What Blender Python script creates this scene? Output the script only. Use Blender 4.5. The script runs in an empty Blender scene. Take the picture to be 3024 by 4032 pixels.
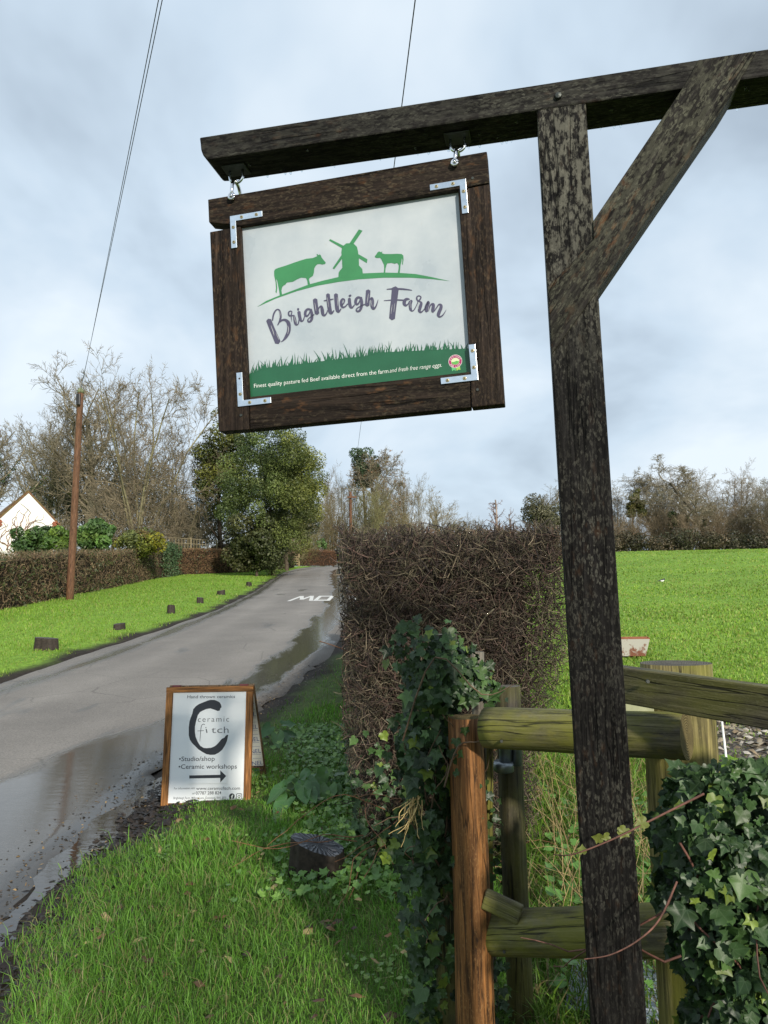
import bpy, bmesh, math, random
import numpy as np
from mathutils import Vector, Matrix
from mathutils.geometry import tessellate_polygon

SC = bpy.context.scene
COL = SC.collection
R_ = math.radians
rng = np.random.default_rng(11)
random.seed(5)

# ------------------------------------------------------------------ camera
PITCH, ROLL, EYE = 6.5, 1.2, 1.6
cam_d = bpy.data.cameras.new('camera')
cam = bpy.data.objects.new('camera', cam_d)
COL.objects.link(cam)
SC.camera = cam
cam_d.sensor_fit = 'VERTICAL'
cam_d.sensor_height = 34.6
cam_d.lens = 34.6 * 3029.0 / 4032.0
cam_d.clip_start = 0.05
cam_d.clip_end = 3000
_p, _r = R_(PITCH), R_(ROLL)
FW = np.array([0, math.cos(_p), math.sin(_p)])
_up = np.array([0, -math.sin(_p), math.cos(_p)])
RT = np.array([math.cos(_r), 0, 0]) - _up * math.sin(_r)
UP = _up * math.cos(_r) + np.array([math.sin(_r), 0, 0])
CAM = np.array([0, 0, EYE])
cam.matrix_world = Matrix(((RT[0], UP[0], -FW[0], CAM[0]), (RT[1], UP[1], -FW[1], CAM[1]),
                           (RT[2], UP[2], -FW[2], CAM[2]), (0, 0, 0, 1)))

# ------------------------------------------------------------------ sky, sun, exposure
SUN_AZ, SUN_EL = 157.0, 23.5          # sun stands behind the camera, to the right
SUNV = Vector((math.sin(R_(SUN_AZ)) * math.cos(R_(SUN_EL)), math.cos(R_(SUN_AZ)) * math.cos(R_(SUN_EL)), math.sin(R_(SUN_EL))))
world = bpy.data.worlds.new('World')
SC.world = world
world.use_nodes = True
wn, wl = world.node_tree.nodes, world.node_tree.links
wn.clear()
w_out = wn.new('ShaderNodeOutputWorld')
w_bg = wn.new('ShaderNodeBackground')
w_bg.inputs['Strength'].default_value = 0.1
sky = wn.new('ShaderNodeTexSky')
sky.sky_type = 'NISHITA'
sky.sun_disc = False
sky.sun_elevation = R_(SUN_EL)
sky.sun_rotation = R_(SUN_AZ)
sky.air_density = 1.2
sky.dust_density = 2.0
tc = wn.new('ShaderNodeTexCoord')
sep = wn.new('ShaderNodeSeparateXYZ'); wl.new(tc.outputs['Generated'], sep.inputs[0])
zc = wn.new('ShaderNodeMath'); zc.operation = 'MAXIMUM'; wl.new(sep.outputs[2], zc.inputs[0]); zc.inputs[1].default_value = 0.0
zadd = wn.new('ShaderNodeMath'); zadd.operation = 'ADD'; wl.new(zc.outputs[0], zadd.inputs[0]); zadd.inputs[1].default_value = 0.45
dx = wn.new('ShaderNodeMath'); dx.operation = 'DIVIDE'; wl.new(sep.outputs[0], dx.inputs[0]); wl.new(zadd.outputs[0], dx.inputs[1])
dy = wn.new('ShaderNodeMath'); dy.operation = 'DIVIDE'; wl.new(sep.outputs[1], dy.inputs[0]); wl.new(zadd.outputs[0], dy.inputs[1])
comb = wn.new('ShaderNodeCombineXYZ'); wl.new(dx.outputs[0], comb.inputs[0]); wl.new(dy.outputs[0], comb.inputs[1])
cn = wn.new('ShaderNodeTexNoise'); cn.inputs['Scale'].default_value = 2.1; cn.inputs['Detail'].default_value = 5.0
cn.inputs['Roughness'].default_value = 0.5; cn.inputs['Distortion'].default_value = 0.25
wl.new(comb.outputs[0], cn.inputs['Vector'])
cr = wn.new('ShaderNodeValToRGB')
cr.color_ramp.elements[0].position = 0.34; cr.color_ramp.elements[0].color = (4.2, 5.1, 6.1, 1)
cr.color_ramp.elements[1].position = 0.64; cr.color_ramp.elements[1].color = (8.0, 8.9, 9.7, 1)
e = cr.color_ramp.elements.new(0.48); e.color = (6.0, 7.2, 8.4, 1)
wl.new(cn.outputs['Fac'], cr.inputs[0])
wmix = wn.new('ShaderNodeMixRGB'); wmix.inputs[0].default_value = 0.92
wl.new(sky.outputs[0], wmix.inputs[1]); wl.new(cr.outputs[0], wmix.inputs[2])
wl.new(wmix.outputs[0], w_bg.inputs[0]); wl.new(w_bg.outputs[0], w_out.inputs[0])

sun_d = bpy.data.lights.new('sun', 'SUN')
sun_d.energy = 4.2
sun_d.angle = R_(2.5)
sun_d.color = (1.0, 0.92, 0.80)
sun = bpy.data.objects.new('sun', sun_d)
COL.objects.link(sun)
sun.location = SUNV * 40
sun.rotation_euler = SUNV.to_track_quat('Z', 'Y').to_euler()

SC.view_settings.view_transform = 'Standard'
SC.view_settings.look = 'None'
SC.view_settings.exposure = 0.16
SC.view_settings.gamma = 1.0
SC.view_settings.use_curve_mapping = False
SC.render.engine = 'CYCLES'
SC.cycles.max_bounces = 6
SC.cycles.transparent_max_bounces = 6

# ------------------------------------------------------------------ helpers: measuring
S_ = 3024 / 1659.0
def ray(px, py):                                   # px of the photograph's 1659 wide copy
    return FW + RT * (px * S_ - 1512.0) / 3029.0 - UP * (py * S_ - 2016.0) / 3029.0
def at(px, py, depth):
    return CAM + ray(px, py) * depth
def ss(a, b, x):
    t = np.clip((np.asarray(x, float) - a) / (b - a), 0, 1)
    return t * t * (3 - 2 * t)
def H(x, y):                                       # the lie of the land
    x = np.asarray(x, float); y = np.asarray(y, float)
    h = 2.0 * np.logaddexp(0, (y - 6) / 2.0) * 0.072 - 6.0 * np.logaddexp(0, (y - 84) / 6.0) * 0.06
    h = h + 0.85 * ss(4, 26, x) * ss(8, 60, y)
    h = h + 0.02 * np.clip(-7 - x, 0, 12) * ss(5, 20, y)
    return h
def hz(x, y):
    return float(H(x, y))
def ground_at(px, depth):
    p = at(px, 1300, depth)
    return np.array([p[0], p[1], hz(p[0], p[1])])

# ------------------------------------------------------------------ helpers: tagging
def tag(o, label=None, cat=None, group=None, kind=None):
    if label: o['label'] = label
    if cat: o['category'] = cat
    if group: o['group'] = group
    if kind: o['kind'] = kind
    return o
def empty(name, loc=(0, 0, 0), rz=0.0, label=None, cat=None, group=None):
    o = bpy.data.objects.new(name, None)
    COL.objects.link(o)
    o.location = loc
    o.rotation_euler = (0, 0, rz)
    o.empty_display_size = 0.1
    return tag(o, label, cat, group)
def link(name, me, parent=None, mat=None, kind=None):
    if mat is not None and len(me.materials) == 0:
        me.materials.append(mat)
    o = bpy.data.objects.new(name, me)
    COL.objects.link(o)
    if parent is not None: o.parent = parent
    if kind: o['kind'] = kind
    return o
def mesh_np(name, V, Fc, cols=None, uv=None, smooth=False):
    """V (n,3); Fc (m,k) array of faces with k corners; cols per vertex (n,3)"""
    V = np.asarray(V, np.float32); Fc = np.asarray(Fc, np.int32)
    me = bpy.data.meshes.new(name)
    m, k = Fc.shape
    me.vertices.add(len(V)); me.vertices.foreach_set('co', V.ravel())
    me.loops.add(m * k); me.loops.foreach_set('vertex_index', Fc.ravel())
    me.polygons.add(m); me.polygons.foreach_set('loop_start', np.arange(0, m * k, k, dtype=np.int32))
    try: me.polygons.foreach_set('loop_total', np.full(m, k, dtype=np.int32))
    except Exception: pass
    if smooth: me.polygons.foreach_set('use_smooth', np.ones(m, dtype=bool))
    me.update(calc_edges=True)
    if cols is not None:
        a = me.color_attributes.new('Col', 'FLOAT_COLOR', 'POINT')
        c = np.ones((len(V), 4), np.float32); c[:, :3] = cols
        a.data.foreach_set('color', c.ravel())
    if uv is not None:
        l = me.uv_layers.new(name='UVMap')
        l.data.foreach_set('uv', np.asarray(uv, np.float32)[Fc.ravel()].ravel())
    me.validate()
    return me
def mesh_py(name, V, Fs, smooth=False):
    me = bpy.data.meshes.new(name)
    me.from_pydata([tuple(v) for v in V], [], [tuple(f) for f in Fs])
    if smooth:
        for p in me.polygons: p.use_smooth = True
    me.update()
    return me
def from_bm(name, bm, smooth=False):
    me = bpy.data.meshes.new(name)
    bmesh.ops.recalc_face_normals(bm, faces=bm.faces)
    bm.to_mesh(me); bm.free()
    if smooth:
        for p in me.polygons: p.use_smooth = True
    return me
def box_me(name, lo, hi, bev=0.0, seg=2):
    bm = bmesh.new()
    bmesh.ops.create_cube(bm, size=1.0)
    lo, hi = Vector(lo), Vector(hi)
    for v in bm.verts:
        v.co = Vector([(lo[i] + hi[i]) / 2 + v.co[i] * (hi[i] - lo[i]) for i in range(3)])
    if bev > 0:
        bmesh.ops.bevel(bm, geom=list(bm.edges), offset=bev, segments=seg, affect='EDGES', profile=0.5)
    return from_bm(name, bm)
def prism_me(name, poly, y0, y1, bev=0.0):
    """polygon in local XZ extruded along local Y"""
    bm = bmesh.new()
    vs = [bm.verts.new((p[0], y0, p[1])) for p in poly]
    f = bm.faces.new(vs)
    r = bmesh.ops.extrude_face_region(bm, geom=[f])
    for g in r['geom']:
        if isinstance(g, bmesh.types.BMVert): g.co.y = y1
    if bev > 0:
        bmesh.ops.bevel(bm, geom=list(bm.edges), offset=bev, segments=2, affect='EDGES', profile=0.5, clamp_overlap=True)
    return from_bm(name, bm)
def flat_me(name, poly, y):
    tris = tessellate_polygon([[Vector((p[0], p[1], 0)) for p in poly]])
    V = [(p[0], y, p[1]) for p in poly]
    Fs = []
    for t in tris:
        a, b, c = [V[i] for i in t]
        ar = (b[0] - a[0]) * (c[2] - a[2]) - (b[2] - a[2]) * (c[0] - a[0])
        Fs.append(t if ar > 0 else t[::-1])
    return mesh_py(name, V, Fs)
def tubes(P0, P1, R0, R1, n=3):
    P0 = np.asarray(P0, float); P1 = np.asarray(P1, float)
    d = P1 - P0
    d /= np.maximum(np.linalg.norm(d, axis=1), 1e-9)[:, None]
    a = np.where(np.abs(d[:, 2:3]) < 0.9, np.array([[0, 0, 1.0]]), np.array([[1.0, 0, 0]]))
    u = np.cross(d, a); u /= np.maximum(np.linalg.norm(u, axis=1), 1e-9)[:, None]
    v = np.cross(d, u)
    an = np.arange(n) * 2 * np.pi / n
    ring = np.cos(an)[None, :, None] * u[:, None] + np.sin(an)[None, :, None] * v[:, None]
    V = np.concatenate([P0[:, None] + ring * np.asarray(R0)[:, None, None], P1[:, None] + ring * np.asarray(R1)[:, None, None]], 1)
    N = len(P0)
    k = np.arange(n); k2 = (k + 1) % n
    q = np.stack([k, n + k, n + k2, k2], 1)
    Fc = (np.arange(N) * 2 * n)[:, None, None] + q[None]
    return V.reshape(-1, 3), Fc.reshape(-1, 4)
def rope_me(name, pts, rad, n=6, cap=True):
    """one smooth tube through the points"""
    pts = [Vector(p) for p in pts]
    rad = rad if hasattr(rad, '__len__') else [rad] * len(pts)
    V, Fs = [], []
    prev = None
    for i, p in enumerate(pts):
        t = (pts[min(i + 1, len(pts) - 1)] - pts[max(i - 1, 0)]).normalized()
        if prev is None:
            a = Vector((0, 0, 1)) if abs(t.z) < 0.9 else Vector((1, 0, 0))
            u = t.cross(a).normalized()
        else:
            u = (prev - t * prev.dot(t)).normalized()
        prev = u
        v = t.cross(u)
        for k in range(n):
            an = 2 * math.pi * k / n
            V.append(p + (u * math.cos(an) + v * math.sin(an)) * rad[i])
    for i in range(len(pts) - 1):
        for k in range(n):
            k2 = (k + 1) % n
            Fs.append((i * n + k, i * n + k2, (i + 1) * n + k2, (i + 1) * n + k))
    if cap:
        Fs.append(tuple(range(n - 1, -1, -1)))
        Fs.append(tuple((len(pts) - 1) * n + k for k in range(n)))
    return mesh_py(name, V, Fs, True)
def crom(pts, sub=6):
    P = [np.array(p, float) for p in pts]
    out = []
    for i in range(len(P) - 1):
        p0 = P[max(i - 1, 0)]; p1 = P[i]; p2 = P[i + 1]; p3 = P[min(i + 2, len(P) - 1)]
        for k in range(sub):
            t = k / sub
            out.append(0.5 * ((2 * p1) + (-p0 + p2) * t + (2 * p0 - 5 * p1 + 4 * p2 - p3) * t * t + (-p0 + 3 * p1 - 3 * p2 + p3) * t ** 3))
    out.append(P[-1])
    return out
def join_me(name, parts):
    """join (V,F) python lists"""
    V, Fs = [], []
    for v, f in parts:
        o = len(V)
        V += [tuple(x) for x in v]
        Fs += [tuple(i + o for i in q) for q in f]
    return mesh_py(name, V, Fs)
def noise3(P, s, seed=0):
    """cheap smooth pseudo noise, -1..1"""
    r = np.random.default_rng(seed)
    out = np.zeros(len(P))
    for k in range(6):
        d = r.normal(size=3); d /= np.linalg.norm(d)
        out += np.sin((P @ d) * s * (0.6 + 0.5 * k) + r.uniform(0, 6.28)) / (1 + 0.45 * k)
    return out / 2.6

# ------------------------------------------------------------------ materials
class Mt:
    def __init__(self, name, rough=0.7, col=(0.5, 0.5, 0.5), spec=0.4, metal=0.0):
        self.m = bpy.data.materials.new(name)
        self.m.use_nodes = True
        self.n = self.m.node_tree.nodes; self.l = self.m.node_tree.links
        self.b = self.n['Principled BSDF']
        self.b.inputs['Roughness'].default_value = rough
        self.b.inputs['Base Color'].default_value = (*col, 1)
        self.b.inputs['Specular IOR Level'].default_value = spec
        self.b.inputs['Metallic'].default_value = metal
        self._tc = None
    def co(self, kind='Object', scale=(1, 1, 1), rot=(0, 0, 0)):
        if self._tc is None: self._tc = self.n.new('ShaderNodeTexCoord')
        mp = self.n.new('ShaderNodeMapping')
        mp.inputs['Scale'].default_value = scale; mp.inputs['Rotation'].default_value = rot
        self.l.new(self._tc.outputs[kind], mp.inputs[0])
        return mp.outputs[0]
    def noise(self, vec, scale, detail=4, rough=0.6, dist=0.0):
        t = self.n.new('ShaderNodeTexNoise')
        t.inputs['Scale'].default_value = scale; t.inputs['Detail'].default_value = detail
        t.inputs['Roughness'].default_value = rough; t.inputs['Distortion'].default_value = dist
        if vec is not None: self.l.new(vec, t.inputs['Vector'])
        return t.outputs['Fac']
    def voro(self, vec, scale, out='Distance', feat='F1', rnd=1.0):
        t = self.n.new('ShaderNodeTexVoronoi'); t.feature = feat
        t.inputs['Scale'].default_value = scale; t.inputs['Randomness'].default_value = rnd
        self.l.new(vec, t.inputs['Vector'])
        return t.outputs[out]
    def ramp(self, fac, stops):
        r = self.n.new('ShaderNodeValToRGB')
        el = r.color_ramp.elements
        while len(el) < len(stops): el.new(0.5)
        for e_, (p, c) in zip(el, stops):
            e_.position = p
            c = (c, c, c) if not hasattr(c, '__len__') else c
            e_.color = (*c, 1)
        self.l.new(fac, r.inputs[0])
        return r.outputs[0]
    def mix(self, fac, a, b, mode='MIX'):
        x = self.n.new('ShaderNodeMixRGB'); x.blend_type = mode
        for i, v in ((0, fac), (1, a), (2, b)):
            if isinstance(v, (int, float)): x.inputs[i].default_value = v if i == 0 else (v, v, v, 1)
            elif isinstance(v, tuple): x.inputs[i].default_value = (*v, 1)
            else: self.l.new(v, x.inputs[i])
        return x.outputs[0]
    def math(self, op, a, b=None, clamp=False):
        x = self.n.new('ShaderNodeMath'); x.operation = op; x.use_clamp = clamp
        for i, v in ((0, a), (1, b)):
            if v is None: continue
            if isinstance(v, (int, float)): x.inputs[i].default_value = v
            else: self.l.new(v, x.inputs[i])
        return x.outputs[0]
    def attr(self, name='Col'):
        a = self.n.new('ShaderNodeAttribute'); a.attribute_name = name
        return a.outputs['Color']
    def uvw(self):
        u = self.n.new('ShaderNodeUVMap'); s = self.n.new('ShaderNodeSeparateXYZ')
        self.l.new(u.outputs[0], s.inputs[0])
        return s.outputs[0], s.outputs[1]
    def sepo(self, vec):
        s = self.n.new('ShaderNodeSeparateXYZ'); self.l.new(vec, s.inputs[0])
        return s.outputs
    def color(self, c): self.l.new(c, self.b.inputs['Base Color']); return self
    def rough(self, r): self.l.new(r, self.b.inputs['Roughness']); return self
    def bump(self, h, strength=0.3, dist=0.01):
        b = self.n.new('ShaderNodeBump')
        b.inputs['Strength'].default_value = strength; b.inputs['Distance'].default_value = dist
        self.l.new(h, b.inputs['Height']); self.l.new(b.outputs[0], self.b.inputs['Normal'])
        return self
    def translucent(self, col, fac=0.3):
        """thin leaves let light through"""
        t = self.n.new('ShaderNodeBsdfTranslucent')
        if isinstance(col, tuple): t.inputs[0].default_value = (*col, 1)
        else: self.l.new(col, t.inputs[0])
        x = self.n.new('ShaderNodeMixShader'); x.inputs[0].default_value = fac
        out = self.n['Material Output']
        self.l.new(self.b.outputs[0], x.inputs[1]); self.l.new(t.outputs[0], x.inputs[2])
        self.l.new(x.outputs[0], out.inputs[0])
        return self

def timber(name, axis, base=(0.022, 0.018, 0.015), light=(0.15, 0.145, 0.115), warm=(0.16, 0.075, 0.03), rot=0.0, lichen=0.5, warmth=0.35, green=0.0, fine=1.0, flakes=0.0, spec=0.3, lit_crust=0.0):
    """old stained timber: grain along axis, flakes of lichen, worn warm streaks"""
    m = Mt(name, 0.62, spec=spec)
    def sc(al, ac): return tuple(al if i == axis else ac for i in range(3))
    if rot:
        src = m.co('Object', (1, 1, 1), (0, rot, 0))
        def mp(s):
            q = m.n.new('ShaderNodeMapping'); q.inputs['Scale'].default_value = s; m.l.new(src, q.inputs[0]); return q.outputs[0]
    else:
        def mp(s): return m.co('Object', s)
    g = m.noise(mp(sc(4, 90)), fine, 6, 0.65, 0.3)
    g2 = m.noise(mp(sc(22, 60)), fine, 3, 0.6)
    lv = m.noise(mp(sc(75, 185)), fine, 3, 0.6)
    big = m.noise(mp((5, 5, 5)), 1.0, 3, 0.6)
    c = m.ramp(g, [(0.32, tuple(x * 0.22 for x in base)), (0.52, base), (0.72, tuple(x * 2.6 for x in base))])
    wm = m.math('MULTIPLY', m.ramp(g2, [(0.55, 0.0), (0.68, 1.0)]), m.ramp(big, [(0.45, 0.0), (0.62, warmth)]))
    c = m.mix(wm, c, warm)
    lm = m.math('MULTIPLY', m.ramp(lv, [(0.55, 0.0), (0.63, 1.0)]), m.ramp(m.noise(mp(sc(3.5, 8)), 1.0, 4, 0.6), [(0.38, 0.06 * lichen), (0.62, lichen)]))
    c = m.mix(lm, c, light)
    if green > 0:
        gm = m.math('MULTIPLY', m.ramp(m.noise(mp((4, 4, 7)), 1.0, 4, 0.6), [(0.4, 0.0), (0.62, 1.0)]), green)
        c = m.mix(gm, c, (0.16, 0.16, 0.02))
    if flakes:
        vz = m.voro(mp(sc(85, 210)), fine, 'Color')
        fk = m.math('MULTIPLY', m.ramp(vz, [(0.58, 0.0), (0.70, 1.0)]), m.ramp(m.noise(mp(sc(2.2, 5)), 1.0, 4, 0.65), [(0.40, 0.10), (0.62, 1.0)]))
        zg = m.ramp(m.math('MULTIPLY', m.sepo(m.co('Object'))[2], 0.3), [(0.45, 0.45), (0.60, 0.5), (0.74, 1.0)])  # lichen flakes thicken with height, which also paints in the sunlit top
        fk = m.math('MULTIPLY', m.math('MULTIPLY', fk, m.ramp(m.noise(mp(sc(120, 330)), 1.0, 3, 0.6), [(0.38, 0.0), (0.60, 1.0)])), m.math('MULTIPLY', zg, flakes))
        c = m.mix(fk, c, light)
        hi = m.ramp(m.math('MULTIPLY', m.sepo(m.co('Object'))[2], 0.3), [(0.60, 0.0), (0.74, lit_crust)])  # pale lichen patches high up, doubling as painted sunlight on the top
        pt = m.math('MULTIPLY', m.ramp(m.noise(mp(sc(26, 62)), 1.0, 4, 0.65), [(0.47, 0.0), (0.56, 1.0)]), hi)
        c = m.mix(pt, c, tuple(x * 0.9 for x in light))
    ck = m.ramp(m.noise(mp(sc(1.6, 34)), 1.0, 3, 0.5, 0.15), [(0.475, 0.0), (0.497, 1.0), (0.503, 1.0), (0.525, 0.0)])
    ckm = m.math('MULTIPLY', ck, m.ramp(m.noise(mp(sc(3, 9)), 1.0, 2, 0.5), [(0.48, 0.0), (0.58, 1.0)]))
    c = m.mix(m.math('MULTIPLY', ckm, 0.85), c, tuple(x * 0.12 for x in base))
    m.color(c)
    m.rough(m.ramp(g, [(0.3, 0.75), (0.8, 0.5)]))
    m.bump(m.math('SUBTRACT', m.mix(0.35, g, lv), ckm), 0.6, 0.004)
    return m.m

def plain(name, col, rough=0.6, metal=0.0, spec=0.4, var=0.25, scale=20, bump=0.15):
    m = Mt(name, rough, col, spec, metal)
    nz = m.noise(m.co('Object'), scale, 5, 0.65)
    m.color(m.ramp(nz, [(0.3, tuple(x * (1 - var) for x in col)), (0.7, tuple(min(1, x * (1 + var)) for x in col))]))
    if bump: m.bump(nz, bump, 0.003)
    return m.m

def attr_mat(name, rough=0.6, spec=0.3, trans=0.0, var=0.25, scale=30, tint=(1, 1, 1)):
    """colour carried piece by piece (leaf, blade, twig), fine mottling on top"""
    m = Mt(name, rough, spec=spec)
    a = m.attr('Col')
    nz = m.noise(m.co('Object'), scale, 3, 0.6)
    c = m.mix(1.0, a, m.ramp(nz, [(0.3, 1 - var), (0.7, 1 + var)]), 'MULTIPLY')
    m.color(c)
    if trans > 0: m.translucent(c, trans)
    return m.m

# ------------------------------------------------------------------ the ground
ROAD = [  # y, left x, right x : stations along the lane
    (-40, -5.9, -1.7), (-12, -5.95, -1.75), (0, -5.95, -1.8), (4, -5.95, -1.95), (6.3, -5.95, -2.05), (7.6, -5.95, -1.95),
    (9.5, -5.95, -1.6), (10.8, -5.95, -1.42), (15, -5.92, -1.0), (20, -5.6, -1.0), (25.5, -5.5, -1.05), (34, -5.85, -1.4),
    (49, -7.0, -2.6), (60, -7.8, -3.3)]
_ry = np.array([r[0] for r in ROAD]); _rl = np.array([r[1] for r in ROAD]); _rr = np.array([r[2] for r in ROAD])
def road_l(y): return np.interp(y, _ry, _rl)
def road_r(y): return np.interp(y, _ry, _rr)
def in_road(x, y, m=0.0):
    return (x > road_l(y) - m) & (x < road_r(y) + m) & (y < 60)
def edge_wob(y, s):
    return 0.10 * np.sin(y * 2.3 + s) + 0.06 * np.sin(y * 5.9 + 2 * s) + 0.04 * np.sin(y * 13.1 + s)

def bank(x, y):
    """height of verge, ditch and field above the lane's own surface"""
    dR = x - road_r(y); dL = road_l(y) - x
    near = ss(2, 4, y) * 0 + 1
    b = np.where(dR > 0, 0.02 * ss(0, 0.25, dR) + 0.05 * ss(0.3, 0.7, dR) , 0)
    b = np.where(dL > 0, 0.06 * ss(0, 0.7, dL) + 0.06 * ss(0.7, 3.0, dL), b)
    b = np.where((dR <= 0) & (dL <= 0), -0.05, b)
    far = ss(55, 64, y)
    return b * (1 - far) - 0.03 * far * 0
def G(x, y):
    x = np.asarray(x, float); y = np.asarray(y, float)
    P = np.stack([x.ravel(), y.ravel(), np.zeros(x.size)], 1)
    n = (noise3(P, 3.1, 3) * 0.016 + noise3(P, 0.7, 4) * 0.03).reshape(x.shape)
    offroad = 1 - in_road(x, y, 0.1)
    return H(x, y) + bank(x, y) + n * offroad
def gz(x, y): return float(G(np.array([x]), np.array([y]))[0])

xs = np.concatenate([np.arange(-420, -60, 30), np.arange(-60, -16, 2), np.arange(-16, -7, 0.4), np.arange(-7, 3.5, 0.12), np.arange(3.5, 12, 0.4), np.arange(12, 60, 2), np.arange(60, 430, 30)])
ys = np.concatenate([np.arange(-60, 0, 3), np.arange(0, 13, 0.12), np.arange(13, 40, 0.5), np.arange(40, 110, 1.5), np.arange(110, 560, 30)])
X, Y = np.meshgrid(xs, ys)
Z = G(X, Y)
far = ss(58, 64, Y)
V = np.stack([X.ravel(), Y.ravel(), Z.ravel()], 1)
nx, ny = len(xs), len(ys)
i = np.arange(ny - 1)[:, None] * nx + np.arange(nx - 1)[None]
Fq = np.stack([i, i + 1, i + nx + 1, i + nx], -1).reshape(-1, 4)
dR = (X - road_r(Y)).ravel(); dL = (road_l(Y) - X).ravel(); yy = Y.ravel(); xx = X.ravel()
wob = edge_wob(yy, 1.0)
mud = np.clip(ss(0.75, 0.35, dR + wob + 0.25 * ss(7, 10, yy)) * (dR > -0.3) + ss(0.5, 0.15, dL + wob) * (dL > -0.3), 0, 1) * (yy < 62)
grassc = np.array([0.085, 0.20, 0.012]); verge = np.array([0.065, 0.10, 0.022]); mudc = np.array([0.028, 0.021, 0.016]); fieldc = np.array([0.18, 0.31, 0.035])
isfield = ss(1.2, 2.6, xx) * ss(3.5, 6.0, yy)
bright = np.clip(isfield + (dL > 0) * 1.0, 0, 1)[:, None]
C0 = verge[None] * (1 - bright) + fieldc[None] * bright
C0 = C0 * (1 - mud[:, None]) + mudc * mud[:, None]
gm = Mt('turf_and_soil', 0.85, spec=0.2)
a = gm.attr('Col')
o_ = gm.co('Object')
n1 = gm.noise(o_, 0.35, 4, 0.6); n2 = gm.noise(o_, 9.0, 6, 0.7); n3 = gm.noise(o_, 60.0, 3, 0.7)
c = gm.mix(1.0, a, gm.ramp(n1, [(0.3, (0.80, 0.84, 0.8)), (0.7, (1.15, 1.1, 1.1))]), 'MULTIPLY')
c = gm.mix(1.0, c, gm.ramp(n2, [(0.3, 0.55), (0.7, 1.35)]), 'MULTIPLY')
c = gm.mix(1.0, c, gm.ramp(n3, [(0.25, 0.6), (0.75, 1.35)]), 'MULTIPLY')
gm.color(c)
gm.bump(gm.mix(0.5, n2, n3), 0.6, 0.03)
ground = link('ground', mesh_np('ground', V, Fq, C0, smooth=True), None, gm.m, 'structure')

# lane
stn = []
for y in np.concatenate([np.arange(-40, 0, 2.0), np.arange(0, 14, 0.25), np.arange(14, 60, 1.0)]):
    stn.append(((road_l(y), y), (road_r(y), y)))
for l, r in [((-7.9, 64), (-3.2, 62.5)), ((-7.95, 68), (-2.8, 66)), ((-7.7, 72), (-2.2, 69.5)), ((-7.0, 75.5), (-1.0, 72.5)), ((-5.5, 79), (1.0, 75)), ((-3, 81.5), (4, 76.6)), ((1, 83.2), (8, 77.8)), ((8, 84.4), (13, 78.6)), ((26, 86), (27, 80))]:
    stn.append((l, r))
NC = 28
V, UVs = [], []
for (l, r) in stn:
    for k in range(NC + 1):
        t = k / NC
        x = l[0] + (r[0] - l[0]) * t; y = l[1] + (r[1] - l[1]) * t
        wd = math.hypot(r[0] - l[0], r[1] - l[1])
        if k == 0: x -= 0.12 + 0.5 * edge_wob(y, 3.0)
        if k == NC: x += 0.02 + 0.9 * edge_wob(y, 0.3)
        edge = 1 if k in (0, NC) else 0
        crown = 0.035 * (1 - (2 * t - 1) ** 2)
        V.append((x, y, hz(x, y) + 0.004 + crown - 0.03 * edge))
        UVs.append((wd * (1 - t), y))
Fq = []
for s in range(len(stn) - 1):
    for k in range(NC):
        b = s * (NC + 1) + k
        Fq.append((b, b + 1, b + NC + 2, b + NC + 1))
rm = Mt('wet_tarmac', 0.7, spec=0.35)
u, v = rm.uvw()
o_ = rm.co('Object')
nA = rm.noise(o_, 55, 4, 0.75); nB = rm.noise(o_, 0.55, 4, 0.6); nC = rm.noise(rm.co('Object', (0.9, 0.28, 1)), 1.6, 5, 0.6, 0.4)
gr = rm.voro(o_, 110, 'Distance')
base = rm.ramp(nB, [(0.3, (0.165, 0.15, 0.134)), (0.7, (0.235, 0.214, 0.19))])
base = rm.mix(1.0, base, rm.ramp(nA, [(0.3, 0.62), (0.7, 1.38)]), 'MULTIPLY')
# standing water follows the low right-hand wheel track and pools by the near verge
ctr = rm.math('ADD', 0.62, rm.math('MULTIPLY', rm.math('SUBTRACT', nC, 0.5), 1.1))
dist = rm.math('ABSOLUTE', rm.math('SUBTRACT', u, ctr))
pool = rm.ramp(rm.math('MULTIPLY', rm.math('SUBTRACT', v, 0.0), 0.05), [(0.15, 1.7), (0.27, 1.2), (0.36, 0.6), (0.45, 0.32), (0.6, 0.42), (1.0, 0.4)])
wet = rm.ramp(rm.math('DIVIDE', dist, rm.math('ADD', pool, 0.001)), [(0.55, 1.0), (0.8, 0.55), (1.0, 0.0)])
dl = rm.math('SUBTRACT', 4.25, u)
wetl = rm.math('MULTIPLY', rm.ramp(rm.math('ADD', rm.math('ABSOLUTE', rm.math('SUBTRACT', dl, 0.05)), rm.math('MULTIPLY', nC, 0.6)), [(0.35, 0.9), (0.62, 0.0)]), 0.8)
trk = rm.ramp(rm.math('ABSOLUTE', rm.math('SUBTRACT', rm.math('ABSOLUTE', rm.math('SUBTRACT', u, 2.3)), 0.85)), [(0.0, 1.10), (0.5, 0.94)])
base = rm.mix(1.0, base, trk, 'MULTIPLY')
crk = rm.math('MULTIPLY', rm.ramp(rm.voro(rm.mix(0.12, o_, rm.noise(o_, 3, 3, 0.6)), 0.9, 'Distance', 'DISTANCE_TO_EDGE'), [(0.0, 1.0), (0.012, 0.0)]), rm.ramp(nB, [(0.45, 0.0), (0.6, 0.6)]))
base = rm.mix(crk, base, (0.05, 0.045, 0.04))
spk = rm.ramp(rm.noise(o_, 90, 2, 0.5), [(0.66, 0.0), (0.74, 0.55)])
base = rm.mix(spk, base, (0.48, 0.43, 0.36))
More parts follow.
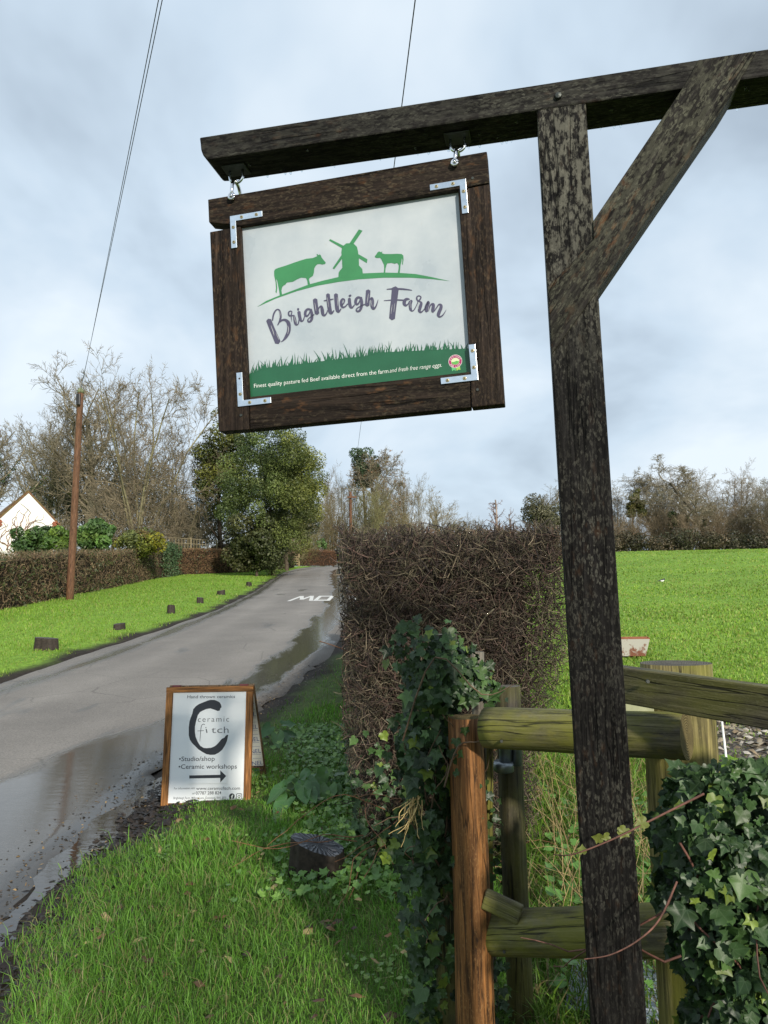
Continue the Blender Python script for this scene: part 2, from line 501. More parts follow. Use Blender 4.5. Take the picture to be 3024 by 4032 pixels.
spots = rm.ramp(rm.noise(rm.co('Object', (0.8, 0.22, 1)), 2.2, 3, 0.5), [(0.63, 0.0), (0.70, 0.5)])
damp = rm.math('MAXIMUM', rm.math('MAXIMUM', wet, wetl), spots)
silt = rm.ramp(rm.math('ADD', u, rm.math('MULTIPLY', nC, 0.5)), [(0.28, 1.0), (0.62, 0.0)])
base = rm.mix(rm.math('MULTIPLY', silt, 0.75), base, (0.055, 0.043, 0.033))
chips = rm.math('MULTIPLY', rm.ramp(rm.noise(o_, 38, 2, 0.6), [(0.64, 0.0), (0.70, 1.0)]), silt)
base = rm.mix(rm.math('MULTIPLY', chips, 0.5), base, (0.28, 0.19, 0.09))
base = rm.mix(rm.math('MULTIPLY', damp, 0.72), base, (0.032, 0.029, 0.024))
rm.color(base)
wetr = rm.ramp(damp, [(0.0, 0.80), (0.45, 0.36), (0.9, 0.09)])
rm.rough(wetr)
h = rm.mix(damp, rm.mix(0.5, nA, gr), rm.math('MULTIPLY', rm.noise(rm.co('Object', (5, 16, 5)), 1.0, 2, 0.5), 0.10))
rm.bump(h, 0.5, 0.012)
road = link('road', mesh_np('road', V, Fq, None, UVs, True), None, rm.m, 'structure')

# puddle lying in the rut beside the near verge
pts = []
for y in np.arange(2.6, 7.25, 0.15):
    w = 0.17 * math.sin(math.pi * (y - 2.5) / 4.85) ** 0.6 + 0.03 * math.sin(y * 7) + 0.02 * math.sin(y * 17)
    cx = float(road_r(y)) + 0.20 + 0.04 * math.sin(y * 2.1)
    pts.append((cx - w - 0.05, cx + w * 0.8, y))
V, Fq = [], []
for k, (l, r, y) in enumerate(pts):
    z = max(hz(l, y), hz(r, y)) + 0.021
    V += [(l, y, z - 0.001), ((l + r) / 2, y, z), (r, y, z - 0.001)]
    if k: b = 3 * k; Fq += [(b - 3, b - 2, b + 1, b), (b - 2, b - 1, b + 2, b + 1)]
pm = Mt('puddle_water', 0.03, (0.028, 0.024, 0.019), 0.6)
pm.bump(pm.noise(pm.co('Object', (7, 22, 7)), 1.0, 2, 0.5), 0.06, 0.01)
link('puddle', mesh_np('puddle', V, Fq, smooth=True), None, pm.m, 'structure')

# leaf litter, chips and clods washed into the edge of the lane
def scraps(n, fx, y0, y1, smin, smax, cols, seed, pw=1.6):
    r = np.random.default_rng(seed)
    y = y0 + (y1 - y0) * r.random(n) ** pw
    x = fx(y, r)
    z = np.maximum(G(x, y), H(x, y)) + 0.006 + r.random(n) * 0.012
    s = r.uniform(smin, smax, n)
    an = r.uniform(0, 6.28, n); tl = r.normal(0, 0.45, (n, 2))
    c = cols[r.integers(0, len(cols), n)] * r.uniform(0.6, 1.35, (n, 1))
    V = np.zeros((n, 5, 3))
    for k, (a_, b_) in enumerate([(-1, -0.5), (1, -0.4), (1.1, 0.5), (-0.8, 0.6)]):
        lx = a_ * s * (0.6 + r.random(n)); ly = b_ * s * (0.6 + r.random(n))
        V[:, k, 0] = x + lx * np.cos(an) - ly * np.sin(an)
        V[:, k, 1] = y + lx * np.sin(an) + ly * np.cos(an)
        V[:, k, 2] = z + lx * tl[:, 0] * 0.6 + ly * tl[:, 1] * 0.6
    V[:, 4] = V[:, :4].mean(1) + np.array([0, 0, 1]) * (s * r.uniform(0.3, 0.8, n))[:, None]
    b = np.arange(n)[:, None] * 5
    T = np.concatenate([b + np.array([[0, 1, 4]]), b + np.array([[1, 2, 4]]), b + np.array([[2, 3, 4]]), b + np.array([[3, 0, 4]])])
    return V.reshape(-1, 3), T, np.repeat(c, 5, 0)
litc = np.array([[0.05, 0.035, 0.022], [0.10, 0.065, 0.03], [0.24, 0.16, 0.07], [0.03, 0.024, 0.018], [0.07, 0.05, 0.035], [0.14, 0.12, 0.10]])
mat_litter = attr_mat('leaf_litter', 0.55, 0.4)
V, T, cc = scraps(2600, lambda y, r: road_r(y) + r.normal(0.05, 0.30, len(y)) - 0.12, 2.6, 13.5, 0.004, 0.012, litc, 21)
tag(link('leaf_litter', mesh_np('leaf_litter', V, T, cc), None, mat_litter), 'brown leaf litter and gravel washed against the muddy lane edge', 'litter', kind='stuff')
V, T, cc = scraps(2600, lambda y, r: road_r(y) + 0.36 + r.normal(0.0, 0.13, len(y)), 2.6, 8.0, 0.008, 0.026, np.array([[0.022, 0.016, 0.012], [0.03, 0.022, 0.016], [0.016, 0.012, 0.01]]), 22)
tag(link('mud_clods', mesh_np('mud_clods', V, T, cc), None, mat_litter), 'dark wet mud clods between puddle and grass verge', 'mud', kind='stuff')

# SLOW painted on the lane for traffic coming down: seen upside down from here
paint = Mt('road_paint', 0.6, spec=0.4)
npz = paint.noise(paint.co('Object'), 30, 4, 0.7)
paint.color(paint.ramp(npz, [(0.3, (0.35, 0.34, 0.31)), (0.5, (0.66, 0.65, 0.61)), (0.8, (0.8, 0.79, 0.75))]))
def bar(p, q, w):
    p = np.array(p, float); q = np.array(q, float)
    d = (q - p) / np.linalg.norm(q - p); n = np.array([-d[1], d[0]]) * w / 2
    return [p - n, q - n, q + n, p + n]
YB, HB = 27.8, 2.7
def letter(x0, strokes, wd):
    out = []
    for a_, b_ in strokes: out.append(bar((x0 + a_[0] * wd, YB + a_[1] * HB), (x0 + b_[0] * wd, YB + b_[1] * HB), 0.48 if a_[1] == b_[1] else 0.14))
    return out
word = empty('road_marking', (0, 0, 0), 0, 'worn white SLOW lettering painted across the lane', 'road marking')
LET = {'M': [((0, 0.02), (0.25, 1)), ((0.25, 1), (0.5, 0.25)), ((0.5, 0.25), (0.75, 1)), ((0.75, 1), (1, 0.02))],
       'O': [((0.05, 0), (0.05, 1)), ((0.95, 0), (0.95, 1)), ((0.05, 0.90), (0.95, 0.90)), ((0.05, 0.10), (0.95, 0.10))],
       'T': [((0.95, 0), (0.95, 1)), ((0, 0.97), (1.0, 0.97))],
       'S': [((0, 0.03), (1, 0.03)), ((0.95, 0), (0.95, 0.5)), ((0, 0.5), (1, 0.5)), ((0.05, 0.5), (0.05, 1)), ((0, 0.97), (1, 0.97))]}
for ch, x0 in (('M', -3.50), ('O', -2.58), ('T', -1.60), ('S', -1.28)):
    V, Fs = [], []
    for st in letter(x0, LET[ch], {'M': 0.8, 'O': 0.52, 'T': 0.26, 'S': 0.2}[ch]):
        n = 6
        st = list(st)
        for k in range(n):
            t0, t1 = k / n, (k + 1) / n
            q = [st[0] + (st[1] - st[0]) * t0, st[0] + (st[1] - st[0]) * t1, st[3] + (st[2] - st[3]) * t1, st[3] + (st[2] - st[3]) * t0]
            b = len(V)
            for p in q:
                t = (p[0] - float(road_l(p[1]))) / float(road_r(p[1]) - road_l(p[1]))
                V.append((p[0], p[1], hz(p[0], p[1]) + 0.012 + 0.035 * (1 - (2 * t - 1) ** 2)))
            Fs.append((b, b + 1, b + 2, b + 3))
    link('painted_letter', mesh_py('painted_letter', V, Fs), word, paint.m)

# ------------------------------------------------------------------ grass
def blades(x, y, z, h, w, lean, col, seed):
    r = np.random.default_rng(seed)
    n = len(x)
    an = r.uniform(0, 6.28, n); ux, uy = np.cos(an), np.sin(an)
    la = r.uniform(0, 6.28, n); lx, ly = np.cos(la) * lean * h, np.sin(la) * lean * h
    V = np.zeros((n, 5, 3))
    for k, s in ((0, -0.5), (1, 0.5)):
        V[:, k, 0] = x + ux * w * s; V[:, k, 1] = y + uy * w * s; V[:, k, 2] = z - 0.015
    for k, s in ((2, -0.42), (3, 0.42)):
        V[:, k, 0] = x + ux * w * s + lx * 0.35; V[:, k, 1] = y + uy * w * s + ly * 0.35; V[:, k, 2] = z + h * 0.58
    V[:, 4, 0] = x + lx; V[:, 4, 1] = y + ly; V[:, 4, 2] = z + h * np.sqrt(np.clip(1 - 0.55 * lean ** 2, 0.15, 1))
    b = np.arange(n)[:, None] * 5
    T = np.concatenate([b + np.array([[0, 1, 3]]), b + np.array([[0, 3, 2]]), b + np.array([[2, 3, 4]])])
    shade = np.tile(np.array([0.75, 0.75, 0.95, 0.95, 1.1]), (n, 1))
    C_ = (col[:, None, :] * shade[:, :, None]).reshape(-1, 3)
    return V.reshape(-1, 3), T, C_
mat_grass = attr_mat('grass_blade', 0.5, 0.35, 0.35, 0.15, 3)
def lawn(name, label, n, xf, y0, y1, ypow, hmin, hmax, w0, wk, cols, seed, keep=None, clump=2.2, lean=0.6):
    r = np.random.default_rng(seed)
    t = r.random(n)
    y = (y0 ** (1 - ypow) + t * (y1 ** (1 - ypow) - y0 ** (1 - ypow))) ** (1 / (1 - ypow))
    x = xf(y, r)
    if keep is not None:
        k = keep(x, y, r); x, y = x[k], y[k]
    m = len(x)
    P = np.stack([x, y, 0 * x], 1)
    cl = noise3(P, clump, seed) * 0.5 + 0.5
    z = G(x, y)
    h = (hmin + (hmax - hmin) * r.random(m) ** 1.6) * (0.45 + 1.05 * np.clip(cl, 0, 1))
    near_board = (np.abs(x + 1.36) < 0.5 + 0.08 * np.sin(y * 9)) & (y > 5.15) & (y < 6.2)
    h = np.where(near_board, np.minimum(h * 0.4, 0.012 + 0.022 * r.random(m)), h)
    w = (w0 + wk * y) * r.uniform(0.7, 1.3, m)
    c = cols[r.integers(0, len(cols), m)] * (0.75 + 0.5 * np.clip(noise3(P, clump * 0.6, seed + 9) * 0.5 + 0.5, 0, 1))[:, None] * r.uniform(0.8, 1.2, (m, 1))
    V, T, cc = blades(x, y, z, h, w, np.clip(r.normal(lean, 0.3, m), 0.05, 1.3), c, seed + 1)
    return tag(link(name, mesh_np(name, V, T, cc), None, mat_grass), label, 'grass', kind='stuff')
g_near = np.array([[0.13, 0.30, 0.032], [0.16, 0.37, 0.04], [0.11, 0.25, 0.03], [0.19, 0.40, 0.055], [0.13, 0.29, 0.035], [0.17, 0.35, 0.05], [0.12, 0.28, 0.04], [0.30, 0.28, 0.12]])
def keep_near(x, y, r):
    e = road_r(y) + 0.34 + edge_wob(y, 1.0) + 0.3 * ss(7, 10, y) * 0
    P = np.stack([x, y, 0 * x], 1)
    thin = noise3(P, 2.6, 77) * 0.5 + 0.5
    bare = np.clip(1.25 * ss(0.25, 0.6, thin), 0.10, 1)
    under = (x > -0.15 + 0.0 * y) & (y > 4.75) & (x < 1.05)
    return (x > e + r.normal(0, 0.06, len(x))) & (r.random(len(x)) < bare) & (x < 0.46 * y + 0.25) & ~under
lawn('verge_grass', 'long wet green grass of the near verge around the sandwich board', 135000, lambda y, r: r.uniform(-2.0, 2.0, len(y)), 2.75, 13, 1.5, 0.025, 0.11, 0.0014, 0.0006, g_near, 31, keep_near, 3.4, 0.75)
g_far = np.array([[0.165, 0.31, 0.03], [0.20, 0.35, 0.04], [0.14, 0.26, 0.028], [0.25, 0.38, 0.055], [0.26, 0.30, 0.07]])
def keep_left(x, y, r):
    e = road_l(y) - 0.22 - edge_wob(y, 2.0) * 0.8
    hedge = np.interp(y, [15, 24.4, 29.2, 48.6, 75], [-11.6, -12.2, -12.9, -14.2, -15]) + 0.1
    return (x < e - np.abs(r.normal(0, 0.1, len(x)))) & (x > hedge)
lawn('verge_grass', 'short bright green mown grass between far hedge and lane', 65000, lambda y, r: r.uniform(-15, -5.3, len(y)), 9.5, 74, 1.5, 0.035, 0.085, 0.004, 0.00075, g_far, 41, keep_left, 0.9, 0.5)
def keep_field(x, y, r):
    return (x > np.maximum(1.25, 0.05 * y)) & (x < 1.0 * y) & ~((y > 6.3) & (y < 9.2) & (x > 2.6) & (r.random(len(x)) < 0.85))
lawn('field_grass', 'bright green pasture grass filling the field beyond the fence', 128000, lambda y, r: np.where(r.random(len(y)) < 0.74, r.uniform(0.17, 0.62, len(y)), np.where(r.random(len(y)) < 0.3, r.uniform(0.05, 0.17, len(y)), r.uniform(0.62, 1.0, len(y)))) * y, 3.2, 88, 1.35, 0.035, 0.075, 0.0035, 0.0013, g_far * np.array([1.14, 1.08, 1.15]), 51, keep_field, 1.1, 0.55)
g_rank = np.array([[0.10, 0.20, 0.025], [0.16, 0.30, 0.03], [0.30, 0.25, 0.11], [0.13, 0.24, 0.03]])
lawn('rank_grass', 'rank tussocky grass growing behind the log fence', 16000, lambda y, r: r.uniform(0.1, 2.3, len(y)), 2.75, 6.5, 1.5, 0.10, 0.30, 0.004, 0.0008, g_rank, 61, lambda x, y, r: (x > 0.13 * y + 0.1) & (x < 0.5 * y + 0.4), 2.0, 0.75)

# ------------------------------------------------------------------ gallows sign post
YAW = R_(12)
EX = np.array([math.cos(YAW), -math.sin(YAW), 0]); AW = np.array([math.sin(YAW), math.cos(YAW), 0])
_q = CAM + ray(2360 / S_, 2016 / S_) * 1.8
GO = np.array([_q[0], _q[1], 0.0]); GO[2] = gz(GO[0], GO[1])
GM = Matrix(((EX[0], AW[0], 0, GO[0]), (EX[1], AW[1], 0, GO[1]), (0, 0, 1, GO[2]), (0, 0, 0, 1)))
def on_plane(sx, sy, w=0.0):
    """source pixel -> (u, v) on the upright plane w metres behind the post's front"""
    d = ray(sx / S_, sy / S_)
    p0 = GO + AW * w
    t = ((p0 - CAM) @ AW) / (d @ AW)
    P = CAM + d * t - GO
    return (float(P @ EX), float(P[2]))
def c8(x, y): return on_plane(1900 + x / 1.476, 100 + y / 1.476)
def r1(x, y, w=0.0): return on_plane(760 + x / 3.318, 500 + y / 3.318, w)
def r2(x, y, w=0.0): return on_plane(1600 + x / 3.318, 450 + y / 3.318, w)

mat_post = timber('weathered_post_timber', 2, base=(0.0065, 0.006, 0.0057), light=(0.16, 0.155, 0.125), lichen=0.12, warmth=0.12, flakes=0.8, spec=0.08, lit_crust=0.6)
mat_beam = timber('weathered_beam_timber', 0, base=(0.011, 0.010, 0.009), light=(0.12, 0.12, 0.095), lichen=0.2, warmth=0.15, flakes=0.6, spec=0.1, lit_crust=0.14)
mat_brace = timber('weathered_brace_timber', 2, base=(0.012, 0.0105, 0.009), light=(0.12, 0.12, 0.085), lichen=0.2, warmth=0.5, rot=R_(-34), flakes=0.75, spec=0.1, lit_crust=0.3)
mat_steel = plain('zinc_plated_steel', (0.72, 0.78, 0.82), 0.22, 1.0, 0.5, 0.12, 60, 0.05)
mat_chrome = plain('bright_steel', (0.78, 0.78, 0.80), 0.12, 1.0, 0.5, 0.1, 40, 0.03)
mat_dark_iron = plain('dull_iron', (0.05, 0.055, 0.05), 0.5, 0.6, 0.5, 0.3, 40, 0.2)
mat_brass = plain('brass_screw', (0.50, 0.42, 0.24), 0.35, 0.9, 0.5, 0.25, 90, 0.1)
mat_slot = plain('screw_slot', (0.03, 0.022, 0.015), 0.7, 0.2)

gal = empty('sign_post', (0, 0, 0), 0, 'tall dark gallows sign post with brace and long overhead beam', 'sign post')
gal.matrix_world = GM
lt, rt = on_plane(2113.4, 438.8), on_plane(2306.5, 411.6)
lb, rb = on_plane(2326.7, 4024), on_plane(2547, 4024)
vtop = 0.5 * (lt[1] + rt[1])
def ext(a_, b_, v): return a_[0] + (b_[0] - a_[0]) * (v - a_[1]) / (b_[1] - a_[1])
TH = 0.118
poly = [(ext(lt, lb, -0.35), -0.35), (ext(rt, rb, -0.35), -0.35), (rt[0], vtop + 0.03), (lt[0], vtop + 0.03)]
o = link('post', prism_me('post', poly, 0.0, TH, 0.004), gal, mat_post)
bl, br = on_plane(787, 546.7), on_plane(3024, 188)
bot = 0.5 * (on_plane(1260, 568.7)[1] + on_plane(2733, 338.5)[1])
top = 0.5 * (bl[1] + br[1])
endpts = [r1(85, 160), r1(86, 200), r1(104, 300), r1(130, 370), r1(178, 425), r1(235, 442)]
u0 = endpts[0][0]
UR = br[0] + 0.62
# depth of the beam from its lower back edge
d_ = ray(1260 / S_, 664 / S_); t_ = (bot + GO[2] - CAM[2]) / d_[2]
BD = float((CAM + d_ * t_ - GO) @ AW)
bpoly = [(u0, top), (u0 + 0.002, top - 0.012)] + [(p[0], max(bot, min(top, p[1]))) for p in endpts[2:5]] + [(endpts[5][0], bot), (UR, bot), (UR, top)]
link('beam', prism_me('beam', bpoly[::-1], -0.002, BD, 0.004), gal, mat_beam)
brp = [c8(376, 1525), c8(645, 1250), c8(640, 1145), c8(1165, 365), c8(1252, 228), c8(1594, 168), c8(1500, 315), c8(1400, 480), c8(665, 1550), c8(402, 1915)]
brp[0] = (brp[0][0] + 0.001, brp[0][1]); brp[4] = (brp[4][0], top - 0.003); brp[5] = (brp[5][0], top - 0.003)
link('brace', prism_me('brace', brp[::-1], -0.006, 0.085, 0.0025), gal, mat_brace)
def disc_me(name, r, y0, y1, seg=12, dome=0.0):
    bm = bmesh.new()
    ring0 = [bm.verts.new((r * math.cos(2 * math.pi * k / seg), y0, r * math.sin(2 * math.pi * k / seg))) for k in range(seg)]
    ring1 = [bm.verts.new((r * 0.82 * math.cos(2 * math.pi * k / seg), y1, r * 0.82 * math.sin(2 * math.pi * k / seg))) for k in range(seg)]
    c_ = bm.verts.new((0, y1 - dome, 0))
    for k in range(seg):
        k2 = (k + 1) % seg
        bm.faces.new((ring0[k], ring0[k2], ring1[k2], ring1[k])); bm.faces.new((ring1[k], ring1[k2], c_))
    return from_bm(name, bm)
bu = c8(440, 418)
o = link('bolt_head', disc_me('bolt_head', 0.0095, 0.0, -0.008, 8, 0.002), gal, mat_dark_iron); o.location = (bu[0], -0.0025, bu[1])
# eye plates under the beam
WSH = 0.062
def ring_pts(c, ax1, ax2, a_, b_, t0, t1, n=18):
    return [tuple(np.array(c) + np.array(ax1) * a_ * math.cos(t0 + (t1 - t0) * k / n) + np.array(ax2) * b_ * math.sin(t0 + (t1 - t0) * k / n)) for k in range(n + 1)]
eyes = [r1(565, 600, WSH)[0], r2(670, 330, WSH)[0]]
for ue in eyes:
    ep = link('eye_plate', box_me('eye_plate', (ue - 0.034, WSH - 0.028, bot - 0.005), (ue + 0.034, WSH + 0.028, bot - 0.0005), 0.002), gal, mat_dark_iron)
    pts = [(ue - 0.019, WSH, bot - 0.002)] + ring_pts((ue, WSH, bot - 0.022), (1, 0, 0), (0, 0, 1), 0.019, 0.019, math.pi, 2 * math.pi, 14) + [(ue + 0.019, WSH, bot - 0.002)]
    link('eye_loop', rope_me('eye_loop', pts, 0.0042, 8), ep, mat_steel)
# rain drops hanging along the lower edge of the beam
r = np.random.default_rng(3)
DV, DF = [], []
ico = bmesh.new(); bmesh.ops.create_icosphere(ico, subdivisions=2, radius=1.0)
iv = [v_.co.copy() for v_ in ico.verts]; ifc = [tuple(v_.index for v_ in f.verts) for f in ico.faces]; ico.free()
for k in range(46):
    uu = r.uniform(endpts[5][0] + 0.05, br[0]); s = r.uniform(0.0022, 0.0042)
    wy = BD - 0.003 if k % 3 else r.uniform(0.01, BD)
    o0 = len(DV)
    DV += [(uu + v_.x * s, wy + v_.y * s, bot - s * 0.5 + v_.z * s * (1.25 if v_.z < 0 else 0.7)) for v_ in iv]
    DF += [tuple(i_ + o0 for i_ in f) for f in ifc]
mw = Mt('rain_drop', 0.02, (0.9, 0.95, 1.0), 0.5); mw.b.inputs['Transmission Weight'].default_value = 1.0; mw.b.inputs['IOR'].default_value = 1.33
link('water_drops', mesh_py('water_drops', DV, DF, True), gal, mw.m, 'stuff')

# ------------------------------------------------------------------ hanging farm sign
WS = 0.038                                                  # front of the sign's frame behind the post's front
mat_fr_v = timber('sign_frame_upright', 2, base=(0.017, 0.0115, 0.0085), light=(0.14, 0.10, 0.06), lichen=0.3, warmth=0.35, flakes=0.4, spec=0.12)
mat_fr_h = timber('sign_frame_rail', 0, base=(0.016, 0.011, 0.008), light=(0.13, 0.105, 0.065), lichen=0.3, warmth=0.45, flakes=0.45, spec=0.12)
hs = empty('hanging_sign', (0, 0, 0), 0, 'framed farm sign with green cows and windmill hanging from the beam', 'sign')
sTL, sTR, sBR, sBL = [on_plane(x, y, WS) for x, y in ((817.9, 784.8), (1917, 595.3), (1987, 1590), (860, 1698))]
iTL, iTR, iBR, iBL = [on_plane(x, y, WS) for x, y in ((945, 888), (1803, 745), (1852, 1462), (978, 1562))]
hs.matrix_world = GM @ Matrix.Translation((0, WS, 0))
FT = 0.042
def lerp(a_, b_, t): return (a_[0] + (b_[0] - a_[0]) * t, a_[1] + (b_[1] - a_[1]) * t)
# joints, traced: rail over stile at the top, stiles outside the bottom rail
jl = r1(205, 1245, WS); jl2 = r1(212, 1335, WS); jl_in = r1(600, 1200, WS)
jr = r2(1083, 895, WS); jr_in = r2(790, 945, WS)
top_rail = [sTL, sTR, jr, jr_in, iTR, iTL, (iTL[0], jl_in[1] + 0.0), jl]
link('frame_rail', prism_me('frame_rail', [jl, (iTL[0], iTL[1]), (iTR[0], iTR[1]), jr, sTR, sTL], 0.0, FT, 0.0025), hs, mat_fr_h)
gap = 0.0022
def inset(p, du, dv): return (p[0] + du, p[1] + dv)
lj = lerp(sTL, sBL, 0.108); lj = (lj[0], jl2[1])
lin_b = on_plane(978 + 2, 1690, WS)
link('frame_stile', prism_me('frame_stile', [sBL, lin_b, (iBL[0], iBL[1]), (iTL[0], iTL[1] - gap), inset(jl, 0.004, -0.028), inset(jl, 0.003, -0.03)], 0.0015, FT, 0.0025), hs, mat_fr_v)
rin_b = on_plane(1853 + 3, 1603, WS)
link('frame_stile', prism_me('frame_stile', [rin_b, sBR, inset(jr, 0, -gap), (iTR[0], iTR[1] - gap), (iBR[0], iBR[1])], 0.001, FT, 0.0025), hs, mat_fr_v)
link('frame_rail', prism_me('frame_rail', [inset(lin_b, gap, 0.0), inset(rin_b, -gap, 0.0), inset(iBR, -gap, 0), inset(iBL, gap, 0)], 0.0022, FT, 0.0025), hs, mat_fr_h)
# printed board
PW = 0.017
pp = Mt('sign_board_print', 0.3, spec=0.5)
pn = pp.noise(pp.co('Object'), 7, 4, 0.6); ps = pp.noise(pp.co('Object', (60, 60, 25)), 1.0, 3, 0.6)
pc = pp.ramp(pn, [(0.3, (0.34, 0.39, 0.43)), (0.7, (0.46, 0.50, 0.525))])
pc = pp.mix(pp.math('MULTIPLY', pp.ramp(ps, [(0.66, 0.0), (0.76, 1.0)]), 0.10), pc, (0.3, 0.27, 0.2))
pp.color(pc); pp.rough(pp.ramp(pn, [(0.3, 0.25), (0.7, 0.4)]))
exp_ = 0.006
board_poly = [inset(iBL, -exp_, -exp_), inset(iBR, exp_, -exp_), inset(iTR, exp_, exp_), inset(iTL, -exp_, exp_)]
board = link('board', prism_me('board', board_poly, PW, PW + 0.004, 0.0), hs, pp.m)
def printmat(name, col, var=0.10):
    m = Mt(name, 0.32, col, 0.5)
    nz = m.noise(m.co('Object'), 14, 4, 0.6)
    m.color(m.ramp(nz, [(0.3, tuple(x * (1 - var) for x in col)), (0.7, tuple(x * (1 + var) for x in col))]))
    return m.m
ink_green = printmat('logo_green_ink', (0.042, 0.205, 0.078)); ink_dark = printmat('grass_green_ink', (0.016, 0.10, 0.047))
ink_deep = printmat('deep_green_ink', (0.014, 0.10, 0.045)); ink_violet = printmat('lettering_slate_ink', (0.072, 0.068, 0.115)); ink_white = printmat('white_ink', (0.78, 0.80, 0.76)); ink_pink = printmat('badge_pink_ink', (0.36, 0.02, 0.12)); ink_lime = printmat('badge_lime_ink', (0.30, 0.50, 0.10))
def r3(x, y): return on_plane(1000 + x / 2.074, 1080 + y / 2.074, WS + PW)
def r4(x, y): return on_plane(1000 + x / 2.074, 850 + y / 2.074, WS + PW)
def r5(x, y): return on_plane(1300 + x / 2.37, 1300 + y / 2.37, WS + PW)
def r6(x, y): return on_plane(800 + x / 3.318, 1350 + y / 3.318, WS + PW)
L1, L2, L3 = PW - 0.0006, PW - 0.0011, PW - 0.0016
cow = [(165, 450), (175, 435), (200, 425), (250, 410), (320, 385), (380, 365), (430, 350), (480, 345), (505, 335), (518, 328), (510, 316), (520, 313), (528, 322), (533, 315), (545, 320), (553, 340), (570, 362), (587, 382), (582, 393), (560, 398), (540, 394), (520, 395), (505, 408), (493, 430), (490, 465), (482, 490), (455, 508), (450, 520), (458, 556), (440, 562), (436, 530), (425, 508), (385, 505), (350, 520), (320, 538), (270, 545), (258, 560), (252, 570), (247, 562), (241, 573), (232, 580), (225, 610), (230, 645), (212, 652), (207, 615), (198, 570), (190, 530), (180, 512), (186, 545), (191, 590), (185, 632), (176, 622), (181, 590), (177, 540), (166, 490)]
calf = [(987, 330), (1000, 315), (1010, 298), (1022, 290), (1035, 297), (1050, 291), (1045, 305), (1065, 312), (1120, 312), (1170, 310), (1205, 312), (1220, 325), (1222, 360), (1215, 402), (1210, 395), (1213, 360), (1208, 345), (1205, 375), (1197, 405), (1195, 430), (1190, 468), (1175, 468), (1182, 430), (1183, 405), (1170, 385), (1150, 392), (1125, 385), (1090, 388), (1082, 405), (1075, 430), (1072, 466), (1060, 466), (1064, 430), (1062, 400), (1050, 375), (1040, 355), (1030, 343), (1005, 345), (990, 340)]
mill = [(690, 505), (692, 465), (700, 450), (722, 425), (720, 360), (714, 300), (718, 265), (730, 245), (755, 225), (790, 224), (820, 232), (842, 255), (850, 290), (857, 350), (858, 405), (885, 435), (890, 475), (890, 500)]
sails = [[(857, 111), (887, 122), (812, 232), (780, 226)], [(622, 190), (735, 246), (720, 264), (614, 202)], [(716, 320), (719, 352), (655, 437), (643, 428)], [(854, 314), (927, 355), (922, 386), (856, 345)]]
hill = [(25, 745), (100, 695), (210, 650), (330, 605), (450, 560), (560, 530), (690, 500), (790, 482), (890, 470), (1060, 463), (1190, 466), (1320, 475), (1450, 500), (1600, 533), (1450, 516), (1280, 505), (1060, 505), (860, 518), (690, 540), (520, 570), (350, 615), (180, 675)]
link('cow_print', flat_me('cow_print', [r4(*p) for p in cow], L1), board, ink_green)
link('calf_print', flat_me('calf_print', [r4(*p) for p in calf], L1), board, ink_green)
link('hill_print', flat_me('hill_print', [r4(*p) for p in hill], L1 + 0.0001), board, ink_green)
mv, mf = [], []
for pl in [mill] + sails:
    me_ = flat_me('t', [r4(*p) for p in pl], L1 - 0.0001); b0 = len(mv)
    mv += [v_.co.copy() for v_ in me_.vertices]; mf += [tuple(i_ + b0 for i_ in f.vertices) for f in me_.polygons]
    bpy.data.meshes.remove(me_)
link('windmill_print', mesh_py('windmill_print', mv, mf), board, ink_green)

def brush(strokes, conv, y, pxs, sub=6):
    """brush strokes: [(x, y, width)...] in tracing pixels -> one flat mesh"""
    V, Fs = [], []
    for n_, st in enumerate(strokes):
        P = [np.array([q[0], q[1], q[2] * pxs]) for q in crom(st, sub)]
        yy_ = y - 0.00003 * n_
        L = []
        for k, p in enumerate(P):
            a_ = P[max(k - 1, 0)]; b_ = P[min(k + 1, len(P) - 1)]
            d = np.array([b_[0] - a_[0], b_[1] - a_[1]]); d /= max(np.linalg.norm(d), 1e-6)
            nn = np.array([-d[1], d[0]]) * p[2] / 2
            L.append((p[0] + nn[0], p[1] + nn[1], p[0] - nn[0], p[1] - nn[1], d, p))
        d0, p0 = L[0][4], L[0][5]; dn, pn_ = L[-1][4], L[-1][5]
        b = len(V)
        def add(x, z):
            q = conv(x, z); V.append((q[0], yy_, q[1]))
        for l in L: add(l[0], l[1]); add(l[2], l[3])
        for k in range(len(L) - 1): Fs.append((b + 2 * k, b + 2 * k + 1, b + 2 * k + 3, b + 2 * k + 2))
        add(p0[0] - d0[0] * p0[2] * 0.28, p0[1] - d0[1] * p0[2] * 0.28); i0 = len(V) - 1
        add(pn_[0] + dn[0] * pn_[2] * 0.3, pn_[1] + dn[1] * pn_[2] * 0.3); i1 = len(V) - 1
        Fs.append((b, b + 1, i0)); Fs.append((b + 2 * len(L) - 2, b + 2 * len(L) - 1, i1))
    return V, Fs
def _za(st): return [(1161.4 + x * 0.275, 83 + y * 0.275, w * 0.241) for x, y, w in st]
def _zb(st): return [(83 + x * 0.275, 248.9 + y * 0.275, w * 0.241) for x, y, w in st]
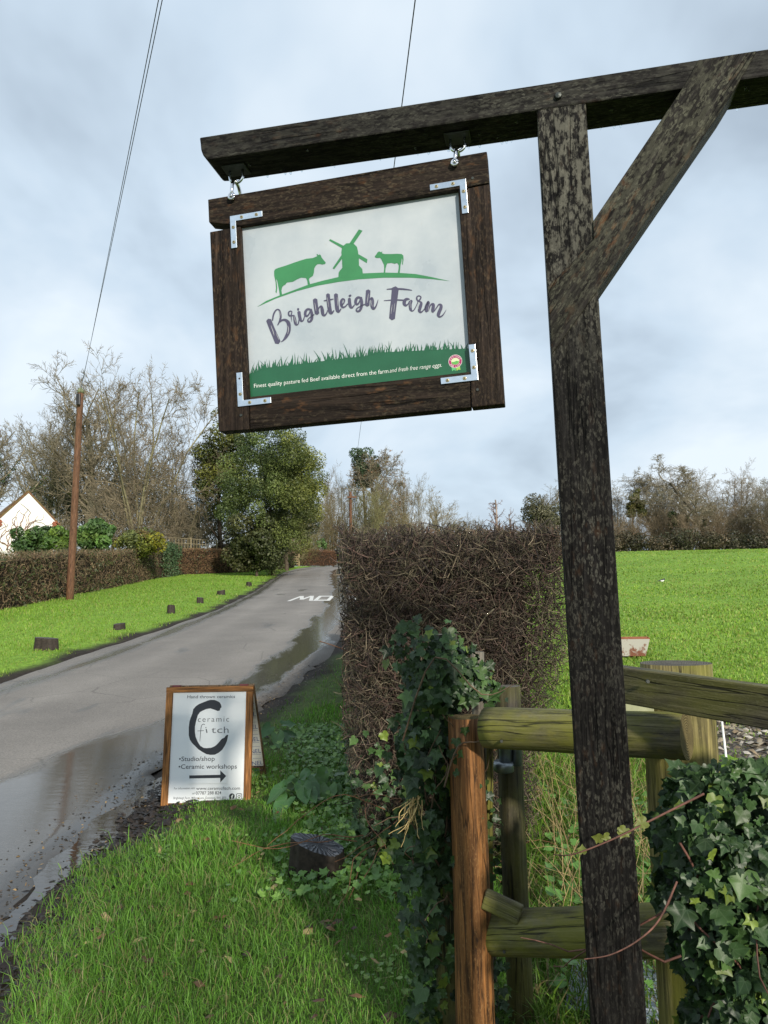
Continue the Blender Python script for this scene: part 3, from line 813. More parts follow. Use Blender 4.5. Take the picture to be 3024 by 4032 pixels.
word1 = [
    _zb([(135, 455, 155), (235, 710, 160), (330, 930, 165), (410, 1120, 175)]),
    _zb([(250, 470, 40), (280, 300, 50), (340, 180, 45), (410, 140, 40), (465, 190, 55), (490, 330, 65), (480, 440, 60), (440, 540, 45), (400, 610, 25)]),
    _zb([(440, 530, 40), (540, 460, 60), (640, 460, 80), (720, 540, 110), (740, 680, 110), (720, 820, 110), (650, 960, 90), (580, 1050, 50), (510, 1105, 20)]),
    _zb([(770, 340, 50), (730, 290, 50), (735, 220, 45), (790, 190, 35), (825, 210, 30), (810, 290, 40), (800, 340, 40)]), _zb([(803, 350, 34), (813, 430, 22), (815, 510, 5)]),
    _zb([(810, 330, 40), (880, 325, 45), (900, 370, 70), (915, 460, 85), (935, 560, 80), (960, 600, 45), (1010, 575, 35), (1035, 480, 35), (1040, 420, 30)]),
    _zb([(1035, 210, 95), (1050, 320, 95), (1075, 420, 90), (1110, 490, 55), (1165, 460, 40), (1200, 350, 30)]), _zb([(1015, 115, 65), (1010, 165, 55)]),
    [(458, 288, 16), (438, 287, 16), (422, 305, 19), (420, 332, 19), (434, 342, 14), (452, 322, 10), (463, 292, 10)],
    [(466, 284, 12), (473, 320, 20), (474, 360, 20), (462, 384, 16), (446, 388, 12), (441, 372, 9), (460, 352, 8), (492, 330, 8)],
    [(500, 206, 32), (506, 260, 32), (516, 322, 32)],
    [(520, 304, 8), (534, 272, 10), (551, 264, 16), (558, 290, 24), (564, 326, 22), (578, 336, 14), (594, 318, 9), (602, 296, 7)],
    [(605, 164, 26), (611, 230, 28), (622, 302, 28), (636, 318, 16), (654, 296, 8)], [(572, 217, 7), (610, 211, 11), (650, 203, 6)],
    [(670, 164, 27), (675, 230, 28), (682, 290, 27), (694, 306, 15), (712, 282, 8)],
    [(716, 256, 8), (734, 236, 9), (740, 212, 11), (726, 202, 12), (714, 220, 19), (714, 250, 20), (726, 270, 15), (746, 264, 10), (766, 242, 8)],
    [(780, 198, 20), (782, 235, 23), (790, 266, 20), (804, 272, 12), (822, 250, 8)], [(778, 178, 14), (792, 173, 15)],
    [(868, 192, 15), (850, 190, 16), (834, 208, 20), (832, 236, 19), (846, 246, 14), (862, 226, 10), (872, 196, 9)],
    [(876, 188, 12), (881, 225, 20), (878, 268, 20), (864, 297, 16), (844, 303, 12), (837, 288, 9), (856, 270, 8), (905, 246, 8)],
    [(934, 134, 32), (930, 190, 32), (926, 254, 32)],
    [(930, 240, 8), (946, 208, 10), (964, 196, 16), (968, 222, 24), (966, 260, 24), (978, 282, 16), (996, 264, 11), (1008, 232, 7), (1015, 208, 3)]]
word2 = [
    [(1155, 114, 50), (1146, 200, 46), (1136, 280, 44), (1128, 362, 42)], [(1085, 123, 6), (1140, 120, 12), (1220, 122, 13), (1290, 131, 6)], [(1062, 216, 5), (1150, 210, 10), (1230, 212, 10), (1272, 204, 7)],
    _za([(380, 440, 50), (310, 435, 70), (255, 490, 100), (240, 570, 100), (280, 620, 80), (340, 600, 40), (400, 500, 35)]),
    _za([(455, 480, 80), (420, 580, 90), (420, 690, 85), (440, 760, 75), (490, 790, 35), (550, 730, 30), (620, 590, 25), (650, 510, 25)]),
    _za([(655, 515, 30), (612, 430, 50), (625, 365, 40), (680, 342, 35), (735, 372, 35), (720, 430, 45), (680, 480, 50), (665, 505, 40)]),
    _za([(680, 500, 40), (745, 540, 60), (738, 600, 90), (708, 700, 95), (690, 780, 90), (730, 830, 55), (790, 790, 35), (850, 720, 30)]),
    _za([(850, 760, 40), (880, 640, 50), (960, 525, 80), (930, 640, 100), (900, 740, 100), (905, 810, 80)]),
    _za([(950, 790, 40), (1010, 640, 40), (1060, 590, 60), (1108, 600, 80), (1098, 700, 100), (1085, 780, 90), (1100, 825, 60)]),
    _za([(1130, 800, 30), (1210, 680, 35), (1270, 600, 45), (1330, 620, 80), (1330, 700, 95), (1275, 830, 100), (1255, 910, 95), (1290, 965, 50), (1370, 930, 40), (1440, 840, 25), (1490, 750, 8)])]
for nm, wd_ in (('lettering_brightleigh', word1), ('lettering_farm', word2)):
    V, Fs = brush(wd_, r3, L1, 1.14)
    link('lettering', mesh_py(nm, V, Fs), board, ink_violet)
streaks = [[(140, 420, 3), (158, 470, 5), (166, 500, 2)], [(182, 480, 2), (196, 515, 4), (204, 535, 2)], [(212, 300, 2), (214, 330, 4), (210, 360, 2)], [(276, 420, 2), (284, 450, 5), (276, 490, 2)], [(498, 235, 2), (504, 270, 4), (508, 300, 2)], [(600, 190, 2), (606, 230, 3), (612, 270, 2)], [(680, 190, 2), (684, 230, 3), (686, 260, 2)],
           [(936, 160, 2), (930, 200, 4), (926, 235, 2)], [(1130, 250, 2), (1124, 290, 4), (1120, 325, 2)], [(1150, 240, 2), (1146, 280, 3), (1142, 310, 2)], [(330, 340, 2), (336, 370, 4), (342, 395, 2)], [(964, 215, 2), (962, 245, 3), (968, 265, 2)], [(1278, 220, 2), (1275, 250, 3), (1280, 275, 2)], [(1428, 265, 2), (1426, 285, 3), (1424, 300, 2)], [(1345, 230, 2), (1342, 260, 3), (1345, 285, 2)]]
V, Fs = brush(streaks, r3, L2 - 0.0002, 1)
link('brush_streaks', mesh_py('brush_streaks', V, Fs), board, printmat('bare_board_grey', (0.42, 0.43, 0.45)), 'stuff')
# grass band
gl = [(-50, 800), (0, 788), (100, 750), (350, 722), (600, 690), (760, 670), (900, 655), (1020, 625), (1220, 615), (1450, 605), (1700, 594), (1790, 590)]
gx = np.array([p[0] for p in gl]); gy = np.array([p[1] for p in gl])
iL = iBL[0] - 0.004; iRr = iBR[0] + 0.004; iB = min(iBL[1], iBR[1])
topu = [r3(x, np.interp(x, gx, gy) + 14) for x in np.arange(-46, 1790, 12)]
topu = [p for p in topu if iBL[0] - 0.005 < p[0] < iBR[0] + 0.004]
band = [inset(iBL, -0.005, -0.005), inset(iBR, 0.004, -0.005)] + topu[::-1]
gband = link('grass_print', flat_me('grass_print', band, L1), board, ink_dark)
r = np.random.default_rng(8)
V, Fs = [], []
for k in range(230):
    x = r.uniform(-40, 1745); yb = np.interp(x, gx, gy) + 18
    hh = (30 + 70 * r.random() ** 2.2) * (1.5 if r.random() < 0.06 else 1); wd_ = r.uniform(7, 15); ln = r.normal(0.05, 0.28) * hh
    q = [r3(x - wd_ / 2, yb), r3(x + wd_ / 2, yb), r3(x + wd_ * 0.28 + ln * 0.45, yb - hh * 0.55), r3(x - wd_ * 0.28 + ln * 0.45, yb - hh * 0.55), r3(x + ln, yb - hh)]
    if q[1][0] > iBR[0] + 0.002 or q[0][0] < iBL[0] - 0.004: continue
    b = len(V); V += [(p[0], L1 - 0.0001 - 0.000001 * k, p[1]) for p in q]; Fs += [(b, b + 1, b + 2, b + 3), (b + 3, b + 2, b + 4)]
link('grass_blades_print', mesh_py('grass_blades_print', V, Fs), board, ink_dark)
deep = [inset(iBL, 0.0, -0.005), inset(iBR, 0.0, -0.005)]
ur = np.linspace(iBR[0], iBL[0], 40)
deep += [(u_, iBL[1] + (iBR[1] - iBL[1]) * (u_ - iBL[0]) / (iBR[0] - iBL[0]) + 0.020 + 0.004 * math.sin(u_ * 60) + 0.003 * math.sin(u_ * 141)) for u_ in ur]
link('grass_base_print', flat_me('grass_base_print', deep, L2 + 0.0001), board, ink_deep)  # darker green strip printed along the lower edge

def text_mesh(s, shear=0.0, off=0.0, spacing=1.0):
    cu = bpy.data.curves.new('txt', 'FONT')
    cu.body = s; cu.size = 1.0; cu.shear = shear; cu.offset = off; cu.space_character = spacing; cu.resolution_u = 3
    ob = bpy.data.objects.new('txt', cu); COL.objects.link(ob)
    me_ = bpy.data.meshes.new_from_object(ob.evaluated_get(bpy.context.evaluated_depsgraph_get()))
    bpy.data.objects.remove(ob); bpy.data.curves.remove(cu)
    V = np.array([v_.co[:] for v_ in me_.vertices]); Fs = [tuple(p.vertices) for p in me_.polygons]
    bpy.data.meshes.remove(me_)
    return V, Fs
def fit_text(name, s, p0, p1, y, parent, mat, hscale=1.0, shear=0.0, off=0.0, spacing=1.0, cap=None):
    """text whose baseline runs from p0 to p1 (u, v on the board)"""
    V, Fs = text_mesh(s, shear, off, spacing)
    x0, x1 = V[:, 0].min(), V[:, 0].max()
    du = np.array([p1[0] - p0[0], p1[1] - p0[1]]); L = np.linalg.norm(du); du /= L; nv = np.array([-du[1], du[0]])
    k = L / (x1 - x0); kv = k * hscale if cap is None else cap / 0.70
    W = [(p0[0] + du[0] * (v_[0] - x0) * k + nv[0] * v_[1] * kv, y, p0[1] + du[1] * (v_[0] - x0) * k + nv[1] * v_[1] * kv) for v_ in V]
    return link(name, mesh_py(name, W, Fs), parent, mat)
ta, tb, tm = r6(668, 590), r5(1043, 343), r5(545, 400)
fit_text('slogan', 'Finest quality pasture fed Beef available direct from the farm', ta, tm, L3, board, ink_white, off=-0.006, cap=0.0112)
fit_text('slogan_italic', 'and fresh free range eggs.', r5(556, 398), tb, L3, board, ink_white, shear=0.3, off=-0.008, cap=0.0112)
# rosette
bc = r5(1168, 292); br_ = abs(r5(1232, 292)[0] - bc[0])
def circ(c, r_, n=28, ry=None): return [(c[0] + r_ * math.cos(2 * math.pi * k / n), c[1] + (ry or r_) * math.sin(2 * math.pi * k / n)) for k in range(n)]
link('badge_ribbon', flat_me('badge_ribbon', [inset(bc, -0.6 * br_, -0.6 * br_), inset(bc, -0.5 * br_, -1.45 * br_), inset(bc, -0.25 * br_, -1.25 * br_), inset(bc, 0.02 * br_, -1.45 * br_), inset(bc, 0.1 * br_, -0.6 * br_)], L2), board, printmat('ribbon_green_ink', (0.10, 0.42, 0.15)))
link('badge_ribbon', flat_me('badge_ribbon', [inset(bc, 0.0, -0.6 * br_), inset(bc, 0.18 * br_, -1.45 * br_), inset(bc, 0.45 * br_, -1.25 * br_), inset(bc, 0.72 * br_, -1.35 * br_), inset(bc, 0.62 * br_, -0.6 * br_)], L2 - 0.0001), board, ink_lime)
link('badge_rim', flat_me('badge_rim', circ(bc, br_), L2 - 0.0002), board, ink_white)
link('badge_ring', flat_me('badge_ring', circ(bc, br_ * 0.95), L2 - 0.0003), board, ink_pink)
link('badge_centre', flat_me('badge_centre', circ(bc, br_ * 0.60, ry=br_ * 0.52), L2 - 0.0004), board, printmat('badge_pale_ink', (0.62, 0.70, 0.42)))
link('badge_field', flat_me('badge_field', [inset(bc, -0.58 * br_, -0.05 * br_), inset(bc, -0.4 * br_, -0.38 * br_), inset(bc, 0, -0.5 * br_), inset(bc, 0.4 * br_, -0.38 * br_), inset(bc, 0.58 * br_, -0.05 * br_), inset(bc, 0.2 * br_, 0.06 * br_), inset(bc, -0.2 * br_, -0.08 * br_)], L2 - 0.0005), board, printmat('badge_green_ink', (0.12, 0.40, 0.08)))
def arc_text(s, a0, a1, rad, flip=False):
    V, Fs = [], []
    for k, ch in enumerate(s):
        if ch == ' ': continue
        a_ = a0 + (a1 - a0) * k / (len(s) - 1)
        tv, tf = text_mesh(ch)
        cx = (tv[:, 0].min() + tv[:, 0].max()) / 2
        sc_ = br_ * 0.36
        rot = a_ - math.pi / 2 if not flip else a_ + math.pi / 2
        b = len(V)
        for v_ in tv:
            lx, ly = (v_[0] - cx) * sc_, (v_[1] - 0.36) * sc_
            V.append((bc[0] + rad * math.cos(a_) + lx * math.cos(rot) - ly * math.sin(rot), L3, bc[1] + rad * math.sin(a_) + lx * math.sin(rot) + ly * math.cos(rot)))
        Fs += [tuple(i_ + b for i_ in f) for f in tf]
    return V, Fs
V, Fs = arc_text('PASTURE', R_(160), R_(20), br_ * 0.77); V2, F2 = arc_text('FOR LIFE', R_(215), R_(325), br_ * 0.77, True)
link('badge_lettering', join_me('badge_lettering', [(V, Fs), (V2, F2)]), board, ink_white)
# L-shaped corner brackets with screws
def bracket(corner, su, sv, arm, wd_, screws, missing=()):
    """corner: outer elbow; arms run su along u and sv along v"""
    du = lerp(iTL, iTR, 1); eu = np.array([iTR[0] - iTL[0], iTR[1] - iTL[1]]); eu /= np.linalg.norm(eu)
    ev = np.array([iTL[0] - iBL[0], iTL[1] - iBL[1]]); ev /= np.linalg.norm(ev)
    def q(a_, b_): return tuple(np.array(corner) + eu * su * a_ + ev * sv * b_)
    pl = [q(0, 0), q(arm[0], 0), q(arm[0], wd_), q(wd_, wd_), q(wd_, arm[1]), q(0, arm[1])]
    if su * sv < 0: pl = pl[::-1]
    ob = link('corner_bracket', prism_me('corner_bracket', pl, -0.0022, 0.0012, 0.0006), hs, mat_steel)
    for k, (a_, b_) in enumerate(screws):
        p = q(a_, b_)
        if k in missing:
            s_ = link('screw_hole', disc_me('screw_hole', 0.0028, -0.0022, -0.0026, 12), ob, mat_slot); s_.location = (p[0], 0, p[1]); continue
        s_ = link('screw', disc_me('screw', 0.0049, -0.0022, -0.0040, 14, 0.0004), ob, mat_brass); s_.location = (p[0], 0, p[1])
        an = r.uniform(0, 1.5)
        cv, cf = [], []
        for t in (0, math.pi / 2):
            c_, n_ = math.cos(an + t), math.sin(an + t)
            b = len(cv); L_, w_ = 0.0027, 0.00065
            cv += [(c_ * L_ - n_ * w_, -0.0047 - 0.0001 * (t > 0), n_ * L_ + c_ * w_), (-c_ * L_ - n_ * w_, -0.0047 - 0.0001 * (t > 0), -n_ * L_ + c_ * w_), (-c_ * L_ + n_ * w_, -0.0047 - 0.0001 * (t > 0), -n_ * L_ - c_ * w_), (c_ * L_ + n_ * w_, -0.0047 - 0.0001 * (t > 0), n_ * L_ - c_ * w_)]
            cf.append((b, b + 1, b + 2, b + 3))
        k_ = link('screw_slot', mesh_py('screw_slot', cv, cf), ob, mat_slot); k_.location = (p[0], 0, p[1])
AL = abs(r1(905, 1110, WS)[0] - r1(485, 1170, WS)[0]); AV = abs(r1(485, 1170, WS)[1] - r1(515, 1590, WS)[1]); BW = 0.0165
scr = [(AL * 0.36, BW * 0.5), (AL * 0.82, BW * 0.5), (BW * 0.5, AV * 0.36), (BW * 0.5, AV * 0.82)]
bracket(r1(485, 1170, WS), 1, -1, (AL, AV), BW, scr)
bracket(r2(775, 845, WS), -1, -1, (AL, AV), BW, scr)
bracket(r5(1383, 467) if False else on_plane(1300 + 1383 / 2.37, 1300 + 467 / 2.37, WS), -1, 1, (AL, AV), BW, scr)
bracket(on_plane(800 + 457 / 3.318, 1350 + 838 / 3.318, WS), 1, 1, (AL, AV), BW, scr, (3,))
# frame peg and nail marks
for p in (r2(865, 835, WS), on_plane(1300 + 1375 / 2.37, 1300 + 555 / 2.37, WS), on_plane(800 + 495 / 3.318, 1350 + 945 / 3.318, WS)):
    s_ = link('nail_head', disc_me('nail_head', 0.0045, 0.0015, -0.0015, 8), hs, mat_dark_iron); s_.location = (p[0], 0, p[1])
# bow shackles: bolt through the frame, bow up through the eye
for (sx, sz) in (r1(522, 930, WS), r2(637, 655, WS)):
    topv = bot - GO[2] * 0 - 0.040
    ue = eyes[0] if sx < -0.5 else eyes[1]
    wc = WSH - WS
    pts = [(sx, -0.008, sz)]
    n = 16
    a_, b_ = (wc + 0.008 + 0.002), topv - sz
    for k in range(1, n):
        t = math.pi * k / n
        y_ = wc - (wc + 0.008) * math.cos(t)
        z_ = sz + (topv - sz) * min(1.0, math.sin(t) ** 0.55)
        x_ = sx + (ue - sx) * (z_ - sz) / max(topv - sz, 1e-4)
        pts.append((x_, y_, z_))
    pts.append((sx, 2 * wc + 0.008, sz))
    sh = link('shackle', rope_me('shackle', pts, 0.0052, 10), hs, mat_chrome)
    link('shackle_pin', rope_me('shackle_pin', [(sx, -0.017, sz), (sx, -0.012, sz), (sx, -0.011, sz), (sx, 2 * wc + 0.013, sz)], [0.0045, 0.0048, 0.0045, 0.0045], 10), sh, mat_chrome)
    link('shackle_eye', rope_me('shackle_eye', ring_pts((sx, -0.010, sz), (1, 0, 0), (0, 0, 1), 0.0078, 0.0078, 0, 2 * math.pi, 16), 0.0036, 8), sh, mat_chrome)

# ------------------------------------------------------------------ sandwich board
mat_oak = timber('orange_stained_pine', 2, base=(0.23, 0.10, 0.028), light=(0.34, 0.17, 0.05), warm=(0.10, 0.035, 0.01), lichen=0.25, warmth=0.6)
mat_oak_h = timber('orange_stained_pine_rail', 0, base=(0.23, 0.10, 0.028), light=(0.34, 0.17, 0.05), warm=(0.10, 0.035, 0.01), lichen=0.25, warmth=0.6)
mat_oak_old = timber('weathered_pine_leg', 2, base=(0.10, 0.065, 0.035), light=(0.2, 0.16, 0.1), lichen=0.4, warmth=0.3)
AO = np.array([-1.69, 5.84, 0.0]); AO[2] = gz(-1.35, 5.9) + 0.012
TILT = math.atan2(0.135, 0.99)
ab = empty('sandwich_board', (0, 0, 0), 0, 'wooden A-frame sandwich board advertising ceramics on the grass verge', 'sign board')
AYAW = R_(-1.5)
AM = Matrix.Translation(AO) @ Matrix.Rotation(AYAW, 4, 'Z') @ Matrix.Rotation(-TILT, 4, 'X')
ab.matrix_world = AM
_am = np.array(AM); _ao = _am[:3, 3]; _ax = _am[:3, 0]; _ay = _am[:3, 1]; _az = _am[:3, 2]
def r7(x, y, w=0.0):
    d = ray((600 + x / 3.016) / S_, (2650 + y / 3.016) / S_)
    p0 = _ao + _ay * w
    t = ((p0 - CAM) @ _ay) / (d @ _ay)
    P = CAM + d * t - _ao
    return (float(P @ _ax), float(P @ _az))
aTL, aTR, aBR, aBL = r7(165, 165), r7(1192, 155), r7(1165, 1600), r7(95, 1628)
uL, uR = (aTL[0] + aBL[0]) / 2, (aTR[0] + aBR[0]) / 2; vT = (aTL[1] + aTR[1]) / 2; vB = (aBL[1] + aBR[1]) / 2
pTL, pBR = r7(250, 235), r7(1083, 1535)
sw = 0.052; rw_t = vT - pTL[1]; rw_b = pBR[1] - vB
D_ = 0.032
link('frame_stile', box_me('frame_stile', (uL, 0, vB - 0.05), (uL + sw, D_, vT - rw_t), 0.003), ab, mat_oak)
link('frame_stile', box_me('frame_stile', (uR - sw, 0, vB - 0.05), (uR, D_, vT - rw_t), 0.003), ab, mat_oak)
link('frame_rail', box_me('frame_rail', (uL - 0.001, -0.001, vT - rw_t + 0.001), (uR + 0.001, D_ + 0.001, vT), 0.003), ab, mat_oak_h)
link('frame_rail', box_me('frame_rail', (uL + sw + 0.001, 0.002, vB), (uR - sw - 0.001, D_, vB + rw_b), 0.003), ab, mat_oak_h)
am = Mt('white_printed_panel', 0.35, (0.78, 0.80, 0.80), 0.5)
an_ = am.noise(am.co('Object'), 4, 3, 0.6); am.color(am.ramp(an_, [(0.3, (0.72, 0.76, 0.78)), (0.7, (0.80, 0.82, 0.82))])); am.bump(an_, 0.12, 0.004)
PA = 0.010
apan = link('panel', box_me('panel', (uL + sw - 0.006, PA, vB + rw_b - 0.006), (uR - sw + 0.006, PA + 0.004, vT - rw_t + 0.006)), ab, am.m)
ink_black = printmat('black_ink', (0.018, 0.02, 0.026)); ink_grey = printmat('grey_ink', (0.07, 0.075, 0.085)); ink_pale = printmat('pale_grey_ink', (0.16, 0.17, 0.18))
def a7(x, y): return r7(x, y, PA)
A1 = PA - 0.0007
logo = [(822, 405), (815, 375), (800, 350), (770, 332), (740, 320), (690, 318), (650, 330), (600, 350), (555, 368), (515, 395), (485, 430), (475, 480), (455, 530), (440, 580), (432, 650), (432, 740), (445, 790), (470, 830), (505, 865), (545, 905), (590, 935), (640, 962), (690, 972), (740, 970), (790, 945), (830, 910), (860, 865), (885, 810), (900, 740), (890, 732), (870, 745), (855, 768), (825, 780), (800, 810), (770, 845), (740, 870), (700, 887), (650, 892), (610, 890), (570, 865), (540, 820), (515, 760), (505, 700), (505, 640), (515, 590), (525, 550), (540, 500), (565, 465), (600, 445), (640, 428), (690, 420), (720, 430), (750, 440), (775, 452), (800, 445), (808, 420)]
link('logo', flat_me('logo', [a7(*p) for p in logo][::-1], A1), apan, ink_black)
def atext(nm, s, x0, x1, yb, capx, ink, off=0.006, y=None, **k):
    cap_ = abs(a7(x0, yb)[1] - a7(x0, yb - capx)[1])
    return fit_text(nm, s, a7(x0, yb), a7(x1, yb - 4), A1 - 0.0003, apan, ink, off=off, cap=cap_, **k)
atext('heading', 'Hand thrown ceramics', 415, 982, 300, 36, ink_grey)
atext('logo_lettering', 'ceramic', 540, 910, 581, 66, ink_grey, off=-0.008, spacing=1.25)
for ch, xa, xb in (('i', 641, 656), ('t', 702, 756), ('c', 770, 832), ('h', 850, 905)): atext('logo_lettering', ch, xa, xb, 714, 80, ink_grey, off=-0.008)
V, Fs = brush([[(622, 612, 7), (600, 608, 7), (582, 632, 7), (574, 690, 7), (568, 760, 6), (564, 812, 4)], [(535, 688, 5), (575, 686, 6), (612, 683, 5)]], a7, A1 - 0.0003, 1)
link('logo_lettering', mesh_py('logo_lettering_f', V, Fs), apan, ink_grey)
atext('offer_line', '\u2022Studio/shop', 315, 740, 1046, 54, ink_grey)
atext('offer_line', '\u2022Ceramic workshops', 310, 1003, 1138, 54, ink_grey)
atext('contact_line', 'For information visit:', 257, 507, 1382, 24, ink_pale)
atext('contact_line', 'www.ceramicfitch.com', 520, 1040, 1388, 36, ink_grey)
atext('contact_line', 'tel:', 472, 507, 1442, 24, ink_pale)
atext('contact_line', '07787 288 824', 515, 817, 1444, 38, ink_grey)
atext('address_line', 'Brightleigh Farm, Millers Lane, Outwood, RH1 5PY', 250, 875, 1497, 27, ink_pale)
arr = [(440, 1215), (808, 1208), (808, 1155), (878, 1222), (808, 1300), (808, 1245), (440, 1252)]
pl = [a7(430, 1315), a7(885, 1308), a7(890, 1148), a7(434, 1152)]
apl = link('arrow_plate', prism_me('arrow_plate', pl, PA - 0.004, PA - 0.0005, 0.0004), ab, am.m)
link('arrow', flat_me('arrow', [a7(*p) for p in arr][::-1], PA - 0.0048), apl, ink_black)
fc = a7(944, 1465); fr = abs(a7(978, 1465)[0] - fc[0])
link('round_icon', flat_me('round_icon', circ(fc, fr), A1 - 0.0001), apan, ink_black)
V, Fs = text_mesh('f', 0, 0.03)
V = np.array(V); cx = (V[:, 0].min() + V[:, 0].max()) / 2
link('round_icon_letter', mesh_py('round_icon_letter', [(fc[0] + fr * 0.12 + (v_[0] - cx) * fr * 2.1, A1 - 0.0005, fc[1] - fr * 0.95 + v_[1] * fr * 2.1) for v_ in V], Fs), apan, ink_white)
ic = a7(1030, 1465)
def rsq(c, s, rr, n=6):
    out = []
    for qx, qy, a0 in ((1, 1, 0), (-1, 1, 90), (-1, -1, 180), (1, -1, 270)):
        for k in range(n + 1):
            t = R_(a0 + 90 * k / n); out.append((c[0] + qx * (s - rr) + rr * math.cos(t), c[1] + qy * (s - rr) + rr * math.sin(t)))
    return out
link('camera_icon', flat_me('camera_icon', rsq(ic, fr, fr * 0.45), A1 - 0.0001), apan, ink_black)
link('camera_icon_inner', flat_me('camera_icon_inner', rsq(ic, fr * 0.8, fr * 0.3), A1 - 0.0003), apan, am.m)
link('camera_icon_ring', flat_me('camera_icon_ring', circ(ic, fr * 0.48), A1 - 0.0005), apan, ink_black)
link('camera_icon_lens', flat_me('camera_icon_lens', circ(ic, fr * 0.3), A1 - 0.0007), apan, am.m)
link('camera_icon_dot', flat_me('camera_icon_dot', circ(inset(ic, fr * 0.5, fr * 0.5), fr * 0.1), A1 - 0.0007), apan, ink_black)
# hinged back leg of the board
link('top_strip', box_me('top_strip', (uL + 0.02, D_ + 0.003, vT - 0.028), (uR - 0.01, D_ + 0.045, vT + 0.012), 0.003), ab, mat_oak_old)
for ua in (uL + 0.04, uR - 0.105):
    link('hinge', box_me('hinge', (ua, 0.012, vT + 0.0005), (ua + 0.062, D_ + 0.034, vT + 0.0145), 0.0015), ab, plain('rust_red_hinge', (0.12, 0.035, 0.04), 0.55, 0.5))
sp = 2 * TILT + R_(25)
RL = 0.93
rear_u = np.array([0, math.sin(sp), -math.cos(sp)])
bx = lambda nm, a0, a1, t0, t1, e0, e1, mt: None
def rear_box(nm, u0_, u1_, s0, s1, d0, d1, mt, parent=None):
    """s down the back leg from the hinge, d through its thickness"""
    V = []
    nrm = np.array([0, math.cos(sp), math.sin(sp)])
    base_ = np.array([0, D_ + 0.02, vT - 0.004])
    for u_ in (u0_, u1_):
        for s_ in (s0, s1):
            for d in (d0, d1):
                P = base_ + rear_u * s_ + nrm * d; V.append((u_, P[1], P[2]))
    Fs = [(0, 1, 3, 2), (4, 6, 7, 5), (0, 4, 5, 1), (2, 3, 7, 6), (0, 2, 6, 4), (1, 5, 7, 3)]
    return link(nm, mesh_py(nm, V, Fs), parent or ab, mt)
rear_box('rear_stile', uL + 0.004, uL + sw, 0.0, RL, 0, D_, mat_oak_old); rear_box('rear_stile', uR - sw, uR - 0.004, 0.0, RL, 0, D_, mat_oak_old)
rear_box('rear_rail', uL + sw + 0.001, uR - sw - 0.001, 0.005, 0.05, 0.001, D_ - 0.001, mat_oak_old); rear_box('rear_rail', uL + sw + 0.001, uR - sw - 0.001, RL - 0.16, RL - 0.10, 0.001, D_ - 0.001, mat_oak_old)
rp = rear_box('rear_panel', uL + 0.03, uR - 0.012, 0.03, RL - 0.13, -0.005, -0.001, plain('bare_composite_sheet', (0.50, 0.52, 0.50), 0.5, 0, 0.4, 0.08, 6))
ink_blue = printmat('maker_blue_ink', (0.03, 0.06, 0.20))
tv, tf = text_mesh('ALUPANEL'); tv = np.array(tv); tw = tv[:, 0].max()
V, Fs = [], []
nrm = np.array([0, math.cos(sp), math.sin(sp)]); base_ = np.array([0, D_ + 0.02, vT - 0.004])
for k in range(6):
    s0 = 0.16 + 0.125 * k; b = len(V)
    for v_ in tv:
        lu = (v_[0] / tw - 1.0) * 0.24; ls = -v_[1] * 0.062
        s_ = s0 + ls + (-0.12) * lu * 1.2
        P = base_ + rear_u * s_ + nrm * (-0.0062); V.append((uR - 0.016 + lu + 0.03 * 0, P[1], P[2]))
    Fs += [tuple(i_ + b for i_ in f) for f in tf]
    for s1 in (s0 + 0.02, s0 + 0.062):
        b = len(V)
        for (u_, ss_) in ((uR - 0.09, s1), (uR - 0.02, s1 - 0.004), (uR - 0.02, s1 - 0.0015), (uR - 0.09, s1 + 0.0025)):
            P = base_ + rear_u * ss_ + nrm * (-0.0062); V.append((u_, P[1], P[2]))
        Fs.append((b, b + 1, b + 2, b + 3))
link('maker_print', mesh_py('maker_print', V, Fs), rp, ink_blue)

# ------------------------------------------------------------------ log fence beside the post
def log_me(name, L, r0, r1, seed=0, n=18, m=14, rough=0.04, flat=0.0):
    """log along local +X with uneven sides and two end faces (slot 1)"""
    rr = np.random.default_rng(seed)
    ph = rr.uniform(0, 6.28, 6)
    V, Fs, mi = [], [], []
    for i_ in range(m + 1):
        t = i_ / m; R0 = r0 + (r1 - r0) * t
        for k in range(n):
            a_ = 2 * math.pi * k / n
            q = R0 * (1 + rough * (math.sin(2 * a_ + ph[0] + 1.5 * t) + 0.6 * math.sin(3 * a_ + ph[1] - 2 * t) + 0.5 * math.sin(7 * t + ph[2] + a_)))
            z_ = q * math.sin(a_)
            if flat: z_ = max(z_, -R0 * flat)
            V.append((t * L, q * math.cos(a_), z_))
    for i_ in range(m):
        for k in range(n):
            k2 = (k + 1) % n
            Fs.append((i_ * n + k, i_ * n + k2, (i_ + 1) * n + k2, (i_ + 1) * n + k)); mi.append(0)
    c0 = len(V); V.append((0.0, 0, 0)); c1 = len(V); V.append((L, 0, 0))
    for k in range(n):
        k2 = (k + 1) % n
        Fs.append((c0, k2, k)); mi.append(1)
        Fs.append((c1, m * n + k, m * n + k2)); mi.append(1)
    me_ = mesh_py(name, V, Fs)
    me_.polygons.foreach_set('material_index', np.array(mi, dtype=np.int32))
    me_.polygons.foreach_set('use_smooth', np.array([x == 0 for x in mi], dtype=bool))
    return me_
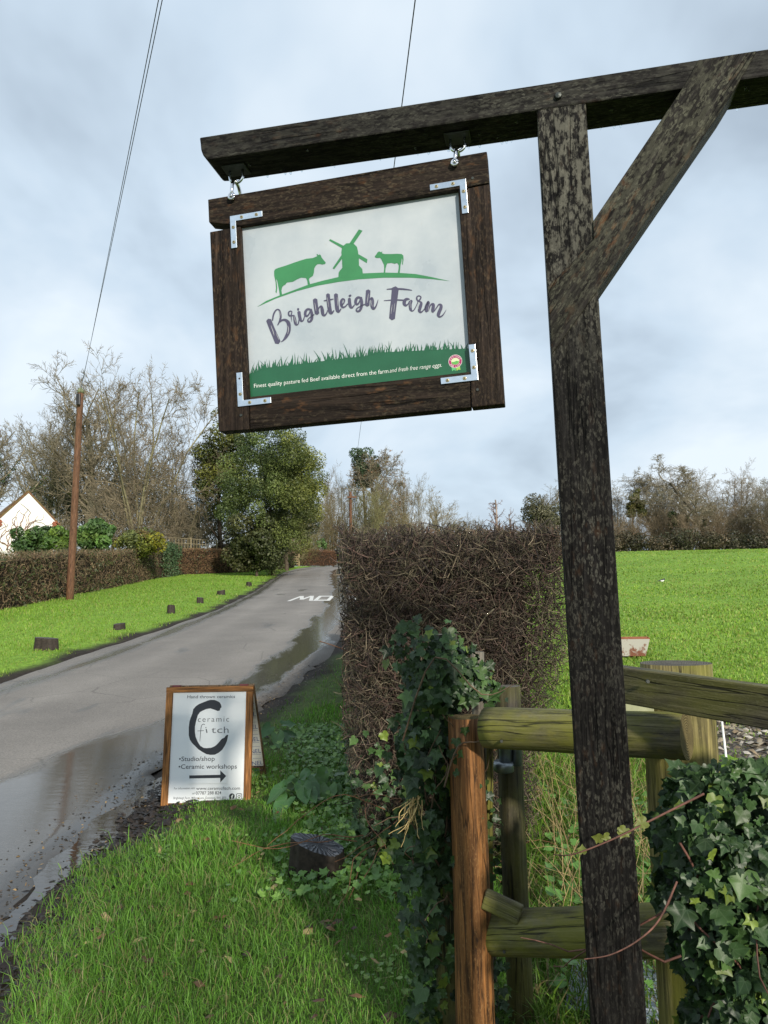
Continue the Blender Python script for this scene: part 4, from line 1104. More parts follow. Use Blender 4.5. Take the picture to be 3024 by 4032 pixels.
def ring_mat(name, col, dark):
    m = Mt(name, 0.8, spec=0.25)
    s = m.sepo(m.co('Object'))
    rad = m.math('SQRT', m.math('ADD', m.math('POWER', s[1], 2.0), m.math('POWER', s[2], 2.0)))
    nz = m.noise(m.co('Object', (1, 30, 30)), 1.0, 4, 0.7)
    wv = m.math('SINE', m.math('ADD', m.math('MULTIPLY', rad, 900), m.math('MULTIPLY', nz, 9.0)))
    c = m.ramp(m.math('ADD', m.math('MULTIPLY', wv, 0.25), nz), [(0.25, dark), (0.85, col)])
    m.color(c); m.bump(wv, 0.35, 0.002)
    return m.m
def orient(o, p0, p1):
    d = (Vector(p1) - Vector(p0)).normalized()
    a_ = Vector((0, 0, 1)) if abs(d.z) < 0.9 else Vector((0, -1, 0))
    y_ = a_.cross(d).normalized(); z_ = d.cross(y_)
    o.matrix_local = Matrix(((d.x, y_.x, z_.x, p0[0]), (d.y, y_.y, z_.y, p0[1]), (d.z, y_.z, z_.z, p0[2]), (0, 0, 0, 1)))
def log(name, p0, p1, r0, r1, parent, mat, end, seed=0, **k):
    L = (Vector(p1) - Vector(p0)).length
    me_ = log_me(name, L, r0, r1, seed, **k)
    me_.materials.append(mat); me_.materials.append(end)
    o = link(name, me_, parent)
    orient(o, p0, p1)
    return o
def upright(px, pytop, depth):
    t = at(px, pytop, depth)
    return np.array([t[0], t[1], gz(t[0], t[1]) - 0.25]), t
mat_log = timber('grey_green_rail', 0, base=(0.085, 0.075, 0.048), light=(0.18, 0.165, 0.105), warm=(0.17, 0.14, 0.03), lichen=0.4, warmth=0.6, green=0.75)
mat_post_green = timber('mossy_yellow_post', 0, base=(0.15, 0.125, 0.05), light=(0.25, 0.22, 0.09), warm=(0.16, 0.14, 0.03), lichen=0.35, warmth=0.5, green=0.8)
mat_post_brown = timber('rotting_orange_post', 0, base=(0.15, 0.066, 0.02), light=(0.25, 0.135, 0.05), warm=(0.035, 0.018, 0.009), lichen=0.6, warmth=1.0)
mat_post_dark = timber('dark_damp_post', 0, base=(0.035, 0.03, 0.02), light=(0.09, 0.085, 0.05), lichen=0.4, warmth=0.2, green=0.35)
mat_post_grey = timber('silver_grey_post', 0, base=(0.14, 0.125, 0.10), light=(0.26, 0.24, 0.18), lichen=0.5, warmth=0.2)
end_grey = ring_mat('weathered_end_grain', (0.17, 0.155, 0.12), (0.035, 0.03, 0.024)); end_tan = ring_mat('mossy_end_grain', (0.17, 0.135, 0.055), (0.06, 0.045, 0.018))
fence = empty('log_fence', tuple(ground_at(1200, 2.5)), 0, 'short rustic fence of two thick log rails between round posts', 'fence')
FI = fence.matrix_world.inverted() if False else Matrix.Translation(-Vector(ground_at(1200, 2.5)))
fo = ground_at(1200, 2.5)
def fl(p): return tuple(np.asarray(p) - fo)
b, t = upright(1005, 1548, 2.62); log('post', fl(b), fl(t), 0.066, 0.062, fence, mat_post_brown, end_tan, 1, rough=0.05)
b, t = upright(1458, 1432, 2.42); log('post', fl(b), fl(t + np.array([0, 0, 0.0])), 0.108, 0.106, fence, mat_post_green, end_grey, 2, rough=0.015, n=28)
log('rail', fl(at(1052, 1571, 2.53)), fl(at(1484, 1590, 2.17)), 0.066, 0.068, fence, mat_log, end_tan, 3, rough=0.02, n=24)
ur_ = log('rail', fl(at(1052, 2016, 2.56)), fl(at(1500, 2008, 2.20)), 0.068, 0.076, fence, mat_log, end_tan, 4, rough=0.025, n=24)
# split-off tongue of wood on the lower rail
tp0, tp1 = at(1046, 1938, 2.50), at(1118, 1972, 2.46)
sp_ = link('split_tongue', box_me('split_tongue', (0, -0.012, -0.035), (0.125, 0.012, 0.03), 0.006), fence, mat_log); orient(sp_, fl(tp0), fl(tp1))
for (px, py, dp) in ((1083, 1601, 2.425), (1420, 1585, 2.165), (1089, 2056, 2.44)):
    nl = link('nail', disc_me('nail', 0.0055, 0.0, -0.004, 8), fence, mat_dark_iron); nl.location = fl(at(px, py, dp))

back = empty('gate_post', tuple(ground_at(1098, 2.85)), 0, 'dark damp gate post with galvanised pipe behind the log rail', 'post')
bo = ground_at(1098, 2.85)
def bl_(p): return tuple(np.asarray(p) - bo)
b, t = upright(1096, 1482, 2.86); log('post', bl_(b), bl_(t), 0.05, 0.046, back, mat_post_dark, end_grey, 5, rough=0.07)
b = at(1057, 1960, 2.7); t = at(1057, 1600, 2.7); bb = link('batten', box_me('batten', (0, -0.011, -0.02), (float(np.linalg.norm(t - b)), 0.011, 0.02), 0.002), back, timber('green_batten', 0, base=(0.11, 0.10, 0.04), lichen=0.3, green=0.7)); orient(bb, bl_(b), bl_(t))
mat_galv = plain('galvanised_pipe', (0.22, 0.25, 0.27), 0.42, 0.8, 0.5, 0.3, 30, 0.2)
for (px, rr_) in ((1092, 0.0235), (1117, 0.018)):
    link('pipe', rope_me('pipe', [bl_(at(px, 1560, 2.76)), bl_(at(px, 1600, 2.76)), bl_(at(px, 1652, 2.76))], rr_, 14), back, mat_galv)
link('pipe_clamp', rope_me('pipe_clamp', [bl_(at(1088, 1645, 2.755)), bl_(at(1088, 1650, 2.755)), bl_(at(1088, 1664, 2.755))], [0.034, 0.037, 0.037], 16), back, mat_galv)
st = empty('stub_post', tuple(ground_at(1030, 2.95)), 0, 'silver grey split post top poking from the ivy mound', 'post')
so = ground_at(1030, 2.95)
b, t = upright(1031, 1408, 2.95); log('post', tuple(b - so), tuple(t - so), 0.034, 0.028, st, mat_post_grey, end_grey, 6, rough=0.12)
iv_ = empty('ivied_post', tuple(ground_at(955, 2.78)), 0, 'dark post almost wholly hidden in ivy at the hedge end', 'post')
io = ground_at(955, 2.78)
b, t = upright(955, 1370, 2.80); log('post', tuple(b - io), tuple(t - io), 0.06, 0.055, iv_, mat_post_dark, end_grey, 7, rough=0.06)
# coil spring
cp = [np.array(at(896, 1653, 2.70)), np.array(at(930, 1652, 2.70))]
pts = []
for k in range(121):
    t = k / 120; a_ = t * 12 * 2 * math.pi; c_ = cp[0] + (cp[1] - cp[0]) * t
    pts.append(tuple(c_ + np.array([0, math.cos(a_) * 0.011, math.sin(a_) * 0.011])))
sg = tag(link('gate_spring', rope_me('gate_spring', pts, 0.0022, 5), None, mat_dark_iron), 'black coil spring sticking out of the ivy', 'spring')

rail = empty('fence_board', tuple(ground_at(1600, 2.0)), 0, 'thick sawn grey-green board rail sloping past the round post top', 'fence rail')
ro = ground_at(1600, 2.0)
mat_board = timber('sawn_grey_green_board', 0, base=(0.066, 0.056, 0.034), light=(0.16, 0.15, 0.09), warm=(0.12, 0.10, 0.025), lichen=0.45, warmth=0.35, green=0.4)
p0, p1 = at(1285, 1468, 2.29), at(1660, 1527, 1.86)
p1 = p0 + (p1 - p0) * 1.9
L = float(np.linalg.norm(p1 - p0))
bd = link('board', box_me('board', (0, -0.022, -0.051), (L, 0.022, 0.051), 0.004), rail, mat_board); orient(bd, tuple(p0 - ro), tuple(p1 - ro))
nl = link('nail', disc_me('nail', 0.006, 0.0, -0.004, 8), rail, mat_dark_iron); nl.location = tuple(at(1399, 1472, 2.10) - ro)
pf = p0 + (p1 - p0) * 0.93
o = log('post', tuple(np.array([pf[0] + 0.06, pf[1] + 0.09, gz(pf[0], pf[1]) - 0.2]) - ro), tuple(pf + np.array([0.06, 0.09, 0.12]) - ro), 0.07, 0.068, rail, mat_post_green, end_grey, 9)
# pale post stub and white cord behind
tpp = at(1368, 1522, 2.36)
link('packing_piece', box_me('packing_piece', fl(tpp + np.array([-0.05, -0.012, -0.04])), fl(tpp + np.array([0.06, 0.012, 0.03])), 0.004), fence, plain('pale_algae_wood', (0.34, 0.36, 0.22), 0.7, 0, 0.3, 0.2, 14))
b = ground_at(1551, 2.75)
rod = tag(link('fence_rod', rope_me('fence_rod', [(b[0], b[1], gz(b[0], b[1]) - 0.1), (b[0] + 0.002, b[1], 0.8), tuple(at(1549, 1470, 2.75))], 0.0042, 8), None, plain('white_plastic', (0.75, 0.76, 0.72), 0.4)), 'thin white electric fence rod right of the round post', 'rod')

# ------------------------------------------------------------------ ivy
def leaf_half(kind):
    if kind == 'ivy': return [(0.0, 0.0), (0.10, -0.10), (0.30, -0.13), (0.56, -0.02), (0.44, 0.20), (0.60, 0.48), (0.30, 0.50), (0.16, 0.66), (0.0, 1.0)]
    if kind == 'ivy2': return [(0.0, 0.0), (0.14, -0.16), (0.36, -0.14), (0.50, 0.08), (0.46, 0.28), (0.52, 0.44), (0.30, 0.58), (0.14, 0.78), (0.0, 1.0)]
    if kind == 'arum': return [(0.0, 0.0), (0.10, -0.16), (0.26, -0.26), (0.36, -0.08), (0.40, 0.18), (0.34, 0.46), (0.20, 0.76), (0.0, 1.0)]
    return [(0.0, 0.0), (0.20, 0.05), (0.34, 0.3), (0.28, 0.62), (0.0, 1.0)]
def leaf_geo(kind, cup=0.12, seed=0):
    rr = np.random.default_rng(seed)
    h = [(x, y) for x, y in leaf_half(kind)]
    out = [(x * rr.uniform(0.9, 1.1), y) for x, y in h]
    lf = [(-x * rr.uniform(0.9, 1.1), y) for x, y in h[1:-1]][::-1]
    P = out + lf
    V = []
    for (x, y) in P:
        V.append((x, y, cup * (abs(x) ** 1.3) * (1 if rr.random() < 0.8 else -0.5) - 0.18 * cup * y * y + rr.normal(0, 0.012)))
    V.append((0.0, 0.34, -0.04)); V.append((0.0, 0.68, -0.05 - 0.1 * cup)); 
    n = len(P); c0, c1 = n, n + 1
    T = []
    tip = len(h) - 1
    for k in range(n):
        k2 = (k + 1) % n
        ym = (P[k][1] + P[k2][1]) / 2
        T.append((c1 if ym > 0.6 else c0, k2, k))
    for k in range(n):                       # close the fan where it changes centre
        k2 = (k + 1) % n; k0 = (k - 1) % n
        a_ = (P[k0][1] + P[k][1]) / 2 > 0.6; b_ = (P[k][1] + P[k2][1]) / 2 > 0.6
        if a_ != b_: T.append((c0, c1, k) if not a_ else (c0, k, c1))
    V = np.array(V); T = np.array(T)
    return V, T
def leaf_mat(name, rough=0.28, spec=0.55, vein=True, trans=0.12):
    m = Mt(name, rough, spec=spec)
    a = m.attr('Col')
    u, v = m.uvw()
    nz = m.noise(m.co('Object'), 40, 3, 0.6)
    c = m.mix(1.0, a, m.ramp(nz, [(0.3, 0.8), (0.7, 1.2)]), 'MULTIPLY')
    if vein:
        ang = m.math('ARCTAN2', u, m.math('ADD', v, 0.02))
        rad = m.math('SQRT', m.math('ADD', m.math('POWER', u, 2.0), m.math('POWER', v, 2.0)))
        best = None
        for a0 in (0.0, 0.85, -0.85, 1.62, -1.62):
            d = m.math('MULTIPLY', m.math('ABSOLUTE', m.math('SUBTRACT', ang, a0)), rad)
            best = d if best is None else m.math('MINIMUM', best, d)
        vm = m.ramp(best, [(0.008, 0.5), (0.028, 0.0)])
        c = m.mix(vm, c, m.mix(0.45, c, (0.13, 0.18, 0.10)))
    m.color(c)
    m.bump(nz, 0.15, 0.002)
    if trans: m.translucent(c, trans)
    return m.m
mat_ivy = leaf_mat('ivy_leaf', 0.42, 0.32)
mat_broad = leaf_mat('broad_leaf', 0.38, 0.45, True, 0.2)
ivy_cols = np.array([[0.026, 0.056, 0.018], [0.036, 0.076, 0.022], [0.018, 0.040, 0.015], [0.052, 0.10, 0.026], [0.030, 0.060, 0.022], [0.12, 0.17, 0.025]])
ivy_w = np.array([0.25, 0.25, 0.2, 0.15, 0.11, 0.04])
def leaf_frames(P, Nn, Td):
    """rotation matrices (n,3,3), columns x,y(tip),z(normal)"""
    Nn = Nn / np.linalg.norm(Nn, axis=1)[:, None]
    Td = Td - (Td * Nn).sum(1)[:, None] * Nn
    Td /= np.maximum(np.linalg.norm(Td, axis=1), 1e-6)[:, None]
    Xd = np.cross(Td, Nn)
    return np.stack([Xd, Td, Nn], 2)
def plant_leaves(parent, org, P, Nn, Td, S, cols, mat, kinds, nmax=300, name='leaf', rest='small_leaves', seed=0):
    """the largest leaves each an object, the rest one part"""
    rr = np.random.default_rng(seed)
    Rm = leaf_frames(P, Nn, Td)
    geos = [leaf_geo(k, c, s) for s, (k, c) in enumerate(kinds)]
    gi = rr.integers(0, len(geos), len(P))
    palette = {}
    order = np.argsort(-S)
    big, small = order[:nmax], order[nmax:]
    ucol = {}
    for i_ in big:
        V, T = geos[gi[i_]]
        cid = int(cols[i_, 3]) if cols.shape[1] > 3 else 0
        key = (gi[i_], cid)
        if key not in ucol:
            me_ = mesh_np(name, V, T, np.tile(cols[i_, :3], (len(V), 1)), V[:, :2], True)
            me_.materials.append(mat); ucol[key] = me_
        o = bpy.data.objects.new(name, ucol[key]); COL.objects.link(o); o.parent = parent
        M_ = Matrix([[*(Rm[i_][r_] * S[i_]), P[i_][r_] - org[r_]] for r_ in range(3)] + [[0, 0, 0, 1]])
        o.matrix_local = M_
    if len(small):
        VV, TT, CC, UU = [], [], [], []
        off = 0
        for g, (V, T) in enumerate(geos):
            ix = small[gi[small] == g]
            if not len(ix): continue
            W = np.einsum('nij,vj->nvi', Rm[ix], V) * S[ix][:, None, None] + (P[ix] - org)[:, None]
            VV.append(W.reshape(-1, 3)); TT.append((T[None] + (np.arange(len(ix)) * len(V))[:, None, None] + off).reshape(-1, 3))
            CC.append(np.repeat(cols[ix, :3], len(V), 0)); UU.append(np.tile(V[:, :2], (len(ix), 1)))
            off += len(ix) * len(V)
        link(rest, mesh_np(rest, np.concatenate(VV), np.concatenate(TT), np.concatenate(CC), np.concatenate(UU), True), parent, mat, 'stuff')
def ivy_colors(n, rr):
    ci = rr.choice(len(ivy_cols), n, p=ivy_w)
    k = rr.integers(0, 3, n)
    c = ivy_cols[ci] * np.array([0.75, 1.0, 1.3])[k][:, None]
    return np.concatenate([c, (ci * 3 + k)[:, None]], 1)
def wander(p, d, n, step, rr, jit=0.5, pull=None):
    P = [np.array(p, float)]; d = np.array(d, float)
    for _ in range(n):
        d = d + rr.normal(0, jit, 3)
        if pull is not None: d = d + np.array(pull)
        d /= np.linalg.norm(d); P.append(P[-1] + d * step)
    return P
ivk = [('ivy', 0.28), ('ivy2', 0.4), ('ivy', 0.5), ('ivy2', 0.2)]
# ivy on the posts at the end of the hedge
rr = np.random.default_rng(101)
ivl = empty('ivy', tuple(ground_at(950, 2.7)), 0, 'dark ivy smothering the orange post and hedge end', 'ivy')
ilo = ground_at(950, 2.7)
PP, NN, SS = [], [], []
def put(p, n, s): PP.append(p); NN.append(n); SS.append(s)
tocam = np.array([-0.2, -1.0, 0.25])
for k in range(760):                                     # column down the left of the post
    py = 1480 + (2300 - 1480) * rr.random()
    wl_, wr_ = (880, 985) if py < 1800 else (878 - 10 * math.sin(py * 0.02), 1000 + 25 * math.sin(py * 0.013))
    px = wl_ + (wr_ - wl_) * rr.random()
    mid = (wl_ + wr_) / 2; e_ = (px - mid) / ((wr_ - wl_) / 2)
    dp = 2.70 - 0.11 * math.sqrt(max(0, 1 - e_ * e_)) + rr.uniform(-0.01, 0.10)
    put(at(px, py, dp), np.array([e_ * 0.9, -0.9, 0.3]) + rr.normal(0, 0.38, 3), rr.choice([0.028, 0.036, 0.046, 0.06], p=[0.3, 0.35, 0.25, 0.1]))
for k in range(560):                                     # mound on top
    a_ = rr.uniform(0, 2 * math.pi); b_ = math.acos(rr.uniform(-0.6, 1))
    n_ = np.array([math.sin(b_) * math.cos(a_), -abs(math.sin(b_) * math.sin(a_)), math.cos(b_)])
    low = rr.random() ** 0.55
    c_ = at(940 + 42 * low, 1385 + 110 * low, 2.74)
    p = c_ + n_ * np.array([0.10 + 0.08 * low, 0.13, 0.085]) * rr.uniform(0.8, 1.12) * rr.uniform(0.75, 1.06)
    put(p, n_ + np.array([0, -0.5, 0.2]) + rr.normal(0, 0.4, 3), rr.choice([0.018, 0.026, 0.036, 0.05], p=[0.36, 0.36, 0.2, 0.08]))
for k in range(46):                                      # runners on the bare orange wood
    py = 1575 + 570 * k / 34 + rr.normal(0, 8); px = 1000 - 14 * math.sin(k * 0.5) + rr.normal(0, 12)
    put(at(px, py, 2.545), np.array([0.1, -1, 0.1]) + rr.normal(0, 0.25, 3), rr.uniform(0.022, 0.036))
for k in range(170):                                     # skirt at the foot of the posts
    py = 1960 + 300 * rr.random(); px = rr.uniform(1000, 1100)
    if px > 1050 and py < 2080: continue
    put(at(px, py, rr.uniform(2.52, 2.62)), np.array([0.2, -0.9, 0.3]) + rr.normal(0, 0.4, 3), rr.uniform(0.022, 0.042))
for k in range(150):                                     # thin sprays reaching out over the hedge end
    py = 1330 + 560 * rr.random(); px = 895 - abs(rr.normal(0, 22)) + 10 * math.sin(py * 0.03)
    put(at(px, py, rr.uniform(2.70, 2.85)), np.array([-0.2, -0.9, 0.3]) + rr.normal(0, 0.4, 3), rr.uniform(0.02, 0.045))
for k in range(46):                                      # on the dark post and batten
    py = 1680 + 320 * rr.random(); px = rr.choice([1058, 1080, 1100]) + rr.normal(0, 8)
    put(at(px, py, 2.66 if px < 1070 else 2.79), np.array([0, -1, 0.1]) + rr.normal(0, 0.3, 3), rr.uniform(0.018, 0.034))
PP, NN, SS = np.array(PP), np.array(NN), np.array(SS)
TD = np.tile(np.array([0, 0, -1.0]), (len(PP), 1)) + rr.normal(0, 0.55, (len(PP), 3))
plant_leaves(ivl, ilo, PP, NN, TD, SS, ivy_colors(len(PP), rr), mat_ivy, ivk, 300, seed=5)
mat_stem = attr_mat('woody_stem', 0.7, 0.3, 0.0, 0.3, 60)
def stems(parent, org, paths, radii, col, name='stem', n=5):
    P0, P1, R0, R1 = [], [], [], []
    for P, r_ in zip(paths, radii):
        m_ = len(P) - 1
        for k in range(m_):
            P0.append(P[k] - org); P1.append(P[k + 1] - org); R0.append(r_ * (1 - 0.6 * k / m_)); R1.append(r_ * (1 - 0.6 * (k + 1) / m_))
    V, Fq = tubes(np.array(P0), np.array(P1), np.array(R0), np.array(R1), n)
    cc = np.repeat(np.array(col)[None] * np.random.default_rng(len(P0)).uniform(0.7, 1.3, (len(P0), 1)), 2 * n, 0)
    return link(name, mesh_np(name, V, Fq, cc, None, True), parent, mat_stem, 'stuff')
paths = [wander(at(rr.uniform(890, 1000), rr.uniform(1600, 2200), 2.64), (rr.normal(0, .3), -0.1, 1), 9, 0.035, rr, 0.25) for _ in range(26)]
paths += [crom([at(870, 1600, 2.62), at(940, 1420, 2.55), at(1040, 1500, 2.56), at(1110, 1478, 2.6)], 4), crom([at(960, 1700, 2.52), at(990, 1612, 2.52), at(1040, 1600, 2.5), at(1060, 1560, 2.5)], 4)]
stems(ivl, ilo, paths, [0.0035] * len(paths), (0.10, 0.065, 0.04), 'stems')

# big ivy clump at the right edge
rr = np.random.default_rng(202)
ivr = empty('ivy', tuple(ground_at(1600, 1.85)), 0, 'large-leaved dark ivy clump at the right edge beside the sign post', 'ivy')
iro = ground_at(1600, 1.85)
PP, NN, SS = [], [], []
for k in range(2900):
    py = 1640 + 640 * rr.random() ** 0.9
    lft = np.interp(py, [1640, 1690, 1800, 1950, 2100, 2280], [1520, 1425, 1418, 1432, 1480, 1500]) + 18 * math.sin(py * 0.045)
    topp = np.interp(0, [0, 1], [0, 1])
    px = lft + (1740 - lft) * rr.random() ** 1.15
    ty = np.interp(px, [1400, 1470, 1560, 1660, 1800], [1720, 1655, 1645, 1625, 1640])
    if py < ty: continue
    e_ = min(1.0, (px - lft) / 110.0)
    dp = 1.98 - 0.22 * math.sqrt(e_) - 0.10 * ss(0, 260, py - ty) + rr.uniform(-0.02, 0.14)
    put(at(px, py, dp), np.array([-0.5 * (1 - e_), -0.9, 0.35]) + rr.normal(0, 0.42, 3), rr.choice([0.024, 0.034, 0.046, 0.062, 0.08], p=[0.25, 0.33, 0.25, 0.12, 0.05])) if False else None
    PP.append(at(px, py, float(dp))); NN.append(np.array([-0.5 * (1 - e_), -0.9, 0.35]) + rr.normal(0, 0.42, 3)); SS.append(rr.choice([0.020, 0.028, 0.037, 0.048, 0.06], p=[0.34, 0.38, 0.20, 0.07, 0.01]))
for (px, py, s, dp) in ((1607, 1905, 0.062, 1.66), (1482, 1985, 0.055, 1.67)):
    PP.append(at(px, py - 20, dp)); NN.append(np.array([-0.1, -1, 0.5]) + rr.normal(0, 0.15, 3)); SS.append(s)
PP, NN, SS = np.array(PP), np.array(NN), np.array(SS)
TD = np.tile(np.array([-0.15, 0, -1.0]), (len(PP), 1)) + rr.normal(0, 0.5, (len(PP), 3))
plant_leaves(ivr, iro, PP, NN, TD, SS, ivy_colors(len(PP), rr), mat_ivy, ivk, 300, seed=6)
paths = [wander(at(rr.uniform(1450, 1720), rr.uniform(1680, 2200), 1.72), (rr.normal(0, .5), -0.1, -0.6), 10, 0.04, rr, 0.25) for _ in range(12)]
runner = [crom([at(1520, 1715, 1.64), at(1420, 1765, 1.56), at(1330, 1810, 1.535), at(1240, 1845, 1.55), at(1196, 1846, 1.60)], 5),
          crom([at(1462, 1905, 1.62), at(1425, 1985, 1.56), at(1380, 2030, 1.52), at(1320, 2062, 1.51), at(1262, 2072, 1.515)], 5)]
stems(ivr, iro, paths + runner, [0.003] * len(paths) + [0.0026, 0.0024], (0.12, 0.055, 0.04), 'stems')
PP = np.array([at(px, py, 1.545) for px, py in ((1300, 1812), (1315, 1806), (1352, 1790), (1335, 1795), (1258, 1843), (1395, 1775))]); NN = np.tile(np.array([0, -1.0, 0.3]), (6, 1)) + rr.normal(0, 0.3, (6, 3)); TD = rr.normal(0, 1, (6, 3))
plant_leaves(ivr, iro, PP, NN, TD, rr.uniform(0.015, 0.026, 6), np.tile(np.array([0.13, 0.15, 0.03, 99]), (6, 1)), mat_ivy, ivk[:2], 6, seed=7)

# ------------------------------------------------------------------ clipped thorn hedge end
mat_twig = attr_mat('twig_bark', 0.75, 0.25, 0.0, 0.3, 90)
def twig_mass(n, sampler, length, rad, cols, seed, steps=5, bias=(0, 0, 0.2), jit=0.55, clip=None, sides=3, wts=None):
    r = np.random.default_rng(seed)
    p = sampler(n, r)
    d = r.normal(0, 1, (n, 3)) + np.array(bias); d /= np.linalg.norm(d, axis=1)[:, None]
    L = r.uniform(length[0], length[1], n); R0 = r.uniform(rad[0], rad[1], n) * (0.5 + L / length[1])
    ci = r.choice(len(cols), n, p=wts)
    c = cols[ci] * r.uniform(0.65, 1.4, (n, 1))
    A, B, Ra, Rb, Cc = [], [], [], [], []
    for k in range(steps):
        d2 = d + r.normal(0, jit, (n, 3)); d2 /= np.linalg.norm(d2, axis=1)[:, None]
        q = p + d2 * (L / steps)[:, None]
        ok = clip(q) if clip is not None else np.ones(n, bool)
        A.append(p[ok]); B.append(q[ok]); Ra.append((R0 * (1 - 0.7 * k / steps))[ok]); Rb.append((R0 * (1 - 0.7 * (k + 1) / steps))[ok]); Cc.append(c[ok])
        p = np.where(ok[:, None], q, p); d = np.where(ok[:, None], d2, -d2)
    V, Fq = tubes(np.concatenate(A), np.concatenate(B), np.concatenate(Ra), np.concatenate(Rb), sides)
    return V, Fq, np.repeat(np.concatenate(Cc), 2 * sides, 0)
thorn = np.array([[0.050, 0.036, 0.032], [0.085, 0.062, 0.050], [0.032, 0.026, 0.023], [0.115, 0.10, 0.066], [0.18, 0.145, 0.10], [0.06, 0.056, 0.034], [0.095, 0.060, 0.048]])
HX0, HX1, HY0, HY1 = -0.25, 1.06, 4.45, 15.0
HT = 1.99
def hedge_top(y): return HT + 0.055 * (y - HY0)
def hx0(z): return HX0 - 0.02 + 0.14 * ss(1.0, 0.0, z)
def hx1(y, z): return HX1 - 0.32 * ss(1.5, 0.5, z) * 0.8 + 0.02 * (y - 4.45)
def in_hedge(q):
    x, y, z = q[:, 0], q[:, 1], q[:, 2]
    nb = 0.05 * noise3(q, 5.0, 12)
    return (x > hx0(z) - 0.03 + nb) & (x < hx1(y, z) + 0.04 + nb) & (y > HY0 - 0.06 + nb + 0.06 * (1 - z / 2)) & (y < HY1) & (z < hedge_top(y) + 0.05 + nb) & (z > 0.02)
def in_hedge_loose(q):
    x, y, z = q[:, 0], q[:, 1], q[:, 2]
    return (x > HX0 - 0.09) & (x < HX1 + 0.08) & (y > HY0 - 0.09) & (y < HY1) & (z < hedge_top(y) + 0.07)
hedge = empty('thorn_hedge', (0.4, HY0 + 0.3, gz(0.4, HY0)), 0, 'clipped bare thorn hedge end with tangled dark twigs beside the lane', 'hedge')
ho = np.array([0.4, HY0 + 0.3, gz(0.4, HY0)])
def s_front(n, r):
    z = 0.08 + (HT - 0.08) * r.random(n) ** 0.8
    y = HY0 + 0.42 * r.random(n) ** 1.2
    return np.stack([hx0(z) + (hx1(y, z) - hx0(z)) * r.random(n), y, z], 1)
def s_side(n, r):
    z = 0.1 + (HT - 0.1) * r.random(n) ** 0.8
    y = HY0 + 0.3 + (HY1 - HY0 - 0.3) * r.random(n) ** 1.7
    left = r.random(n) < 0.6
    x = np.where(left, hx0(z) + 0.25 * r.random(n), hx1(y, z) - 0.25 * r.random(n))
    return np.stack([x, y, z + 0.05 * (y - HY0) * (z / HT)], 1)
def s_top(n, r):
    y = HY0 + (HY1 - HY0) * r.random(n) ** 2.2
    x = HX0 + (HX1 - HX0) * r.random(n)
    return np.stack([x, y, hedge_top(y) - 0.28 * r.random(n)], 1)
V1 = twig_mass(15500, s_front, (0.06, 0.26), (0.0010, 0.0028), thorn, 71, 4, (0, -0.3, 0.3), 0.45, in_hedge, 3)
V2 = twig_mass(3000, s_side, (0.15, 0.5), (0.003, 0.006), thorn, 72, 4, (-0.2, 0, 0.3), 0.5, in_hedge)
V3 = twig_mass(3400, s_top, (0.07, 0.26), (0.0016, 0.0036), thorn, 73, 4, (0, 0, 1.2), 0.35, in_hedge_loose)
def merge(parts):
    off = 0; VV, FF, CC = [], [], []
    for v_, f_, c_ in parts:
        VV.append(v_); FF.append(f_ + off); CC.append(c_); off += len(v_)
    return np.concatenate(VV), np.concatenate(FF), np.concatenate(CC)
def s_shell(n, r):
    p = s_front(n, r); q = s_side(n, r); m = r.random(n) < 0.6
    p[:, 1] = np.where(m, HY0 + 0.03, p[:, 1]); q[:, 0] = np.where(q[:, 0] < 0.4, hx0(q[:, 2]) + 0.03, hx1(q[:, 1], q[:, 2]) - 0.03)
    return np.where(m[:, None], p, q)
V4 = twig_mass(1300, s_shell, (0.06, 0.2), (0.0014, 0.003), thorn, 74, 3, (-0.3, -0.8, 0.5), 0.3, in_hedge_loose)
V, Fq, cc = merge([V1, V2, V3, V4])
link('twigs', mesh_np('twigs', V - ho, Fq, cc), hedge, mat_twig, 'stuff')
# thicker limbs, each one a branch
rr = np.random.default_rng(75)
for k in range(16):
    x = rr.uniform(HX0 + 0.1, HX1 - 0.15); y = HY0 + rr.uniform(0.0, 0.3); z = rr.uniform(0.1, 1.5)
    P = wander((x, y, z), (rr.normal(0, 0.6), -0.1, 0.8), 6, 0.06, rr, 0.33)
    P = [p for p in P if in_hedge(np.array([p]))[0]]
    if len(P) < 3: continue
    r0 = rr.uniform(0.004, 0.008)
    br_o = link('branch', rope_me('branch', [tuple(p - ho) for p in P], [r0 * (1 - 0.55 * i_ / len(P)) for i_ in range(len(P))], 6), hedge, plain('lichened_branch', (0.12, 0.105, 0.07), 0.8, 0, 0.2, 0.4, 40, 0.3) if k == 0 else bpy.data.materials['lichened_branch'])
# solid dark core added to stand in for the hedge's shaded twiggy depths
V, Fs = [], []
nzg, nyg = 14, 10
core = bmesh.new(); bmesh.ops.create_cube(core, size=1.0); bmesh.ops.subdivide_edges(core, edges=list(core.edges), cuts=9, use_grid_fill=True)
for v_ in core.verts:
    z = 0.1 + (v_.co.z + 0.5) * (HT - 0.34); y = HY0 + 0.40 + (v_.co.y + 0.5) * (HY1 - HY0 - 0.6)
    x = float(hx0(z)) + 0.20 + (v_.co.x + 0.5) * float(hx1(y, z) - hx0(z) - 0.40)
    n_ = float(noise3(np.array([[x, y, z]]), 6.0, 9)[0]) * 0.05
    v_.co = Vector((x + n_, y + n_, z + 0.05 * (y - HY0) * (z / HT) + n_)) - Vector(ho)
link('dark_core', from_bm('dark_core', core), hedge, plain('dark_core_brown', (0.030, 0.022, 0.016), 0.9, 0, 0.1, 0.6, 30, 0.8))
